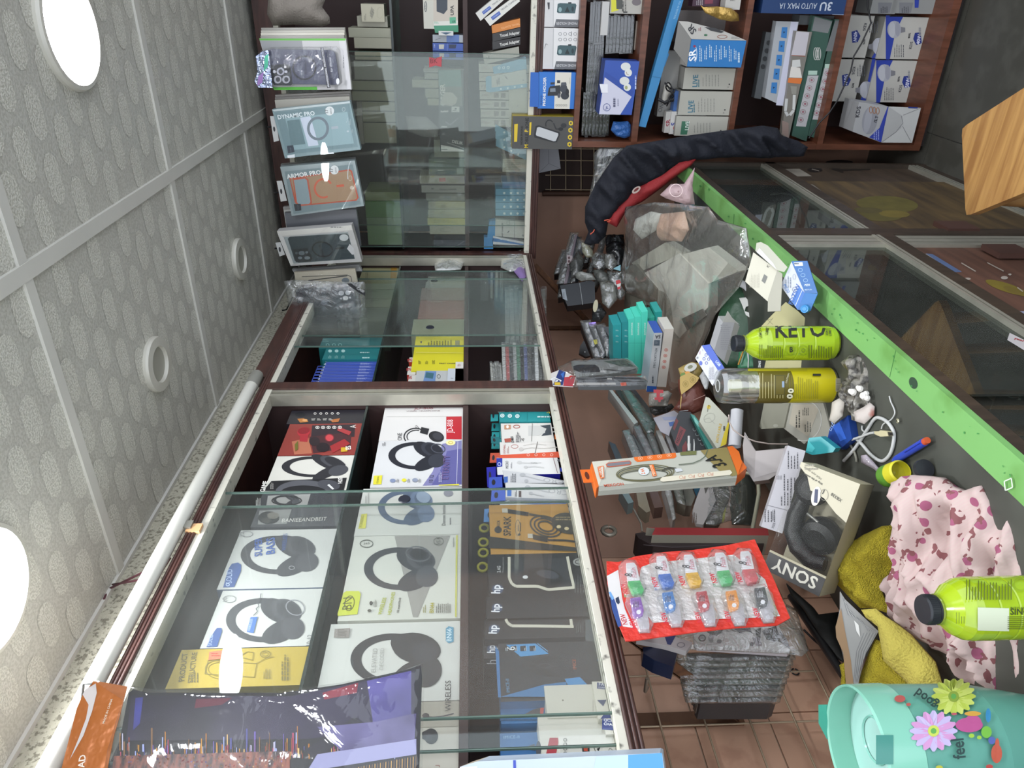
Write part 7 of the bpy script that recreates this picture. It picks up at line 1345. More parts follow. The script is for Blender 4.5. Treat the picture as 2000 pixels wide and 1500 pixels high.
g_=gd;mb=MB();c=PX(-.90).hit(1189,1037)
mb.tube([c+np.array([0,.012*math.cos(t/2.),.012*math.sin(t/2.)]) for t in range(13)],.004,M('8a8478',.4,.5),8,False);tag(mb.build('cable_ring'),'small steel ring at the end of the wire grid beside the showcase rail','ring')
# --- wrappers
FO=lambda c,nm:M(c,.28,.15,bump=.6,bs=55,var=.25,vs=25)
o=puff([(600,200),(680,180),(850,160),(905,200),(860,300),(840,360),(700,365),(600,355),(590,280)],OB(-.95,1.6),.015,FO('aaa59c',0),name='food_wrapper',k=ZV,fold=.010,fs=55,res=.006);tag(o,'crumpled silver wrapper with red block letters beside the brown pouch','wrapper')
mb=MB();A=Art(mb,OB(-.95,1.6));A.P(*ZV);A.l=.030;A.poly([(650,195),(780,200),(778,245),(652,240)],'a8242c');A.poly([(690,240),(735,240),(732,300),(690,300)],'a8242c');A.poly([(660,300),(775,290),(778,325),(745,330),(740,360),(715,360),(712,335),(665,330)],'a8242c');mb.build('printed_letters',o)
o=puff([(600,370),(760,360),(900,330),(930,380),(850,450),(680,490),(620,450)],OB(-.97,1.62),.012,FO('3c3a38',0),name='food_wrapper',k=ZV,fold=.010,fs=60,res=.006,seed=5);tag(o,'dark shiny crumpled wrapper under the silver one','wrapper')
o=puff([(985,10),(1130,-60),(1260,20),(1330,100),(1360,300),(1330,400),(1190,460),(1000,430),(920,400),(1020,250),(990,130)],OB(-.87,1.52),.016,M('5f3228',.45,bump=.4,bs=40),name='food_pouch',k=ZV,fold=.005,fs=30,res=.007,seed=3);tag(o,'brown and gold food pouch with round medallions below the big plastic bag','food pouch')
mb=MB();A=Art(mb,OB(-.87,1.52));A.P(*ZV);A.l=.019;A.poly([(1000,10),(1130,-50),(1255,20),(1230,70),(1150,150),(1020,245),(1000,160)],'a88d4c');A.ring(1075,105,38,44,5,'6e5c26');A.ring(1170,50,40,44,5,'6e5c26');A.ell(1075,105,22,26,'8d7634');A.ell(1170,50,22,26,'8d7634');A.poly([(1015,245),(1025,280),(1010,420),(1000,440),(1008,320)],'a88d4c');A.line([(1175,320),(1335,250)],7,'8a6a60');mb.build('gold_print',o)
o=puff([(560,900),(640,850),(760,800),(900,830),(905,960),(860,1060),(720,1010),(600,1040)],OB(-.88,1.56),.014,M('a08a50',.35,bump=.5,bs=50),name='food_pouch',k=ZW,fold=.006,fs=40,res=.007);tag(o,'gold printed pouch end with a bowl picture next to the brown pouch','food pouch')
mb=MB();A=Art(mb,OB(-.88,1.56));A.P(*ZW);A.l=.018;A.ell(730,920,95,60,'b9b8b0',-20);A.ell(725,915,40,26,'77785e',-20);A.ell(680,1010,45,30,'c98a3c',-20);A.ell(620,1030,40,30,'5f7a34',-30);A.ring(690,1040,110,70,12,'cdb878',a0=10,a1=150);mb.build('bowl_print',o)
o=puff([(920,940),(980,960),(1020,1060),(990,1200),(950,1200),(900,1090),(870,1010)],OB(-.85,1.5),.01,M('a4a4a4',.3,bump=.6,bs=60),name='foil_packet',k=ZW,fold=.006,fs=60,res=.006);tag(o,'small silver crumpled packet under the blue and white USB box','packet')
crumpm=lambda nm,lb,pts,pl,T,m,z,cat,**kw:tag(puff(pts,pl,T,m,name=nm,k=z,**{**dict(fold=.006,fs=50,res=.007),**kw}),lb,cat)
piece('envelope','white envelope with a blue print behind the black and red box',[(655,520),(930,420),(1000,470),(985,560),(880,690),(900,780),(750,700)],OB(-.93,1.5),.004,'a9a5ac',ZV,lambda a:(a.poly([(770,510),(960,500),(960,545),(800,550)],'9096b0'),a.poly([(855,580),(930,565),(925,625),(875,635)],'3f5f9c')),'envelope')
piece('lamp_box','black box with two dark red plates and four ring icons',[(1000,430),(1150,440),(1290,640),(1420,990),(1000,1010),(880,690)],OB(-.90,1.45),.04,'26272a',ZV,lambda a:(
 a.poly([(960,520),(990,560),(935,690),(915,660)],'6f2e30'),a.poly([(1010,625),(1090,680),(985,900),(940,850)],'7a3538'),a.text('REDSON',985,860,1050,690,'2a1416',1,True),a.poly([(1040,900),(1090,820),(1110,900),(1080,1000),(1040,1000)],'6f2e30'),[a.ring(1205+k*34,670+k*64,26,28,6,'8d9192',a0=-60,a1=200) for k in range(4)],a.line([(1005,430),(1120,420)],6,'8a8c8c')))
piece('cable_box','slim teal box edge beside the black and red box',[(1150,468),(1200,482),(1260,560),(1490,915),(1460,985),(1400,960),(1300,760)],OB(-.885,1.43),.02,'3f8a80',ZV,lambda a:(a.poly([(1190,500),(1250,570),(1270,650),(1210,580)],'7fc0b4'),a.poly([(1420,930),(1490,900),(1520,960),(1460,990)],'8a86b4')))
piece('cable_box','white and yellow cable box standing left of the paper roll',[(1352,240),(1395,250),(1650,520),(1640,640),(1600,885),(1500,925),(1268,565)],OB(-.86,1.40),.025,'b5b5a6',ZV,lambda a:(
 a.poly([(1650,575),(1665,600),(1625,870),(1545,905),(1590,740)],'c9b52a'),a.ell(1392,375,24,30,'c2a93a',15),a.line([(1375,440),(1390,350),(1410,370)],6,'2a2a26'),a.ring(1400,520,80,60,4,'9c9c92',rot=-30),a.line([(1330,540),(1400,520),(1470,600)],5,'a2a298'),a.text('DATA CABLE',1515,850,1565,600,'c7a94a',1,True),a.fine(1585,590,1612,690,1,'3a3a36',fill=.9)),mats=['c9bb40','c3c0b2',None,None,None,None,None])
pr=OB(-.84,1.36);mb=MB()
a_,b_=pr.hit(1180+1770/6.818,740+420/6.818),pr.hit(1180+1735/6.818,740+900/6.818);PAPER=M('bcbcc0',.6)
R1=[]
for k in range(40):
 t=k/39*4.2*math.pi;r=.0145-.0028*k/39;R1.append((t,r))
ax=_n(b_-a_);e1=_n(np.cross(ax,pr.n));e2=np.cross(ax,e1);vs=[]
for (t,r) in R1:vs+=[a_+r*(math.cos(t)*e1+math.sin(t)*e2),b_+r*(math.cos(t)*e1+math.sin(t)*e2)]
mb.add(vs,[(2*k,2*k+1,2*k+3,2*k+2) for k in range(39)],PAPER,True);tag(mb.build('paper_roll'),'rolled white sheet of paper standing below the spray can cap','paper roll')
mb=MB();mb.tube([OB(-.87,1.42).hit(1180+x/6.818,740+y/6.818) for x,y in ((1128,762),(1128,850),(1130,870),(1132,960))],[.0030,.0030,.0040,.0036],M('c9c9c6',.3),10);tag(mb.build('usb_plug'),'white USB plug sticking up in front of the black and red box','plug')
mb=MB();mb.tube([OB(-.87,1.42).hit(1180+x/6.818,740+y/6.818) for x,y in ((1196,800),(1200,870),(1198,965))],[.0006,.0016,.0018],M('c9c9c6',.3),8);tag(mb.build('stylus'),'thin white stylus pin next to the white USB plug','stylus')
mb=MB();mb.tube([OB(-.82,1.33).hit(1400+x/3.75,750+y/3.75) for x,y in ((88,225),(92,280),(120,335),(190,385),(280,420),(380,438),(520,440))],.0016,M('b9aaa2',.4),8);tag(mb.build('charging_cable'),'thin whitish cable running from the paper roll to the white cartons','cable')
# --- the large clear bag with goods
BG=P3(PZ(.86).hit(1440,560),PZ(.86).hit(1380,700),PY(2.22).hit(1240,470))
BIG=film('big_bag_film',(.95,.95,.93),.17,.05,.16,1.0,9)
bag=thing('plastic_bag','large clear plastic bag full of pale cartons standing on the counter','plastic bag',BG.hit(1400,620))
inn=Pl(BG.p-BG.n*.035,BG.n)
puff([(955,660),(1200,620),(1640,660),(1720,770),(1960,840),(2000,1100),(1900,1330),(1700,1560),(1450,2150),(1330,2200),(1290,1900),(1240,1500),(960,1380),(925,1180),(950,900)],Pl(BG.p+BG.n*.014,BG.n),.03,BIG,res=.013,r=.05,fold=.012,fs=12,ang=50,name='film_skin',parent=bag,k=ZO,back=.02,seed=4)
for (nm,pts,c,dp,of) in (('white_carton',[(1210,1500),(1660,1480),(1600,1720),(1450,2060),(1380,2140),(1330,2120),(1290,1850)],'d8d7cd',.02,-.02),('grey_carton',[(950,1160),(1030,1140),(1210,1350),(1200,1500),(1130,1480),(940,1500)],'7d7b70',.03,-.006),('white_carton',[(1080,1230),(1400,1050),(1640,1300),(1640,1500),(1400,1760),(1200,1500),(1210,1350)],'ecebe2',.03,-.012),('grey_carton',[(1000,1130),(1280,960),(1420,1050),(1080,1200)],'d0cfc2',.03,-.016),
                         ('white_carton',[(1420,1060),(1640,1000),(1900,1200),(1650,1300)],'e0dfd5',.03,-.016),('white_bundle',[(1040,760),(1160,700),(1260,720),(1200,860),(1090,930),(1030,850)],'e0e0da',.04,-.008),('pink_bundle',[(1250,720),(1440,700),(1480,850),(1420,950),(1240,940),(1230,830)],'dcb8a4',.04,-.008)):
 pl=Pl(BG.p+BG.n*(of+.012),BG.n)
 if 'bundle' in nm:puff(pts,pl,.02,M(c,.4,bump=.5,bs=40),res=.01,fold=.01,fs=30,name=nm,parent=bag,k=ZO)
 else:piece(nm,None,pts,pl,dp,c,ZO,parent=bag)
piece('label',None,[(610,170),(910,25),(975,120),(690,340)],Pl(BG.p+BG.n*.004,BG.n),.002,'77756f',ZW,lambda a:a.poly([(610,170),(740,105),(800,260),(690,340)],'6a6862'),parent=bag)
o=puff([(1440,470),(1530,330),(1510,480),(1530,640),(1450,640),(1290,590),(1240,560),(1330,470)],Pl(PZ(.86).hit(1365,395),(.5,-.8,.3)),.02,M('b59a9c',.35,bump=.5,bs=40),name='plastic_bag',k=ZO,fold=.008,fs=30,res=.01);tag(o,'crumpled pinkish plastic pack squeezed under the red cloth','plastic bag')
mb=MB();A=Art(mb,Pl(PZ(.86).hit(1365,395),(.5,-.8,.3)));A.P(*ZO);A.l=.026;A.ring(1375,545,55,55,5,'d8c2c0');A.ell(1395,555,8,8,'8a6a6c');mb.build('printed_ring',o)
mb=MB();c=PZ(.83).hit(1352,400);mb.box(c[0]-.012,c[0]+.012,c[1]-.02,c[1]+.02,.83,.862,M('5a8ea0',.3));tag(mb.build('small_lid'),'small blue cap next to the pinkish pack on the counter','cap')
# green bag and papers
G1=Pl(PZ(.835).hit(1450,640),(.55,-.6,.6))
crumpm('plastic_bag','dark green plastic bag lying open behind the lime bottle',[(140,830),(200,620),(270,440),(330,405),(420,430),(530,560),(560,640),(520,760),(480,1000),(250,1005),(180,940)],G1,.014,M('24452f',.45,bump=.3,bs=30),ZX,'plastic bag',fold=.006,fs=16,res=.012)
piece('paper_note','torn white paper bits lying on the dark green bag',[(350,495),(400,490),(440,545),(400,560),(390,590),(445,610),(455,655),(400,620),(370,540)],Pl(G1.p+G1.n*.028,G1.n),.001,'b9b9b4',ZX,None,'paper')
crumpm('receipt','white receipt paper roll end leaning on the green bag',[(340,405),(365,360),(400,375),(470,440),(480,480),(440,480),(380,425)],Pl(G1.p+G1.n*.024,G1.n),.006,M('bfbfc4',.6),ZX,'paper',fold=.002)
crumpm('plastic_wrap','crumpled clear wrap with a small printed label beside the white carton',[(450,470),(540,455),(590,580),(560,640),(480,680),(440,600)],Pl(G1.p+G1.n*.026,G1.n),.014,film('grey_crumple',(.75,.76,.72),.15,.35,.15),ZX,'plastic wrap',fold=.012,fs=60)
crumpm('plastic_wrap','green printed film piece under the cap of the lime bottle',[(350,880),(440,875),(480,1000),(340,1010)],Pl(G1.p+G1.n*.022,G1.n),.004,M('3a7a58',.35),ZX,'plastic wrap',fold=.003)
mb=MB();mb.tube([Pl(G1.p+G1.n*.034,G1.n).hit(1350+x/3.75,450+y/3.75) for x,y in ((383,878),(345,985))],.0022,M('b5812c',.4),8);tag(mb.build('pencil'),'short orange stick lying behind the lime bottle cap','stick')
mb=MB();mb.tube([Pl(G1.p+G1.n*.034,G1.n).hit(1350+x/3.75,450+y/3.75) for x,y in ((414,888),(420,950),(417,1005))],[.0022,.0016,.0016],M('c8ccc8',.3),8);tag(mb.build('charging_cable'),'short white cable end lying behind the lime bottle cap','cable')
piece('carton','white carton standing upright left of the lime bottle cap',[(232,672),(318,672),(352,700),(262,985),(165,890)],PY(1.50),.035,'b3b3b6',ZX,lambda a:(a.poly([(318,672),(355,700),(262,985),(240,960)],'95958f'),a.fine(215,690,300,880,12,'a5a5aa','x')),mats=['a5a5a2',None,None,None,None])
piece('open_flap',None,[(268,590),(300,640),(356,692),(318,674),(232,672)],PY(1.4995),.001,'b9b8b2',ZX,None,parent=[x for x in bpy.data.objects if x.get('label','').startswith('white carton standing upright left')][0])
PU=Pl(at(1375,715,1.42),(.35,-.75,.55))
o=piece('cable_box','white and blue USB box lying askew above the spray can cap',[(810,745),(905,562),(1155,945),(1062,1150)],PU,.02,'b9bac0',ZW,lambda a:(
 [a.ring(x,y,20,24,7,'3a4a9a') for x,y in ((968,700),(938,755),(1006,760),(973,818))],a.ell(890,820,24,32,'4a5aa6'),a.fine(1010,830,1090,1060,8,'6a6a72',fill=.3),a.fine(830,715,860,755,3,'44454c'),a.fine(870,630,890,690,2,'a05a7a'),a.fine(915,590,930,640,1,'8a8a90')))
PU2=Pl(PU.p+PU.n*.0005,PU.n)
piece('blue_side',None,[(905,560),(1020,545),(1235,895),(1155,945)],PU2,.004,'3550a6',ZW,lambda a:(a.text('USB',1100,800,1160,870,'b9c4e0',1,True),),parent=o)
# white mailer carton and blue box
PV=Pl(at(1470,560,1.46),(.45,-.65,.6))
o=piece('carton','off white opened carton with a grey barcode patch above the lime bottle',[(455,160),(630,290),(560,520),(395,375)],PV,.035,'bab6a6',ZX,lambda a:(a.poly([(535,320),(560,340),(540,390),(515,370)],'6a6a66'),a.fine(430,300,505,420,7,'9a9688',fill=.25),a.text('K',565,275,578,262,'55544c')))
piece('open_flap',None,[(478,92),(510,85),(560,110),(705,270),(680,305),(622,290),(470,150)],Pl(PV.p+PV.n*.004,PV.n),.0012,'a9a899',ZX,lambda a:a.poly([(500,130),(600,240),(625,285),(480,160)],'c9c9cc'),parent=o)
piece('side_panel',None,[(630,290),(668,318),(655,590),(560,595),(562,500)],Pl(PV.p+PV.n*.0008,PV.n),.002,'9d9a8c',ZX,None,parent=o)
PB=Pl(at(1555,555,1.42),(.30,-.72,.62))
o=piece('charger_box','blue and white boxed charger leaning on the green taped edge',[(735,228),(832,458),(780,582),(655,405)],PB,.03,'b8bbc4',ZX,lambda a:(
 a.poly([(790,410),(832,458),(780,582),(735,520)],'3f6cb0'),a.text('FDZSW',742,545,802,400,'2a5496',1,True),a.line([(762,555),(812,440)],4,'c8ccd4'),a.fine(690,320,740,420,3,'77808c'),a.ring(755,430,18,14,3,'77808c',rot=-50),a.text('MS20',672,402,705,460,'4a7ab8',1),a.ring(755,340,12,20,3,'9aa0a8')))
PB2=Pl(PB.p+PB.n*.0008,PB.n)
piece('blue_side',None,[(735,226),(850,223),(926,462),(832,458)],PB2,.004,'33649f',ZX,lambda a:(a.poly([(750,235),(815,232),(820,258),(760,262)],'c4c8d0'),a.fine(755,240,812,256,1,'26303c','x'),[a.ring(800+k*19,290+k*38,17,14,3,'8fb0d4') for k in range(3)],a.text('PZX',832,408,872,406,'d4dce6',1,True),a.text('MEIYUN',832,440,885,438,'a8bcd6',1,True)),parent=o)
piece('blue_end',None,[(832,458),(926,464),(872,590),(780,582)],PB2,.004,'2a6aa8',ZX,None,parent=o)
c=PB.hit(1350+840/3.75,450+575/3.75);mb=MB();mb.lathe(c+PB.n*.002,PB.n,[(.0001,.010),(.004,.010),(.0045,.009),(.0075,.010),(.008,.002),(.0085,0)],M('3a86c0',.35),20);tag(mb.build('bottle_cap'),'small light blue cap lying at the end of the blue and white charger box','cap')
piece('yellow_paper','folded pale yellow paper sheet behind the lime bottle',[(515,700),(600,610),(655,560),(692,525),(780,590),(895,700),(980,950),(985,1012),(700,1012),(535,1006),(560,900)],Pl(PZ(.834).hit(1560,690),(.15,-.45,.88)),.0012,'b9b487',ZX,lambda a:(a.line([(600,640),(560,690)],2,'6a6a5a'),a.line([(560,655),(600,690)],2,'6a6a5a'),a.line([(540,660),(590,650)],2,'6a6a5a'),a.poly([(830,945),(860,960),(900,1010),(985,1010),(975,945)],'9d9c8c')),'paper')
piece('tool_body','white edged black label strip between the lime bottle and the spray can',[(490,950),(545,950),(540,1008),(482,1008)],Pl(PZ(.836).hit(1490,712),(.2,-.5,.85)),.006,'2a2c2c',ZX,lambda a:a.text('SME',495,955,492,1003,'c8ccc8',1,True),'label')
# --- bottles and spray can
class Cyl:
 """printing on a round upright body; pixels are sent onto the real cylinder"""
 def __init__(s,mb,c,r,z): s.mb,s.c,s.r,s.z,s.l=mb,np.array(c[:2]),r,z,.0003
 def f(s,x,y,l=0):
  x,y=s.z[0]+x/s.z[2],s.z[1]+y/s.z[2];d=ray(x,y);R=s.r+l;e=EYE[:2]-s.c
  A=d[0]**2+d[1]**2;B=2*(e[0]*d[0]+e[1]*d[1]);C_=e[0]**2+e[1]**2-R*R;D=B*B-4*A*C_
  t=(-B-math.sqrt(D))/(2*A) if D>0 else -B/(2*A)
  P=EYE+d*t
  if D<=0:v=P[:2]-s.c;v=v/np.linalg.norm(v)*R;P=np.array([s.c[0]+v[0],s.c[1]+v[1],P[2]])
  return P
 def patch(s,x0,y0,x1,y1,m,n=12,sk=0,skx=0):
  s.l+=.00008;m=INK(m) if isinstance(m,str) else m;vs=[]
  for i in range(n+1):
   y=y0+(y1-y0)*i/n;vs+=[s.f(x0+sk*i/n,y,s.l),s.f(x1+sk*i/n,y+skx,s.l)]
  s.mb.add(vs,[(2*i,2*i+1,2*i+3,2*i+2) for i in range(n)],m,True)
 def ell(s,cx,cy,rx,ry,m,rin=0,n=18):
  s.l+=.00008;m=INK(m)
  for r0,r1 in ((rin,1.0),):
   vs=[]
   for i in range(n+1):
    a=2*math.pi*i/n
    for r in (r1,r0): vs.append(s.f(cx+rx*r*math.cos(a),cy+ry*r*math.sin(a),s.l))
   s.mb.add(vs,[(2*i,2*i+2,2*i+3,2*i+1) for i in range(n)],m)
 def text(s,t,x0,y0,x1,y1,m,k=1.0,bold=False,cut=6):
  s.l+=.00008;vs,fs=text_geo(t,bold);m=INK(m)
  if cut:
   import bmesh
   bm=bmesh.new();bv=[bm.verts.new(v) for v in vs]
   for f in fs:
    try:bm.faces.new([bv[i] for i in f])
    except ValueError:pass
   for i in range(1,cut): bmesh.ops.bisect_plane(bm,geom=bm.verts[:]+bm.edges[:]+bm.faces[:],plane_co=(0,.72*i/cut,0),plane_no=(0,1,0))
   bm.verts.index_update();vs=np.array([tuple(v.co) for v in bm.verts]);fs=[[v.index for v in f.verts] for f in bm.faces];bm.free()
  mn,mx=vs[:,0].min(),vs[:,0].max();L=math.hypot(x1-x0,y1-y0);sc=L/(mx-mn);d=((x1-x0)/L,(y1-y0)/L);u=(d[1],-d[0])
  s.mb.add([s.f(x0+d[0]*(v[0]-mn)*sc+u[0]*v[1]*sc*k,y0+d[1]*(v[0]-mn)*sc+u[1]*v[1]*sc*k,s.l) for v in vs],fs,m)
 def fine(s,x0,y0,x1,y1,rows,m,along='y',fill=.4,seed=2):
  rd=random.Random(seed)
  for r in range(rows):
   a=r/rows;e=rd.uniform(.6,1)
   if along == 'y':
    xa=x0+(x1-x0)*a;s.patch(xa,y0+(y1-y0)*(1-e),xa+(x1-x0)/rows*fill,y1,m,6)
   else:
    ya=y0+(y1-y0)*a;s.patch(x0,ya,x0+(x1-x0)*e,ya+(y1-y0)/rows*fill,m,1)
LIME=M('9bb51e',.16,var=.08,coat=.6);CAPB=M('1e2126',.4)
def bottle(label,base,r,H,art,z):
 b=thing('drink_bottle',label,'bottle',base);mb=MB();B=np.array(base);up=(0,0,1);n=r/.033
 prof=[(.0001,.001),(r*.80,.001),(r*.93,.006),(r,.016),(r,H*.26),(r*.985,H*.27),(r,H*.28),(r,H*.42),(r*.985,H*.43),(r,H*.44),(r,H*.56),(r*.985,H*.57),(r,H*.58),(r,H*.68),(r*.96,H*.73),(r*.80,H*.80),(r*.58,H*.85),(r*.42,H*.885),(r*.40,H*.91)]
 mb.lathe(B,up,prof,LIME,48);C_=Cyl(mb,B,r,z);art(C_);mb.build('body',b)
 mb=MB();mb.lathe(B,up,[(r*.47,H*.893),(r*.49,H*.90),(r*.47,H*.906),(r*.40,H*.91)],M('77862a',.2),32);mb.build('neck_ring',b)
 mb=MB();mb.lathe(B,up,[(r*.40,H*.905),(r*.46,H*.907),(r*.46,H*.92),(r*.44,H*.923),(r*.47,H*.926),(r*.47,H*.985),(r*.44,H),(.0001,H)],CAPB,40)
 for k in range(40):
  a=2*math.pi*k/40;c,q_=math.cos(a),math.sin(a);mb.tube([B+np.array([r*.472*c,r*.472*q_,H*.93]),B+np.array([r*.472*c,r*.472*q_,H*.98])],.0005*n,CAPB,4)
 mb.build('cap',b);return b
def upright(px_base,px_top,rpx,z0):
 """axis foot on the plane z0 and real height/radius from the picture"""
 f=PZ(z0).hit(*px_base);d=proj(f)[2];r=rpx*d/FPX;t=Pl(f,(ray(*px_base)[0],ray(*px_base)[1],0)).hit(*px_top);return f,r,t[2]-z0
f1,r1,h1=upright((1630,670),(1432,670),33.5,.8318)
bottle('lime green drink bottle with a black cap standing next to the spray can',f1,r1,h1,lambda C_:(
 C_.text('KETO',618,785,985,775,'23261a',1.15,True),C_.text('LEMON',520,788,512,715,'3c4616',1.2,True,3),C_.text('LIME',562,762,570,712,'3c4616',1.2,True,3),C_.fine(500,835,680,935,12,'5c6a18'),C_.fine(860,838,1040,935,10,'5c6a18'),
 C_.ell(728,880,34,38,'7f9618',.9),C_.ell(822,880,34,38,'7f9618',.9),C_.text('B',722,892,746,892,'23261a',1.2,True,0),C_.ell(822,880,14,16,'6f8418',.6),C_.text('ZERO',1002,770,1000,712,'3c4616',1,True,3),C_.text('LIMIT',1028,772,1024,712,'3c4616',1,True,3)),ZX)
f2,r2,h2=upright((2062,1184),(1800,1184),60,.8318)
bottle('lime green drink bottle by the floral cloth, cut by the photo edge',f2,r2,h2,lambda C_:(
 C_.patch(1365,955,1570,1105,'c6ccb4',14,0,5),C_.text('SINGLE',1578,1002,1760,1002,'3a4414',1,True,4),C_.text('INTO AN',1580,968,1680,968,'3a4414',1,False,2),C_.fine(1560,1015,1760,1105,7,'4e5c16','x',.3),C_.fine(1290,770,1600,905,16,'59671a','y',.35),C_.ell(1650,800,50,45,'7f9618',.9),C_.fine(1225,985,1290,1060,4,'7a8c20')),ZAA)
f3,r3,h3=upright((1622,752),(1403,754),34.5,.8318)
sp=thing('spray_can','yellow and olive insect spray can with a clear plastic cap','spray can',f3)
mb=MB();YEL,OLI,STE=M('c2b51c',.3,coat=.3),M('675c26',.3,coat=.3),M('a8a48c',.25,.8)
zz=lambda x:h3*(1-(x-1403)/(1622-1403))
mb.lathe(f3,(0,0,1),[(.0001,.002),(r3*.9,.002),(r3*.97,0),(r3,.004),(r3,zz(1575)),(r3,zz(1535)),(r3,zz(1470)),(r3*.98,zz(1464))],YEL,48,mats=[STE,STE,STE,YEL,YEL,OLI,STE])
C_=Cyl(mb,f3,r3,ZX)
C_.patch(415,1012,850,1030,'b0a424',6);C_.fine(500,1040,690,1230,9,'b9ae7a','y',.25);C_.patch(612,1060,685,1205,'55502a',10);C_.patch(620,1066,680,1200,'675c26',10);C_.patch(665,1105,682,1150,'8fa0b8',4)
C_.fine(720,1060,940,1235,14,'8a8420','y',.25);C_.patch(890,1050,950,1066,'26261a',3);C_.patch(1058,1085,1120,1180,'b0aa90',8)
for k in range(11): C_.patch(1062+0*k,1088+k*8.4,1118,1091+k*8.4,'3a3a34',1)
for (x,y) in ((730,1175),(722,1215)): C_.ell(x,y,22,18,'d8d4b8');C_.ell(x,y,10,5,'2a2a1a')
C_.text('CAUTION',700,1120,720,1048,'d8d4b8',1,False,3)
mb.build('body',sp)
mb=MB();mb.lathe(f3,(0,0,1),[(r3*.98,zz(1464)),(r3*.8,zz(1452)),(r3*.45,zz(1445)),(r3*.38,zz(1444)),(r3*.36,zz(1425)),(.0001,zz(1424))],STE,40,mats=[STE,STE,STE,M('c9c4a4',.4),M('c9c4a4',.4)]);mb.build('nozzle',sp)
mb=MB();mb.lathe(f3,(0,0,1),[(r3*1.01,zz(1470)),(r3*1.0,zz(1462)),(r3*.97,zz(1412)),(r3*.90,zz(1403)),(.0001,zz(1402))],film('cap_film',(.88,.90,.90),.16,.06,.12,.1,20),48);mb.lathe(f3,(0,0,1),[(r3*.30,zz(1402)+.0002),(r3*.33,zz(1402)+.001),(r3*.36,zz(1402)+.0002)],M('b8bab8',.2),24);mb.build('clear_cap',sp)
# small yellow and green bottle lying, black cap
aa,bb=PZ(.848).hit(1738,928),PZ(.848).hit(1765,918);ax=_n(bb-aa);s0=aa-ax*.012
sb=thing('glue_bottle','small green and yellow bottle lying open above the floral cloth','bottle',s0)
mb=MB();mb.lathe(s0,ax,[(.0001,0),(.017,0),(.018,.003),(.018,.022),(.018,.042),(.0155,.045),(.015,.030),(.004,.029),(.0001,.03)],M('568a2c',.35),28,mats=[M('568a2c'),M('568a2c'),M('568a2c'),M('c9c22c'),M('c9c22c'),M('c9c22c'),M('b4ac24'),M('b4ac24')]);mb.build('body',sb)
mb=MB();c=PZ(.846).hit(1798,918);mb.lathe(c-ax*.004,ax,[(.0001,0),(.006,0),(.0065,.003),(.012,.005),(.014,.008),(.014,.016),(.0001,.017)],M('23252a',.4),24,mats=[M('77797c')]*3+[M('23252a',.4)]*3);mb.build('flip_cap',sb)
# crumpled foil snack bag with cotton
FOILB=spots('grey_striped_foil','77736a','3c3934',70,.5,.3,1.0)
PF=Pl(PZ(.84).hit(1670,830),(.35,-.35,.85))
o=crumpm('crumpled_bag','crumpled grey foil bag at the foot of the spray can',[(170,970),(230,920),(300,912),(380,930),(435,960),(440,1030),(430,1150),(440,1260),(400,1350),(330,1420),(250,1390),(235,1340),(170,1280),(150,1200),(180,1110),(220,1050)],PF,.016,FOILB,(1600,450,3.75),'bag',fold=.024,fs=55,res=.005,ang=70)
for i,(x,y,r) in enumerate(((250,1185,.0065),(232,1178,.005),(330,1212,.0075),(345,1195,.005),(300,1160,.006),(285,1150,.004),(352,1228,.0055))):
 c=Pl(PF.p+PF.n*.030,PF.n).hit(1600+x/3.75,450+y/3.75);mb=MB();mb.lathe(c-PF.n*r,PF.n,[(.0001,0),(r*.7,r*.3),(r,r),(r*.75,r*1.7),(.0001,r*2)],M('d6d2cc',.8,bump=.6,bs=90),10)
 tag(mb.build('cotton_ball'),'small white cotton tuft stuck on the crumpled grey foil bag','cotton','cotton tufts on the foil bag')
crumpm('tissue','soiled white tissue with red and brown stains on the foil bag',[(255,1330),(330,1290),(370,1260),(405,1290),(400,1350),(330,1418),(265,1395)],Pl(PF.p+PF.n*.026,PF.n),.008,spots('stained_tissue','b8aea8','9c5a50',30,.6,.8,.4),(1600,450,3.75),'tissue',fold=.006,fs=70)
crumpm('tissue','curled grey white tissue strip left of the foil bag',[(75,1390),(95,1260),(150,1230),(185,1260),(170,1360),(110,1415)],Pl(PF.p+PF.n*.012,PF.n),.012,spots('tissue_grey','b5aea4','6a5f58',30,.62,.8,.4),(1600,450,3.75),'tissue',fold=.006,fs=70)
# cartons under the can
PCn=Pl(PZ(.850).hit(1560,830),(.10,-.16,.98))
o=piece('carton','white carton tray with a paper label of bars under the spray can',[(480,140),(780,140),(845,385),(745,430),(660,420),(640,440),(490,325)],PCn,.016,'a9a79c',ZY,lambda a:(a.poly([(560,150),(725,150),(745,190),(670,385),(530,290)],'b3ac9c'),a.fine(580,170,620,320,2,'4a4944'),a.fine(630,160,680,230,4,'4a4944'),a.fine(645,260,700,350,3,'6a6962'),a.ring(640,270,130,150,6,'c6c6c0',rot=10,a0=-80,a1=100)))
piece('carton','grey beige open carton wall left of the label carton',[(345,142),(530,142),(490,320),(325,330),(312,310)],Pl(PCn.p+PCn.n*.004,PCn.n),.006,'8f8e80',ZY,lambda a:a.ell(432,305,18,12,'a5a498'))
piece('carton','worn whitish carton behind the white instruction carton',[(205,350),(285,490),(500,470),(500,620),(380,700),(270,715),(200,600),(190,450)],Pl(at(1480,900,1.40),(.6,-.6,.4)),.05,'8d8683',ZY,lambda a:(a.poly([(285,490),(500,480),(440,640),(275,690)],'9b9492'),a.line([(285,490),(200,360)],3,'5f5a58')))
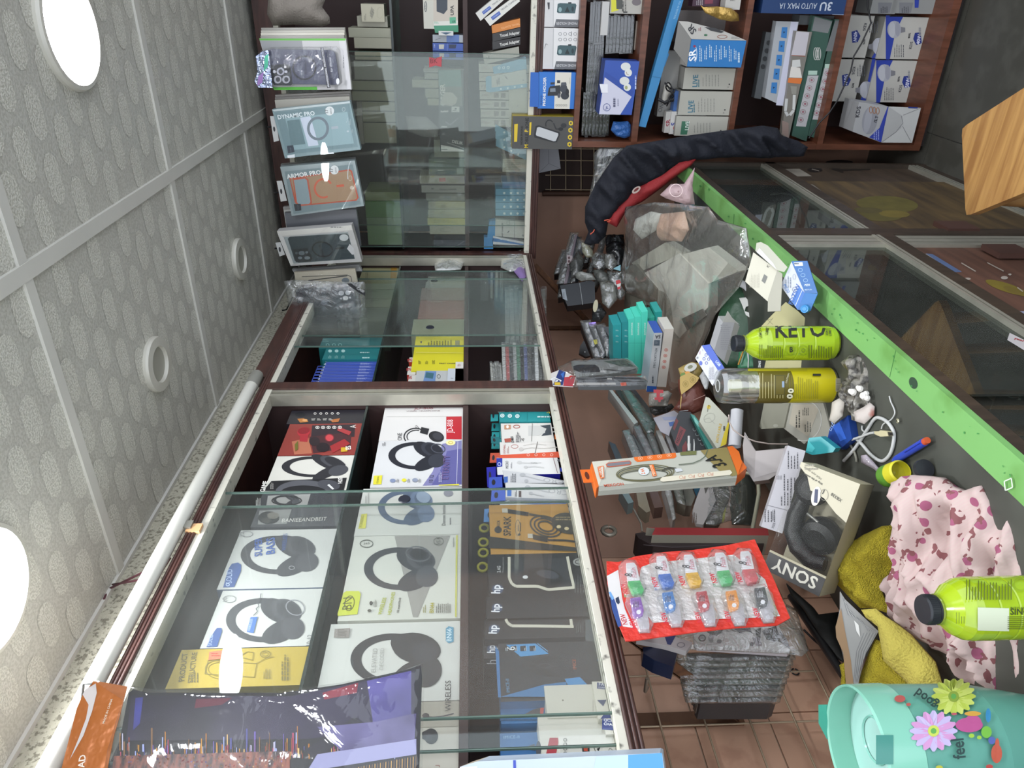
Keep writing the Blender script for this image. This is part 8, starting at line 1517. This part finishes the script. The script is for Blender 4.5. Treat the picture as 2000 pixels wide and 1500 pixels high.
piece('cable_box','dark blue box with a lighter blue strap under the foil bag',[(830,320),(960,230),(990,400),(900,480),(800,440)],Pl(PZ(.848).hit(1640,850),(.06,-.1,.99)),.014,'1f3f86',ZY,lambda a:(a.poly([(850,310),(900,280),(950,400),(905,420)],'2f5ab4'),a.text('usb',838,350,868,290,'8fa8d8')))
piece('cable_box','small teal box wedged behind the headphone window box',[(675,395),(760,385),(870,470),(850,500),(700,520),(650,500)],Pl(at(1605,870,1.32),(.3,-.5,.8)),.02,'2a9298',ZY,lambda a:(a.poly([(670,410),(720,470),(700,500),(655,490)],'46b0b4'),))
o=piece('leaflet_box','white slim carton covered with small print standing beside the headphone window box',[(520,450),(650,490),(480,1095),(325,1045)],Pl(at(1520,950,1.30),(.55,-.75,.25)),.03,'b1aeb2',ZY,lambda a:(
 [a.fine(x0,y0,x1,y1,4,'4a484c',fill=.35,seed=int(x0)) for x0,y0,x1,y1 in ((520,490,610,620),(490,655,590,780),(440,660,480,700),(470,770,560,890),(350,905,440,1010),(400,920,420,1000))],a.line([(360,885),(515,925)],3,'6a686c'),a.text('X05',415,1060,430,1020,'4a484c')),mats=['a8a4a0',None,None,None])
# --- headphone window box
H1=[(1567,888),(1668,952),(1597,1180),(1505,1102)]
hw,hp_=fit(H1,.100,.196,(.50,-.55,.66),120.0)
dep=.07
hb=thing('headphone_box','cream headphone box with a clear window showing black headphones','box',hw[3])
CREAM=M('a8a189',.55)
mb=MB();back=-hp_.n*dep
mb.prism([w+back*.96 for w in hw],back*.04,CREAM)
for i in (0,1): a_,b_=hw[i],hw[i+1];mb.add([a_,b_,b_+back,a_+back],[(0,1,2,3)],CREAM)
a_,b_=hw[3],hw[2];mb.add([a_,b_,b_+back,a_+back],[(0,3,2,1)],CREAM)
u=lambda s_,t_:(hw[0]*(1-s_)+hw[1]*s_)*(1-t_)+(hw[3]*(1-s_)+hw[2]*s_)*t_
mb.add([u(.0,0),u(1,0),u(1,.34),u(.80,.30),u(.55,.22),u(.30,.20),u(.18,.1),u(.0,.04)],[list(range(8))],M('b8b29c',.5));mb.add([u(0,.82),u(1,.82),u(1,.84),u(0,.84)],[(0,1,2,3)],CREAM)
A=Art(mb,hp_);A.P(*ZY);A.l=.0005;A.text('XB338',922,850,845,795,'4a483e',1,True);A.text('Way of the outline',780,730,640,650,'3c3a32',1,True);A.text('MDR style stereo',770,690,645,605,'6a685c');A.fine(645,590,760,640,2,'8a8678','x')
A.ell(728,822,34,72,'c9c5b8',12);A.poly([(720,770),(745,772),(738,872),(712,868)],'343a56');A.ring(788,812,30,42,3,'77746a');A.line([(775,805),(790,775)],6,'2a2a2a')
mb.build('carton_body',hb)
mb=MB();A=Art(mb,hp_);q=[p+hp_.n*.0008 for p in (u(0,.84),u(1,.84),u(1,1),u(0,1))];mb.prism(q,-hp_.n*.002,M('242322',.45));A=Art(mb,Pl(hp_.p+hp_.n*.0008,hp_.n),q);A.text('SONY',.90,.14,.12,.14,'b8b5a8',1.0,True);o=mb.build('name_band',hb);o['label'] = 'dark band with white capitals'
HPM=M('141517',.5,bump=.15,bs=90);mb=MB();ctr=u(.50,.50)-hp_.n*.045;eu,ev=_n(hw[1]-hw[0]),_n(hw[3]-hw[0])
arc=[ctr+eu*(-.028-.006+.062*(1-math.cos(t))*.5-.01)+ev*(.085*math.sin(t-math.pi/2)) for t in np.linspace(.25,math.pi-.1,22)]
arc=[u(.20,.22)-hp_.n*.03,u(.10,.34)-hp_.n*.04,u(.06,.48)-hp_.n*.045,u(.10,.62)-hp_.n*.045,u(.28,.74)-hp_.n*.045,u(.55,.80)-hp_.n*.045,u(.78,.78)-hp_.n*.045]
mb.tube(arc,[.010,.013,.016,.017,.017,.016,.012],HPM,12);mb.build('headband',hb)
mb=MB();mb.lathe(u(.20,.20)-hp_.n*.045,hp_.n,[(.0001,0),(.026,0),(.030,.008),(.028,.020),(.020,.026),(.014,.024),(.0001,.024)],HPM,28);mb.build('ear_cup',hb)
mb=MB();mb.lathe(u(.58,.52)-hp_.n*.055,_n(hp_.n+ev*.5),[(.0001,0),(.028,0),(.033,.012),(.030,.028),(.018,.034),(.0001,.032)],HPM,28);mb.tube([u(.28,.42)-hp_.n*.03,u(.5,.44)-hp_.n*.02,u(.75,.52)-hp_.n*.025],.0025,M('8a8a86',.3,.6),8);mb.build('ear_cup',hb)
mb=MB();w_=[u(.0,.04),u(.18,.1),u(.30,.20),u(.55,.22),u(.80,.30),u(1,.34),u(1,.83),u(0,.83)];mb.prism([p+hp_.n*.0003 for p in w_],-hp_.n*.0004,film('window_film',(.96,.96,.95),-.02,.01,.08,.3,14));mb.build('clear_window',hb)
# --- cables on the counter
def cable(name,label,pts,z,r,m,h=.834,n=5,hs=None):
 P=[np.array(p,float) for p in pts];S=[]
 for i in range(len(P)-1):
  p0,p1,p2,p3=P[max(i-1,0)],P[i],P[i+1],P[min(i+2,len(P)-1)]
  for j in range(n):
   t=j/n;S.append(.5*((2*p1)+(-p0+p2)*t+(2*p0-5*p1+4*p2-p3)*t*t+(-p0+3*p1-3*p2+p3)*t**3))
 S.append(P[-1]);L=[PZ(h+(hs(i/len(S)) if hs else 0)).hit(z[0]+p[0]/z[2],z[1]+p[1]/z[2]) for i,p in enumerate(S)]
 mb=MB();mb.tube(L,r,m,10);return tag(mb.build(name),label,'cable'),L
WC=M('b9bab8',.4)
o,L=cable('charging_cable','thick white looped charging cable with a cream plug on the dark counter glass',[(425,1000),(560,850),(700,640),(790,500),(860,475),(960,530),(1030,640),(1035,760),(1000,900),(940,980),(870,1000),(760,930),(640,790),(540,705),(470,730),(400,850)],ZZ,.0030,WC)
mb=MB();mb.tube([PZ(.840).hit(1580+x/6.25,740+y/6.25) for x,y in ((280,738),(400,745),(520,742),(640,705),(740,665),(800,655))],.0022,WC,8);mb.build('cord',o)
mb=MB();q=[PZ(.846).hit(1580+x/6.25,740+y/6.25) for x,y in ((795,640),(850,640),(870,628),(950,640),(965,700),(870,705),(830,688),(798,672))];mb.prism(q,(0,0,-.008),M('c2b996',.4));q=[PZ(.845).hit(1580+x/6.25,740+y/6.25) for x,y in ((950,645),(985,655),(990,690),(962,698))];mb.prism(q,(0,0,-.005),M('55504a',.3,.7));mb.build('plug',o)
cable('thin_wire','thin white twisted wire lying beside the looped cable',[(980,210),(1000,280),(1040,370),(1045,430),(1000,500),(910,550),(885,610)],ZZ,.0011,WC)
cable('thin_wire','short bent white wire under the foil bag',[(650,570),(650,620),(680,645)],ZZ,.0014,WC)
cable('grey_cable','grey cable loop half under the headphone box',[(580,1010),(575,960),(540,860),(470,760)],ZZ,.0022,M('77756a',.5))  # cable in one even grey
mb=MB();c=PZ(.834).hit(1755,822);mb.lathe(c,(0,0,1),[(.002,0),(.004,.001),(.004,.002),(.002,.003)],M('c8c4a8',.3,.7),12);tag(mb.build('metal_eyelet'),'tiny brass eyelet lying on the counter glass','eyelet')
a_,b_=PZ(.838).hit(1747,900),PZ(.842).hit(1806,863);mb=MB();mb.tube([a_,a_+(b_-a_)*.1,b_],[.0045,.0062,.0062],M('2a44b4',.3),14)
pn=mb.build('pen');tag(pn,'blue pen with an orange red end lying on the counter','pen')
mb=MB();mb.tube([b_,b_+_n(b_-a_)*.008],[.0055,.0050],M('c0502c',.35),14);mb.build('end_plug',pn)
mb=MB();s_=_n(np.cross(b_-a_,(0,0,1)))*.0;mb.tube([b_+np.array([0,0,.0068]),b_+(a_-b_)*.5+np.array([0,0,.0075])],.0018,M('2a44b4',.3),8);mb.build('clip',pn)
crumpm('lighter','orange red object half hidden by the small green bottle',[(880,1090),(930,1040),(1010,1030),(1030,1050),(960,1100),(900,1130)],PZ(.836),.010,M('8f4030',.5),ZZ,'lighter',fold=0)
crumpm('plastic_wrap','crumpled lilac clear film behind the headphone box',[(640,935),(700,925),(780,1010),(870,1110),(1000,1270),(940,1250),(800,1100),(640,1020)],Pl(PZ(.84).hit(1710,915),(.2,-.5,.8)),.010,M('9d939c',.3,coat=.6,bump=.5,bs=50),ZZ,'plastic wrap',fold=.008)
# --- cloths
def floral():
 def b(nt,N,L):
  tc=N.new('ShaderNodeTexCoord');vo=N.new('ShaderNodeTexVoronoi');vo.inputs['Scale'].default_value=34;L.new(tc.outputs['Object'],vo.inputs['Vector'])
  mp=N.new('ShaderNodeMapping');mp.inputs['Location'].default_value=(.013,.021,.007);L.new(tc.outputs['Object'],mp.inputs['Vector'])
  nz=N.new('ShaderNodeTexNoise');nz.inputs['Scale'].default_value=55;nz.inputs['Detail'].default_value=2;L.new(mp.outputs[0],nz.inputs['Vector'])
  wv=N.new('ShaderNodeTexWave');wv.inputs['Scale'].default_value=95;wv.inputs['Distortion'].default_value=.6;wv.bands_direction = 'DIAGONAL';L.new(tc.outputs['Object'],wv.inputs['Vector'])
  base=N.new('ShaderNodeMix');base.data_type = 'RGBA';base.inputs['A'].default_value=(*lin('b9a5a0'),1);base.inputs['B'].default_value=(*lin('baa29f'),1);L.new(wv.outputs['Fac'],base.inputs['Factor'])
  lt=N.new('ShaderNodeMath');lt.operation = 'LESS_THAN';lt.inputs[1].default_value=.27;L.new(vo.outputs['Distance'],lt.inputs[0])
  m1=N.new('ShaderNodeMix');m1.data_type = 'RGBA';L.new(lt.outputs[0],m1.inputs['Factor']);L.new(base.outputs['Result'],m1.inputs['A']);m1.inputs['B'].default_value=(*lin('94506a'),1)
  gt=N.new('ShaderNodeMath');gt.operation = 'GREATER_THAN';gt.inputs[1].default_value=.595;L.new(nz.outputs['Fac'],gt.inputs[0])
  gd_=N.new('ShaderNodeMath');gd_.operation = 'LESS_THAN';gd_.inputs[1].default_value=.62;L.new(vo.outputs['Distance'],gd_.inputs[0]);an=N.new('ShaderNodeMath');an.operation = 'MULTIPLY';L.new(gt.outputs[0],an.inputs[0]);L.new(gd_.outputs[0],an.inputs[1])
  m2=N.new('ShaderNodeMix');m2.data_type = 'RGBA';L.new(an.outputs[0],m2.inputs['Factor']);L.new(m1.outputs['Result'],m2.inputs['A']);m2.inputs['B'].default_value=(*lin('7a4a4c'),1)
  p=N.new('ShaderNodeBsdfPrincipled');p.inputs['Roughness'].default_value=.85;L.new(m2.outputs['Result'],p.inputs['Base Color']);return p.outputs[0]
 return mixmat('floral_cloth',b)
FL=floral()
PC=Pl(PZ(.84).hit(1850,1120),(.12,-.22,.97))
o=puff([(840,140),(900,100),(970,90),(1070,100),(1150,110),(1230,170),(1290,195),(1410,160),(1470,260),(1500,330),(1560,330),(1660,380),(1760,480),(1790,760),(1790,1120),(1790,1330),(1700,1470),(1540,1540),(1420,1500),(1280,1420),(1190,1270),(1080,1200),(960,1130),(880,1080),(810,1000),(800,880),(765,800),(840,690),(820,500),(815,330),(825,210)],PC,.012,FL,res=.0065,r=.03,fold=.050,fs=21,ang=62,name='floral_cloth',k=ZAA,back=0)
tag(o,'pink and white cloth printed with cherries heaped on the counter','cloth')
YT_=M('e8d23c',.95,bump=1.0,bs=520,var=.12,vs=30);YT2=M('bcae50',.95,bump=.5,bs=260,var=.1)
PYL=Pl(at(1690,1120,1.22),(.35,-.35,.85))
o=puff([(425,680),(440,600),(520,550),(640,480),(760,425),(815,420),(825,530),(840,640),(770,760),(740,850),(800,1000),(700,960),(600,960),(520,880),(450,800)],PYL,.028,YT_,res=.0045,fuzz=.009,r=.03,fold=.032,fs=22,ang=40,name='yellow_towel',k=ZAA);tag(o,'bright yellow fluffy towel beside the headphone box','towel')
PY2=Pl(at(1720,1270,1.10),(.45,-.35,.80))
o=puff([(610,970),(700,962),(760,1010),(840,1060),(930,1130),(1020,1230),(1090,1310),(1150,1500),(960,1500),(860,1400),(760,1300),(740,1180),(720,1080),(640,1020)],PY2,.016,YT2,res=.008,r=.03,fold=.018,fs=13,ang=50,name='yellow_towel',k=ZAA,seed=8);tag(o,'folded dull yellow towel edge hanging over the counter side','towel')
o=puff([(600,1400),(660,1250),(700,1160),(740,1180),(780,1300),(880,1400),(940,1500),(600,1500)],Pl(PY2.p-PY2.n*.03,PY2.n),.02,YT_,res=.0055,fuzz=.006,r=.03,fold=.012,fs=14,ang=70,name='yellow_towel',k=ZAA,seed=9);tag(o,'fluffy yellow towel part bunched up by the teal jug','towel')
o=puff([(465,1330),(500,1310),(520,1350),(500,1420),(520,1500),(470,1500),(480,1400)],Pl(PY2.p-PY2.n*.06,PY2.n),.012,YT_,res=.0055,fuzz=.006,r=.02,fold=.006,fs=20,name='yellow_towel',k=ZAA,seed=2);tag(o,'small yellow towel corner sticking out left of the notebook','towel')
# notebook with fanned pages
PN=Pl(at(1665,1240,1.14),(.75,-.55,.35))
nb=piece('notebook','thick worn notebook with fanned grey pages and a tan cover',[(470,850),(500,900),(720,1110),(640,1250),(600,1350),(585,1480),(520,1400),(470,1170),(445,1080),(470,960)],PN,.012,'8f8f8c',ZAA,lambda a:(
 [a.line([(480+k*6,870+k*14),(520+k*12,1000+k*6),(700-k*6,1108)],2,['5f6066','b4b4b0'][k % 2]) for k in range(9)],[a.line([(705-k*10,1120),(640-k*8,1240),(590-k*4,1440)],2,['5f6066','a8a8a4'][k % 2]) for k in range(9)],a.poly([(560,1040),(590,1070),(600,1150),(575,1110)],'d0d0cc')),'notebook')
piece('cover',None,[(440,1080),(475,960),(500,1100),(540,1300),(560,1480),(510,1480),(490,1250),(445,1150)],Pl(PN.p+PN.n*.001,PN.n),.003,'8d6f4c',ZAA,None,parent=nb)
# black stand legs under the headphone box
mb=MB();p1,p2=PX(-1.10).hit(1545,1165),PX(-1.06).hit(1655,1330);mb.tube([p1,p2],.008,M('1b1b1d',.4),10);st_=mb.build('phone_stand');tag(st_,'black slanting bar and cord behind the headphone box','stand')
mb=MB();mb.tube([PX(-1.11).hit(*p) for p in ((1570,1230),(1590,1250),(1620,1275),(1640,1285))],.0022,M('1b1b1d',.5),6);mb.build('cord',st_)
crumpm('pouch','black crumpled pouch between the headphone window box and the notebook',[(120,800),(300,960),(330,1000),(460,985),(480,1180),(510,1320),(440,1280),(330,1120),(230,960),(150,870)],PX(-1.07),.01,M('1d1d1b',.6),ZAA,'pouch',fold=.004)
mb=MB();c=PX(XW+.006).hit(1553,1312);mb.tube([c+np.array([0,.007*math.cos(t/2),.007*math.sin(t/2)]) for t in range(13)],.0014,M('1b1b1d',.5),6,False);tag(mb.build('rubber_ring'),'small black ring stuck on the tiled wall','ring')
# --- dark coat and red cloth over the corner of the shelf unit
NAVY=M('10131f',.8,bump=.25,bs=160,var=.15);RED=M('8f2024',.75,bump=.2,bs=140,var=.12)
PJ=Pl((0,2.33,0),(0,-1,0))
o=puff([(650,975),(605,960),(640,870),(610,790),(612,660),(640,600),(700,470),(780,350),(850,250),(960,150),(1200,110),(1500,60),(1720,30),(2100,-20),(2220,0),(2250,60),(2400,110),(2475,160),(2440,235),(2100,250),(1850,240),(1540,262),(1400,300),(1250,400),(1100,480),(1000,560),(900,660),(840,740),(800,790),(780,900),(720,960)],PJ,.010,NAVY,res=.009,r=.02,fold=.042,fs=15,ang=-20,name='coat',k=ZO,back=.02)
tag(o,'dark navy jacket draped over the corner of the shelf unit and the counter','jacket')
for pts in (((690,850),(680,870),(655,890)),((772,775),(800,768),(825,772),(815,785),(795,782))):
 mb=MB();mb.tube([Pl(PJ.p+np.array([0,-.048,0]),PJ.n).hit(1000+x/4.285,250+y/4.285) for x,y in pts],.0018,M('c8553c',.6),6);mb.build('drawstring',o)
o=puff([(1540,258),(1500,310),(1380,400),(1250,500),(1100,610),(970,680),(930,740),(875,830),(800,790),(840,720),(950,600),(1050,500),(1250,400),(1400,290)],Pl(PJ.p+np.array([0,-.02,0]),PJ.n),.022,RED,res=.009,r=.02,fold=.012,fs=14,ang=-35,name='red_cloth',k=ZO)
tag(o,'red cloth lining hanging out under the dark navy jacket','cloth')
mb=MB();A=Art(mb,Pl(PJ.p+np.array([0,-.05,0]),PJ.n));A.P(*ZO);A.ell(1040,518,42,22,'b9a8a0',-38);A.ell(1040,516,26,10,'6a2a2a',-38);mb.build('white_patch',o)
o=piece('phone_case','bunch of shiny bagged cases hanging at the corner of the shelf unit above the jacket',[(760,165),(940,165),(880,260),(800,330),(750,380),(700,360),(730,250)],PY(2.45),.05,'45464a',ZO,lambda a:[a.line([(780+k*22,170),(755+k*18,330-k*20)],5,['9a9a96','26282c'][k % 2]) for k in range(7)],'bagged cases')
bagon(o,[(730,165),(950,160),(890,270),(820,330),(750,400),(670,640),(640,600),(690,350),(680,220)],PY(2.44),ZO,FILM)
# ================================================================ THE NEAREST THINGS
# teal jug on the counter
JR=.078;jc=np.array([-.775,.475]);jz=.8318
TEAL=mixmat('translucent_teal',lambda nt,N,L:(lambda p:(p.inputs['Base Color'].__setattr__('default_value',(*lin('5f9a8c'),1)),p.inputs['Roughness'].__setattr__('default_value',.28),p.inputs['Subsurface Weight'].__setattr__('default_value',.25),p.inputs['Subsurface Radius'].__setattr__('default_value',(.02,.05,.04)),p.outputs[0])[-1])(N.new('ShaderNodeBsdfPrincipled')))
TEALR=M('80bda8',.25,coat=.3)
jug=thing('jug','translucent teal plastic jug with printed flowers and the words feel good','jug',(jc[0],jc[1],jz))
e_=PZ(1.075).hit(1670,1462)     # middle of the mouth
jc=e_[:2];rp=PZ(1.075).hit(1668,1342);JR=np.linalg.norm(rp[:2]-jc)*.98;JH=1.075-jz;J3=np.array([jc[0],jc[1],jz]);jug.location=Vector(J3);WL[jug.name]=J3
mb=MB();mb.lathe(J3,(0,0,1),[(.0001,.002),(JR*.62,.002),(JR*.70,.008),(JR*.82,.05),(JR*.95,.10),(JR*.985,JH-.045),(JR*.99,JH-.04),(JR*.96,JH-.04),(JR*.92,.10),(JR*.78,.05),(JR*.6,.012),(.0001,.010)],TEAL,64)
C_=Cyl(mb,J3,JR*.955,ZAB)
def jflower(cx,cy,R_,c1,c2,cc,n=16):
 for k in range(n):
  a=2*math.pi*k/n;d=(math.cos(a),math.sin(a));p=(-d[1],d[0]);pts=[(0,.12),(.45,.14),(.8,.16),(1,.05),(1,-.05),(.8,-.16),(.45,-.14),(0,-.12)]
  C_.l+=.00003;C_.mb.add([C_.f(cx+R_*(u_*d[0]+v_*p[0]),cy+R_*.86*(u_*d[1]+v_*p[1]),C_.l) for u_,v_ in pts],[list(range(8))],INK([c1,c2][k % 2]))
 C_.ell(cx,cy,R_*.24,R_*.24,cc);C_.ell(cx,cy,R_*.12,R_*.12,'5a9a4c')
C_.l=.004;jflower(1172,1190,200,'b4a6cc','c08ab8','b8c254');jflower(1340,900,185,'a9b84c','b8c464','7f963a')
for (x,y,rx,ry,c) in ((1470,1140,115,62,'a84a80'),(1500,1125,75,70,'a84a80'),(1700,1380,46,80,'b0503c'),(1705,1300,18,50,'b0503c'),(1500,1045,70,20,'c08f3c'),(1630,1060,22,60,'2f7aa8'),(1615,1200,44,50,'6aa63c'),(1490,1230,24,18,'8fb43c'),(1555,1245,20,16,'8fb43c'),(1660,1270,30,32,'4a5a9a'),(890,920,46,30,'a8504c'),(962,968,20,14,'a8504c'),(1640,1490,30,20,'a8403c'),(1220,1495,30,16,'a8a83c'),(1345,1048,24,10,'a84a5c')): C_.ell(x,y,rx,ry,c)
C_.text('feel',1440,1420,1420,1250,'1f3a3a',1.2,True,5);C_.text('good',1215,960,1050,830,'1f3a3a',1.1,True,4)
mb.build('body',jug)
mb=MB();mb.lathe(J3,(0,0,1),[(JR*.985,JH-.045),(JR*1.0,JH-.044),(JR*1.0,JH-.003),(JR*.985,JH),(JR*.955,JH-.002),(JR*.955,JH-.04)],TEALR,64);mb.build('rim_band',jug)
mb=MB();mb.lathe(J3,(0,0,1),[(.0001,JH-.030),(JR*.95,JH-.030),(JR*.95,JH-.036)],M('a3cdc4',.2,coat=.4),48);mb.ms and None;mb.lathe(J3+np.array([.0,.01,0]),(0,0,1),[(JR*.35,JH-.029),(JR*.37,JH-.027),(JR*.39,JH-.029)],M('8ac4b6',.2),32);mb.build('inner_lid',jug)
mb=MB();C_=Cyl(mb,J3,JR*1.0,ZAB);C_.l=.0008;C_.patch(690,1225,835,1470,M('45877c',.25),14);mb.build('window_slot',jug)
sx=PZ(1.07).hit(1612,1400);dirv=_n(np.array([sx[0]-jc[0],sx[1]-jc[1],0]));side_=np.array([-dirv[1],dirv[0],0])
top_=J3+np.array([0,0,JH]);mb=MB();mb.prism([top_+dirv*JR*.97-side_*.022,top_+dirv*(JR+.02)-side_*.012,top_+dirv*(JR+.02)+side_*.012,top_+dirv*JR*.97+side_*.022],(0,0,-.012),M('3f9a86',.3));mb.build('spout',jug)
# mouse pad in film, hanging close to the camera
MPn=(.86,-.50,.03);MPl=Pl(at(500,1430,.86),MPn);ZD0,ZQ0=(100,1000,3.0),(200,950,3.0)
mp_=thing('mouse_pad_pack','film wrapped mouse pad with a night city picture and an orange header','mouse pad',MPl.hit(830,1500))
def tone(name,c1,c2,sc,thr=.5,str_=(1,1,1)):
 def b(nt,N,L):
  tc=N.new('ShaderNodeTexCoord');mp=N.new('ShaderNodeMapping');mp.inputs['Scale'].default_value=str_;nz=N.new('ShaderNodeTexNoise');nz.inputs['Scale'].default_value=sc;nz.inputs['Detail'].default_value=5
  L.new(tc.outputs['Object'],mp.inputs['Vector']);L.new(mp.outputs['Vector'],nz.inputs['Vector']);cr=N.new('ShaderNodeValToRGB');cr.color_ramp.elements[0].color=(*lin(c1),1);cr.color_ramp.elements[1].color=(*lin(c2),1);cr.color_ramp.elements[0].position=thr-.12;cr.color_ramp.elements[1].position=thr+.12
  p=N.new('ShaderNodeBsdfPrincipled');p.inputs['Roughness'].default_value=.35;L.new(nz.outputs['Fac'],cr.inputs[0]);L.new(cr.outputs[0],p.inputs['Base Color']);return p.outputs[0]
 return mixmat(name,b)
pts=[(455,1060),(480,1040),(560,1058),(1350,1060),(1700,1010),(2100,920),(2165,900),(2172,960),(2150,1700),(330,1700)]
q=[MPl.hit(100+a/3,1000+b/3) for a,b in pts];mb=MB();mb.prism(q,-MPl.n*.003,M('14141a',.4));A=Art(mb,MPl);A.P(*ZD0)
A.poly([(470,1075),(1400,1080),(2130,930),(2130,1250),(1500,1330),(440,1340)],tone('night_sky_print','1b1826','38304e',5))
A.poly([(850,1095),(1060,1090),(1000,1130),(840,1150)],'5a2030');A.poly([(495,1090),(540,1085),(520,1240),(480,1280)],tone('blue_glow_print','1f1e48','3a3c90',9));A.poly([(1590,1060),(1800,1000),(1790,1060),(1600,1100)],tone('red_glow_print','6a1f30','8a2c3c',9));A.poly([(1850,990),(2110,930),(2110,1300),(1900,1330)],tone('violet_print','2c265e','6058a0',7,.5))
rd=random.Random(5)
for k in range(150):
 x=400+rd.random()*1650;b0=1400+(rd.random()-.5)*60;h=rd.choice([30,50,80,120,160])*rd.random();w=rd.choice([4,6,10]);A.l-=A.step;A.poly([(x,b0-h),(x+w,b0-h),(x+w,b0+20),(x,b0+20)],rd.choice(['b0742c','c48a34','6a5aa0','9aa4d0','a0405a','b8b4c8','8a3c2c','7a5a3a','50508a','d8b070']))
A.l+=A.step
A.poly([(370,1430),(1400,1400),(1400,1700),(330,1700)],tone('city_lights_print','2c1a1e','8a4e3c',60,.5,(1,1,3)))
for k in range(160):
 x=380+rd.random()*1000;y=1420+rd.random()*140;A.l-=A.step;A.poly([(x,y),(x+rd.choice([4,8,14]),y),(x+6,y+10),(x,y+8)],rd.choice(['d0904c','b85a3c','c86a6a','9a8ac0','e0b078','a04050','5a6ab0']))
A.l+=A.step
A.poly([(1480,1400),(1780,1200),(1830,1240),(1560,1450)],'22202a');A.poly([(1560,1420),(2140,1330),(2140,1420),(1500,1520)],'9090b4');A.poly([(1560,1260),(1900,1230),(2140,1180),(2130,1330),(1700,1400)],tone('mauve_print','3a3358','7a74a4',9));A.poly([(1600,1560),(1760,1520),(1760,1700),(1590,1700)],'a0562c')
for k in range(24): A.l-=A.step;A.line([(1770+k*16,1500-k*3),(1764+k*16,1700)],4,['c99a4a','7a5a34'][k % 2])
A.l+=A.step
mb.build('mouse_pad',mp_)
mb=MB();mb.prism([MPl.hit(100+a/3,1000+b/3) for a,b in [(250,988),(445,1022),(400,1200),(370,1300),(290,1700),(10,1700),(150,1150),(185,1070)]],-MPl.n*.001,M('a8602a',.28,.25,bump=.3,bs=30));A=Art(mb,MPl);A.P(*ZD0)
A.poly([(200,1040),(262,1005),(268,1060),(240,1170),(190,1310),(110,1450),(160,1330),(205,1210),(220,1130),(185,1070)],'b8b0ac');A.text('MADE IN CHINA',312,1240,362,1095,'c9b49c',1,True);A.text('MOUSE PAD',165,1720,205,1420,'d8c8b8',1.1,True);o=mb.build('header_card',mp_);o['label'] = 'orange header with a white swoosh'
puff([(240,985),(450,1015),(600,1040),(1300,1055),(1700,1000),(2060,930),(2180,885),(2185,960),(2170,1700),(290,1700),(330,1400),(420,1100)],Pl(MPl.p+MPl.n*.0008,MPl.n),.003,film('pad_film',(.97,.97,.97),0,.015,.07,.45,12),res=.012,r=.01,fold=.005,fs=18,name='film_wrap',parent=mp_,k=ZD0)
mb=MB();a_=MPl.hit(180,1335);mb.tube([np.array([XA+.004,a_[1],2.02]),a_+np.array([0,0,.01]),a_],.0015,M('8a8a88',.4,.6),6);mb.build('hanger_wire',mp_)
# blue and white box at the edge of the photo
EB=Pl(at(1150,1490,.82),(.75,-.60,.25))
piece('appliance_box','light blue and white carton edge with a dark blue stripe, lowest in the photo',[(640,380),(750,345),(1100,330),(1900,292),(1915,300),(1945,520),(640,520)],EB,.06,'b0bccb',ZF,lambda a:(a.poly([(1690,305),(1912,292),(1940,520),(1690,520)],'4a8cc0'),a.poly([(1500,315),(1700,305),(1700,520),(1450,520)],'a8bcd4'),a.poly([(975,338),(992,338),(998,520),(980,520)],'2a3fa0'),a.poly([(640,380),(750,375),(750,520),(640,520)],'c9cdd4')),mats=['a89a86',None,None,None,None,None,None])
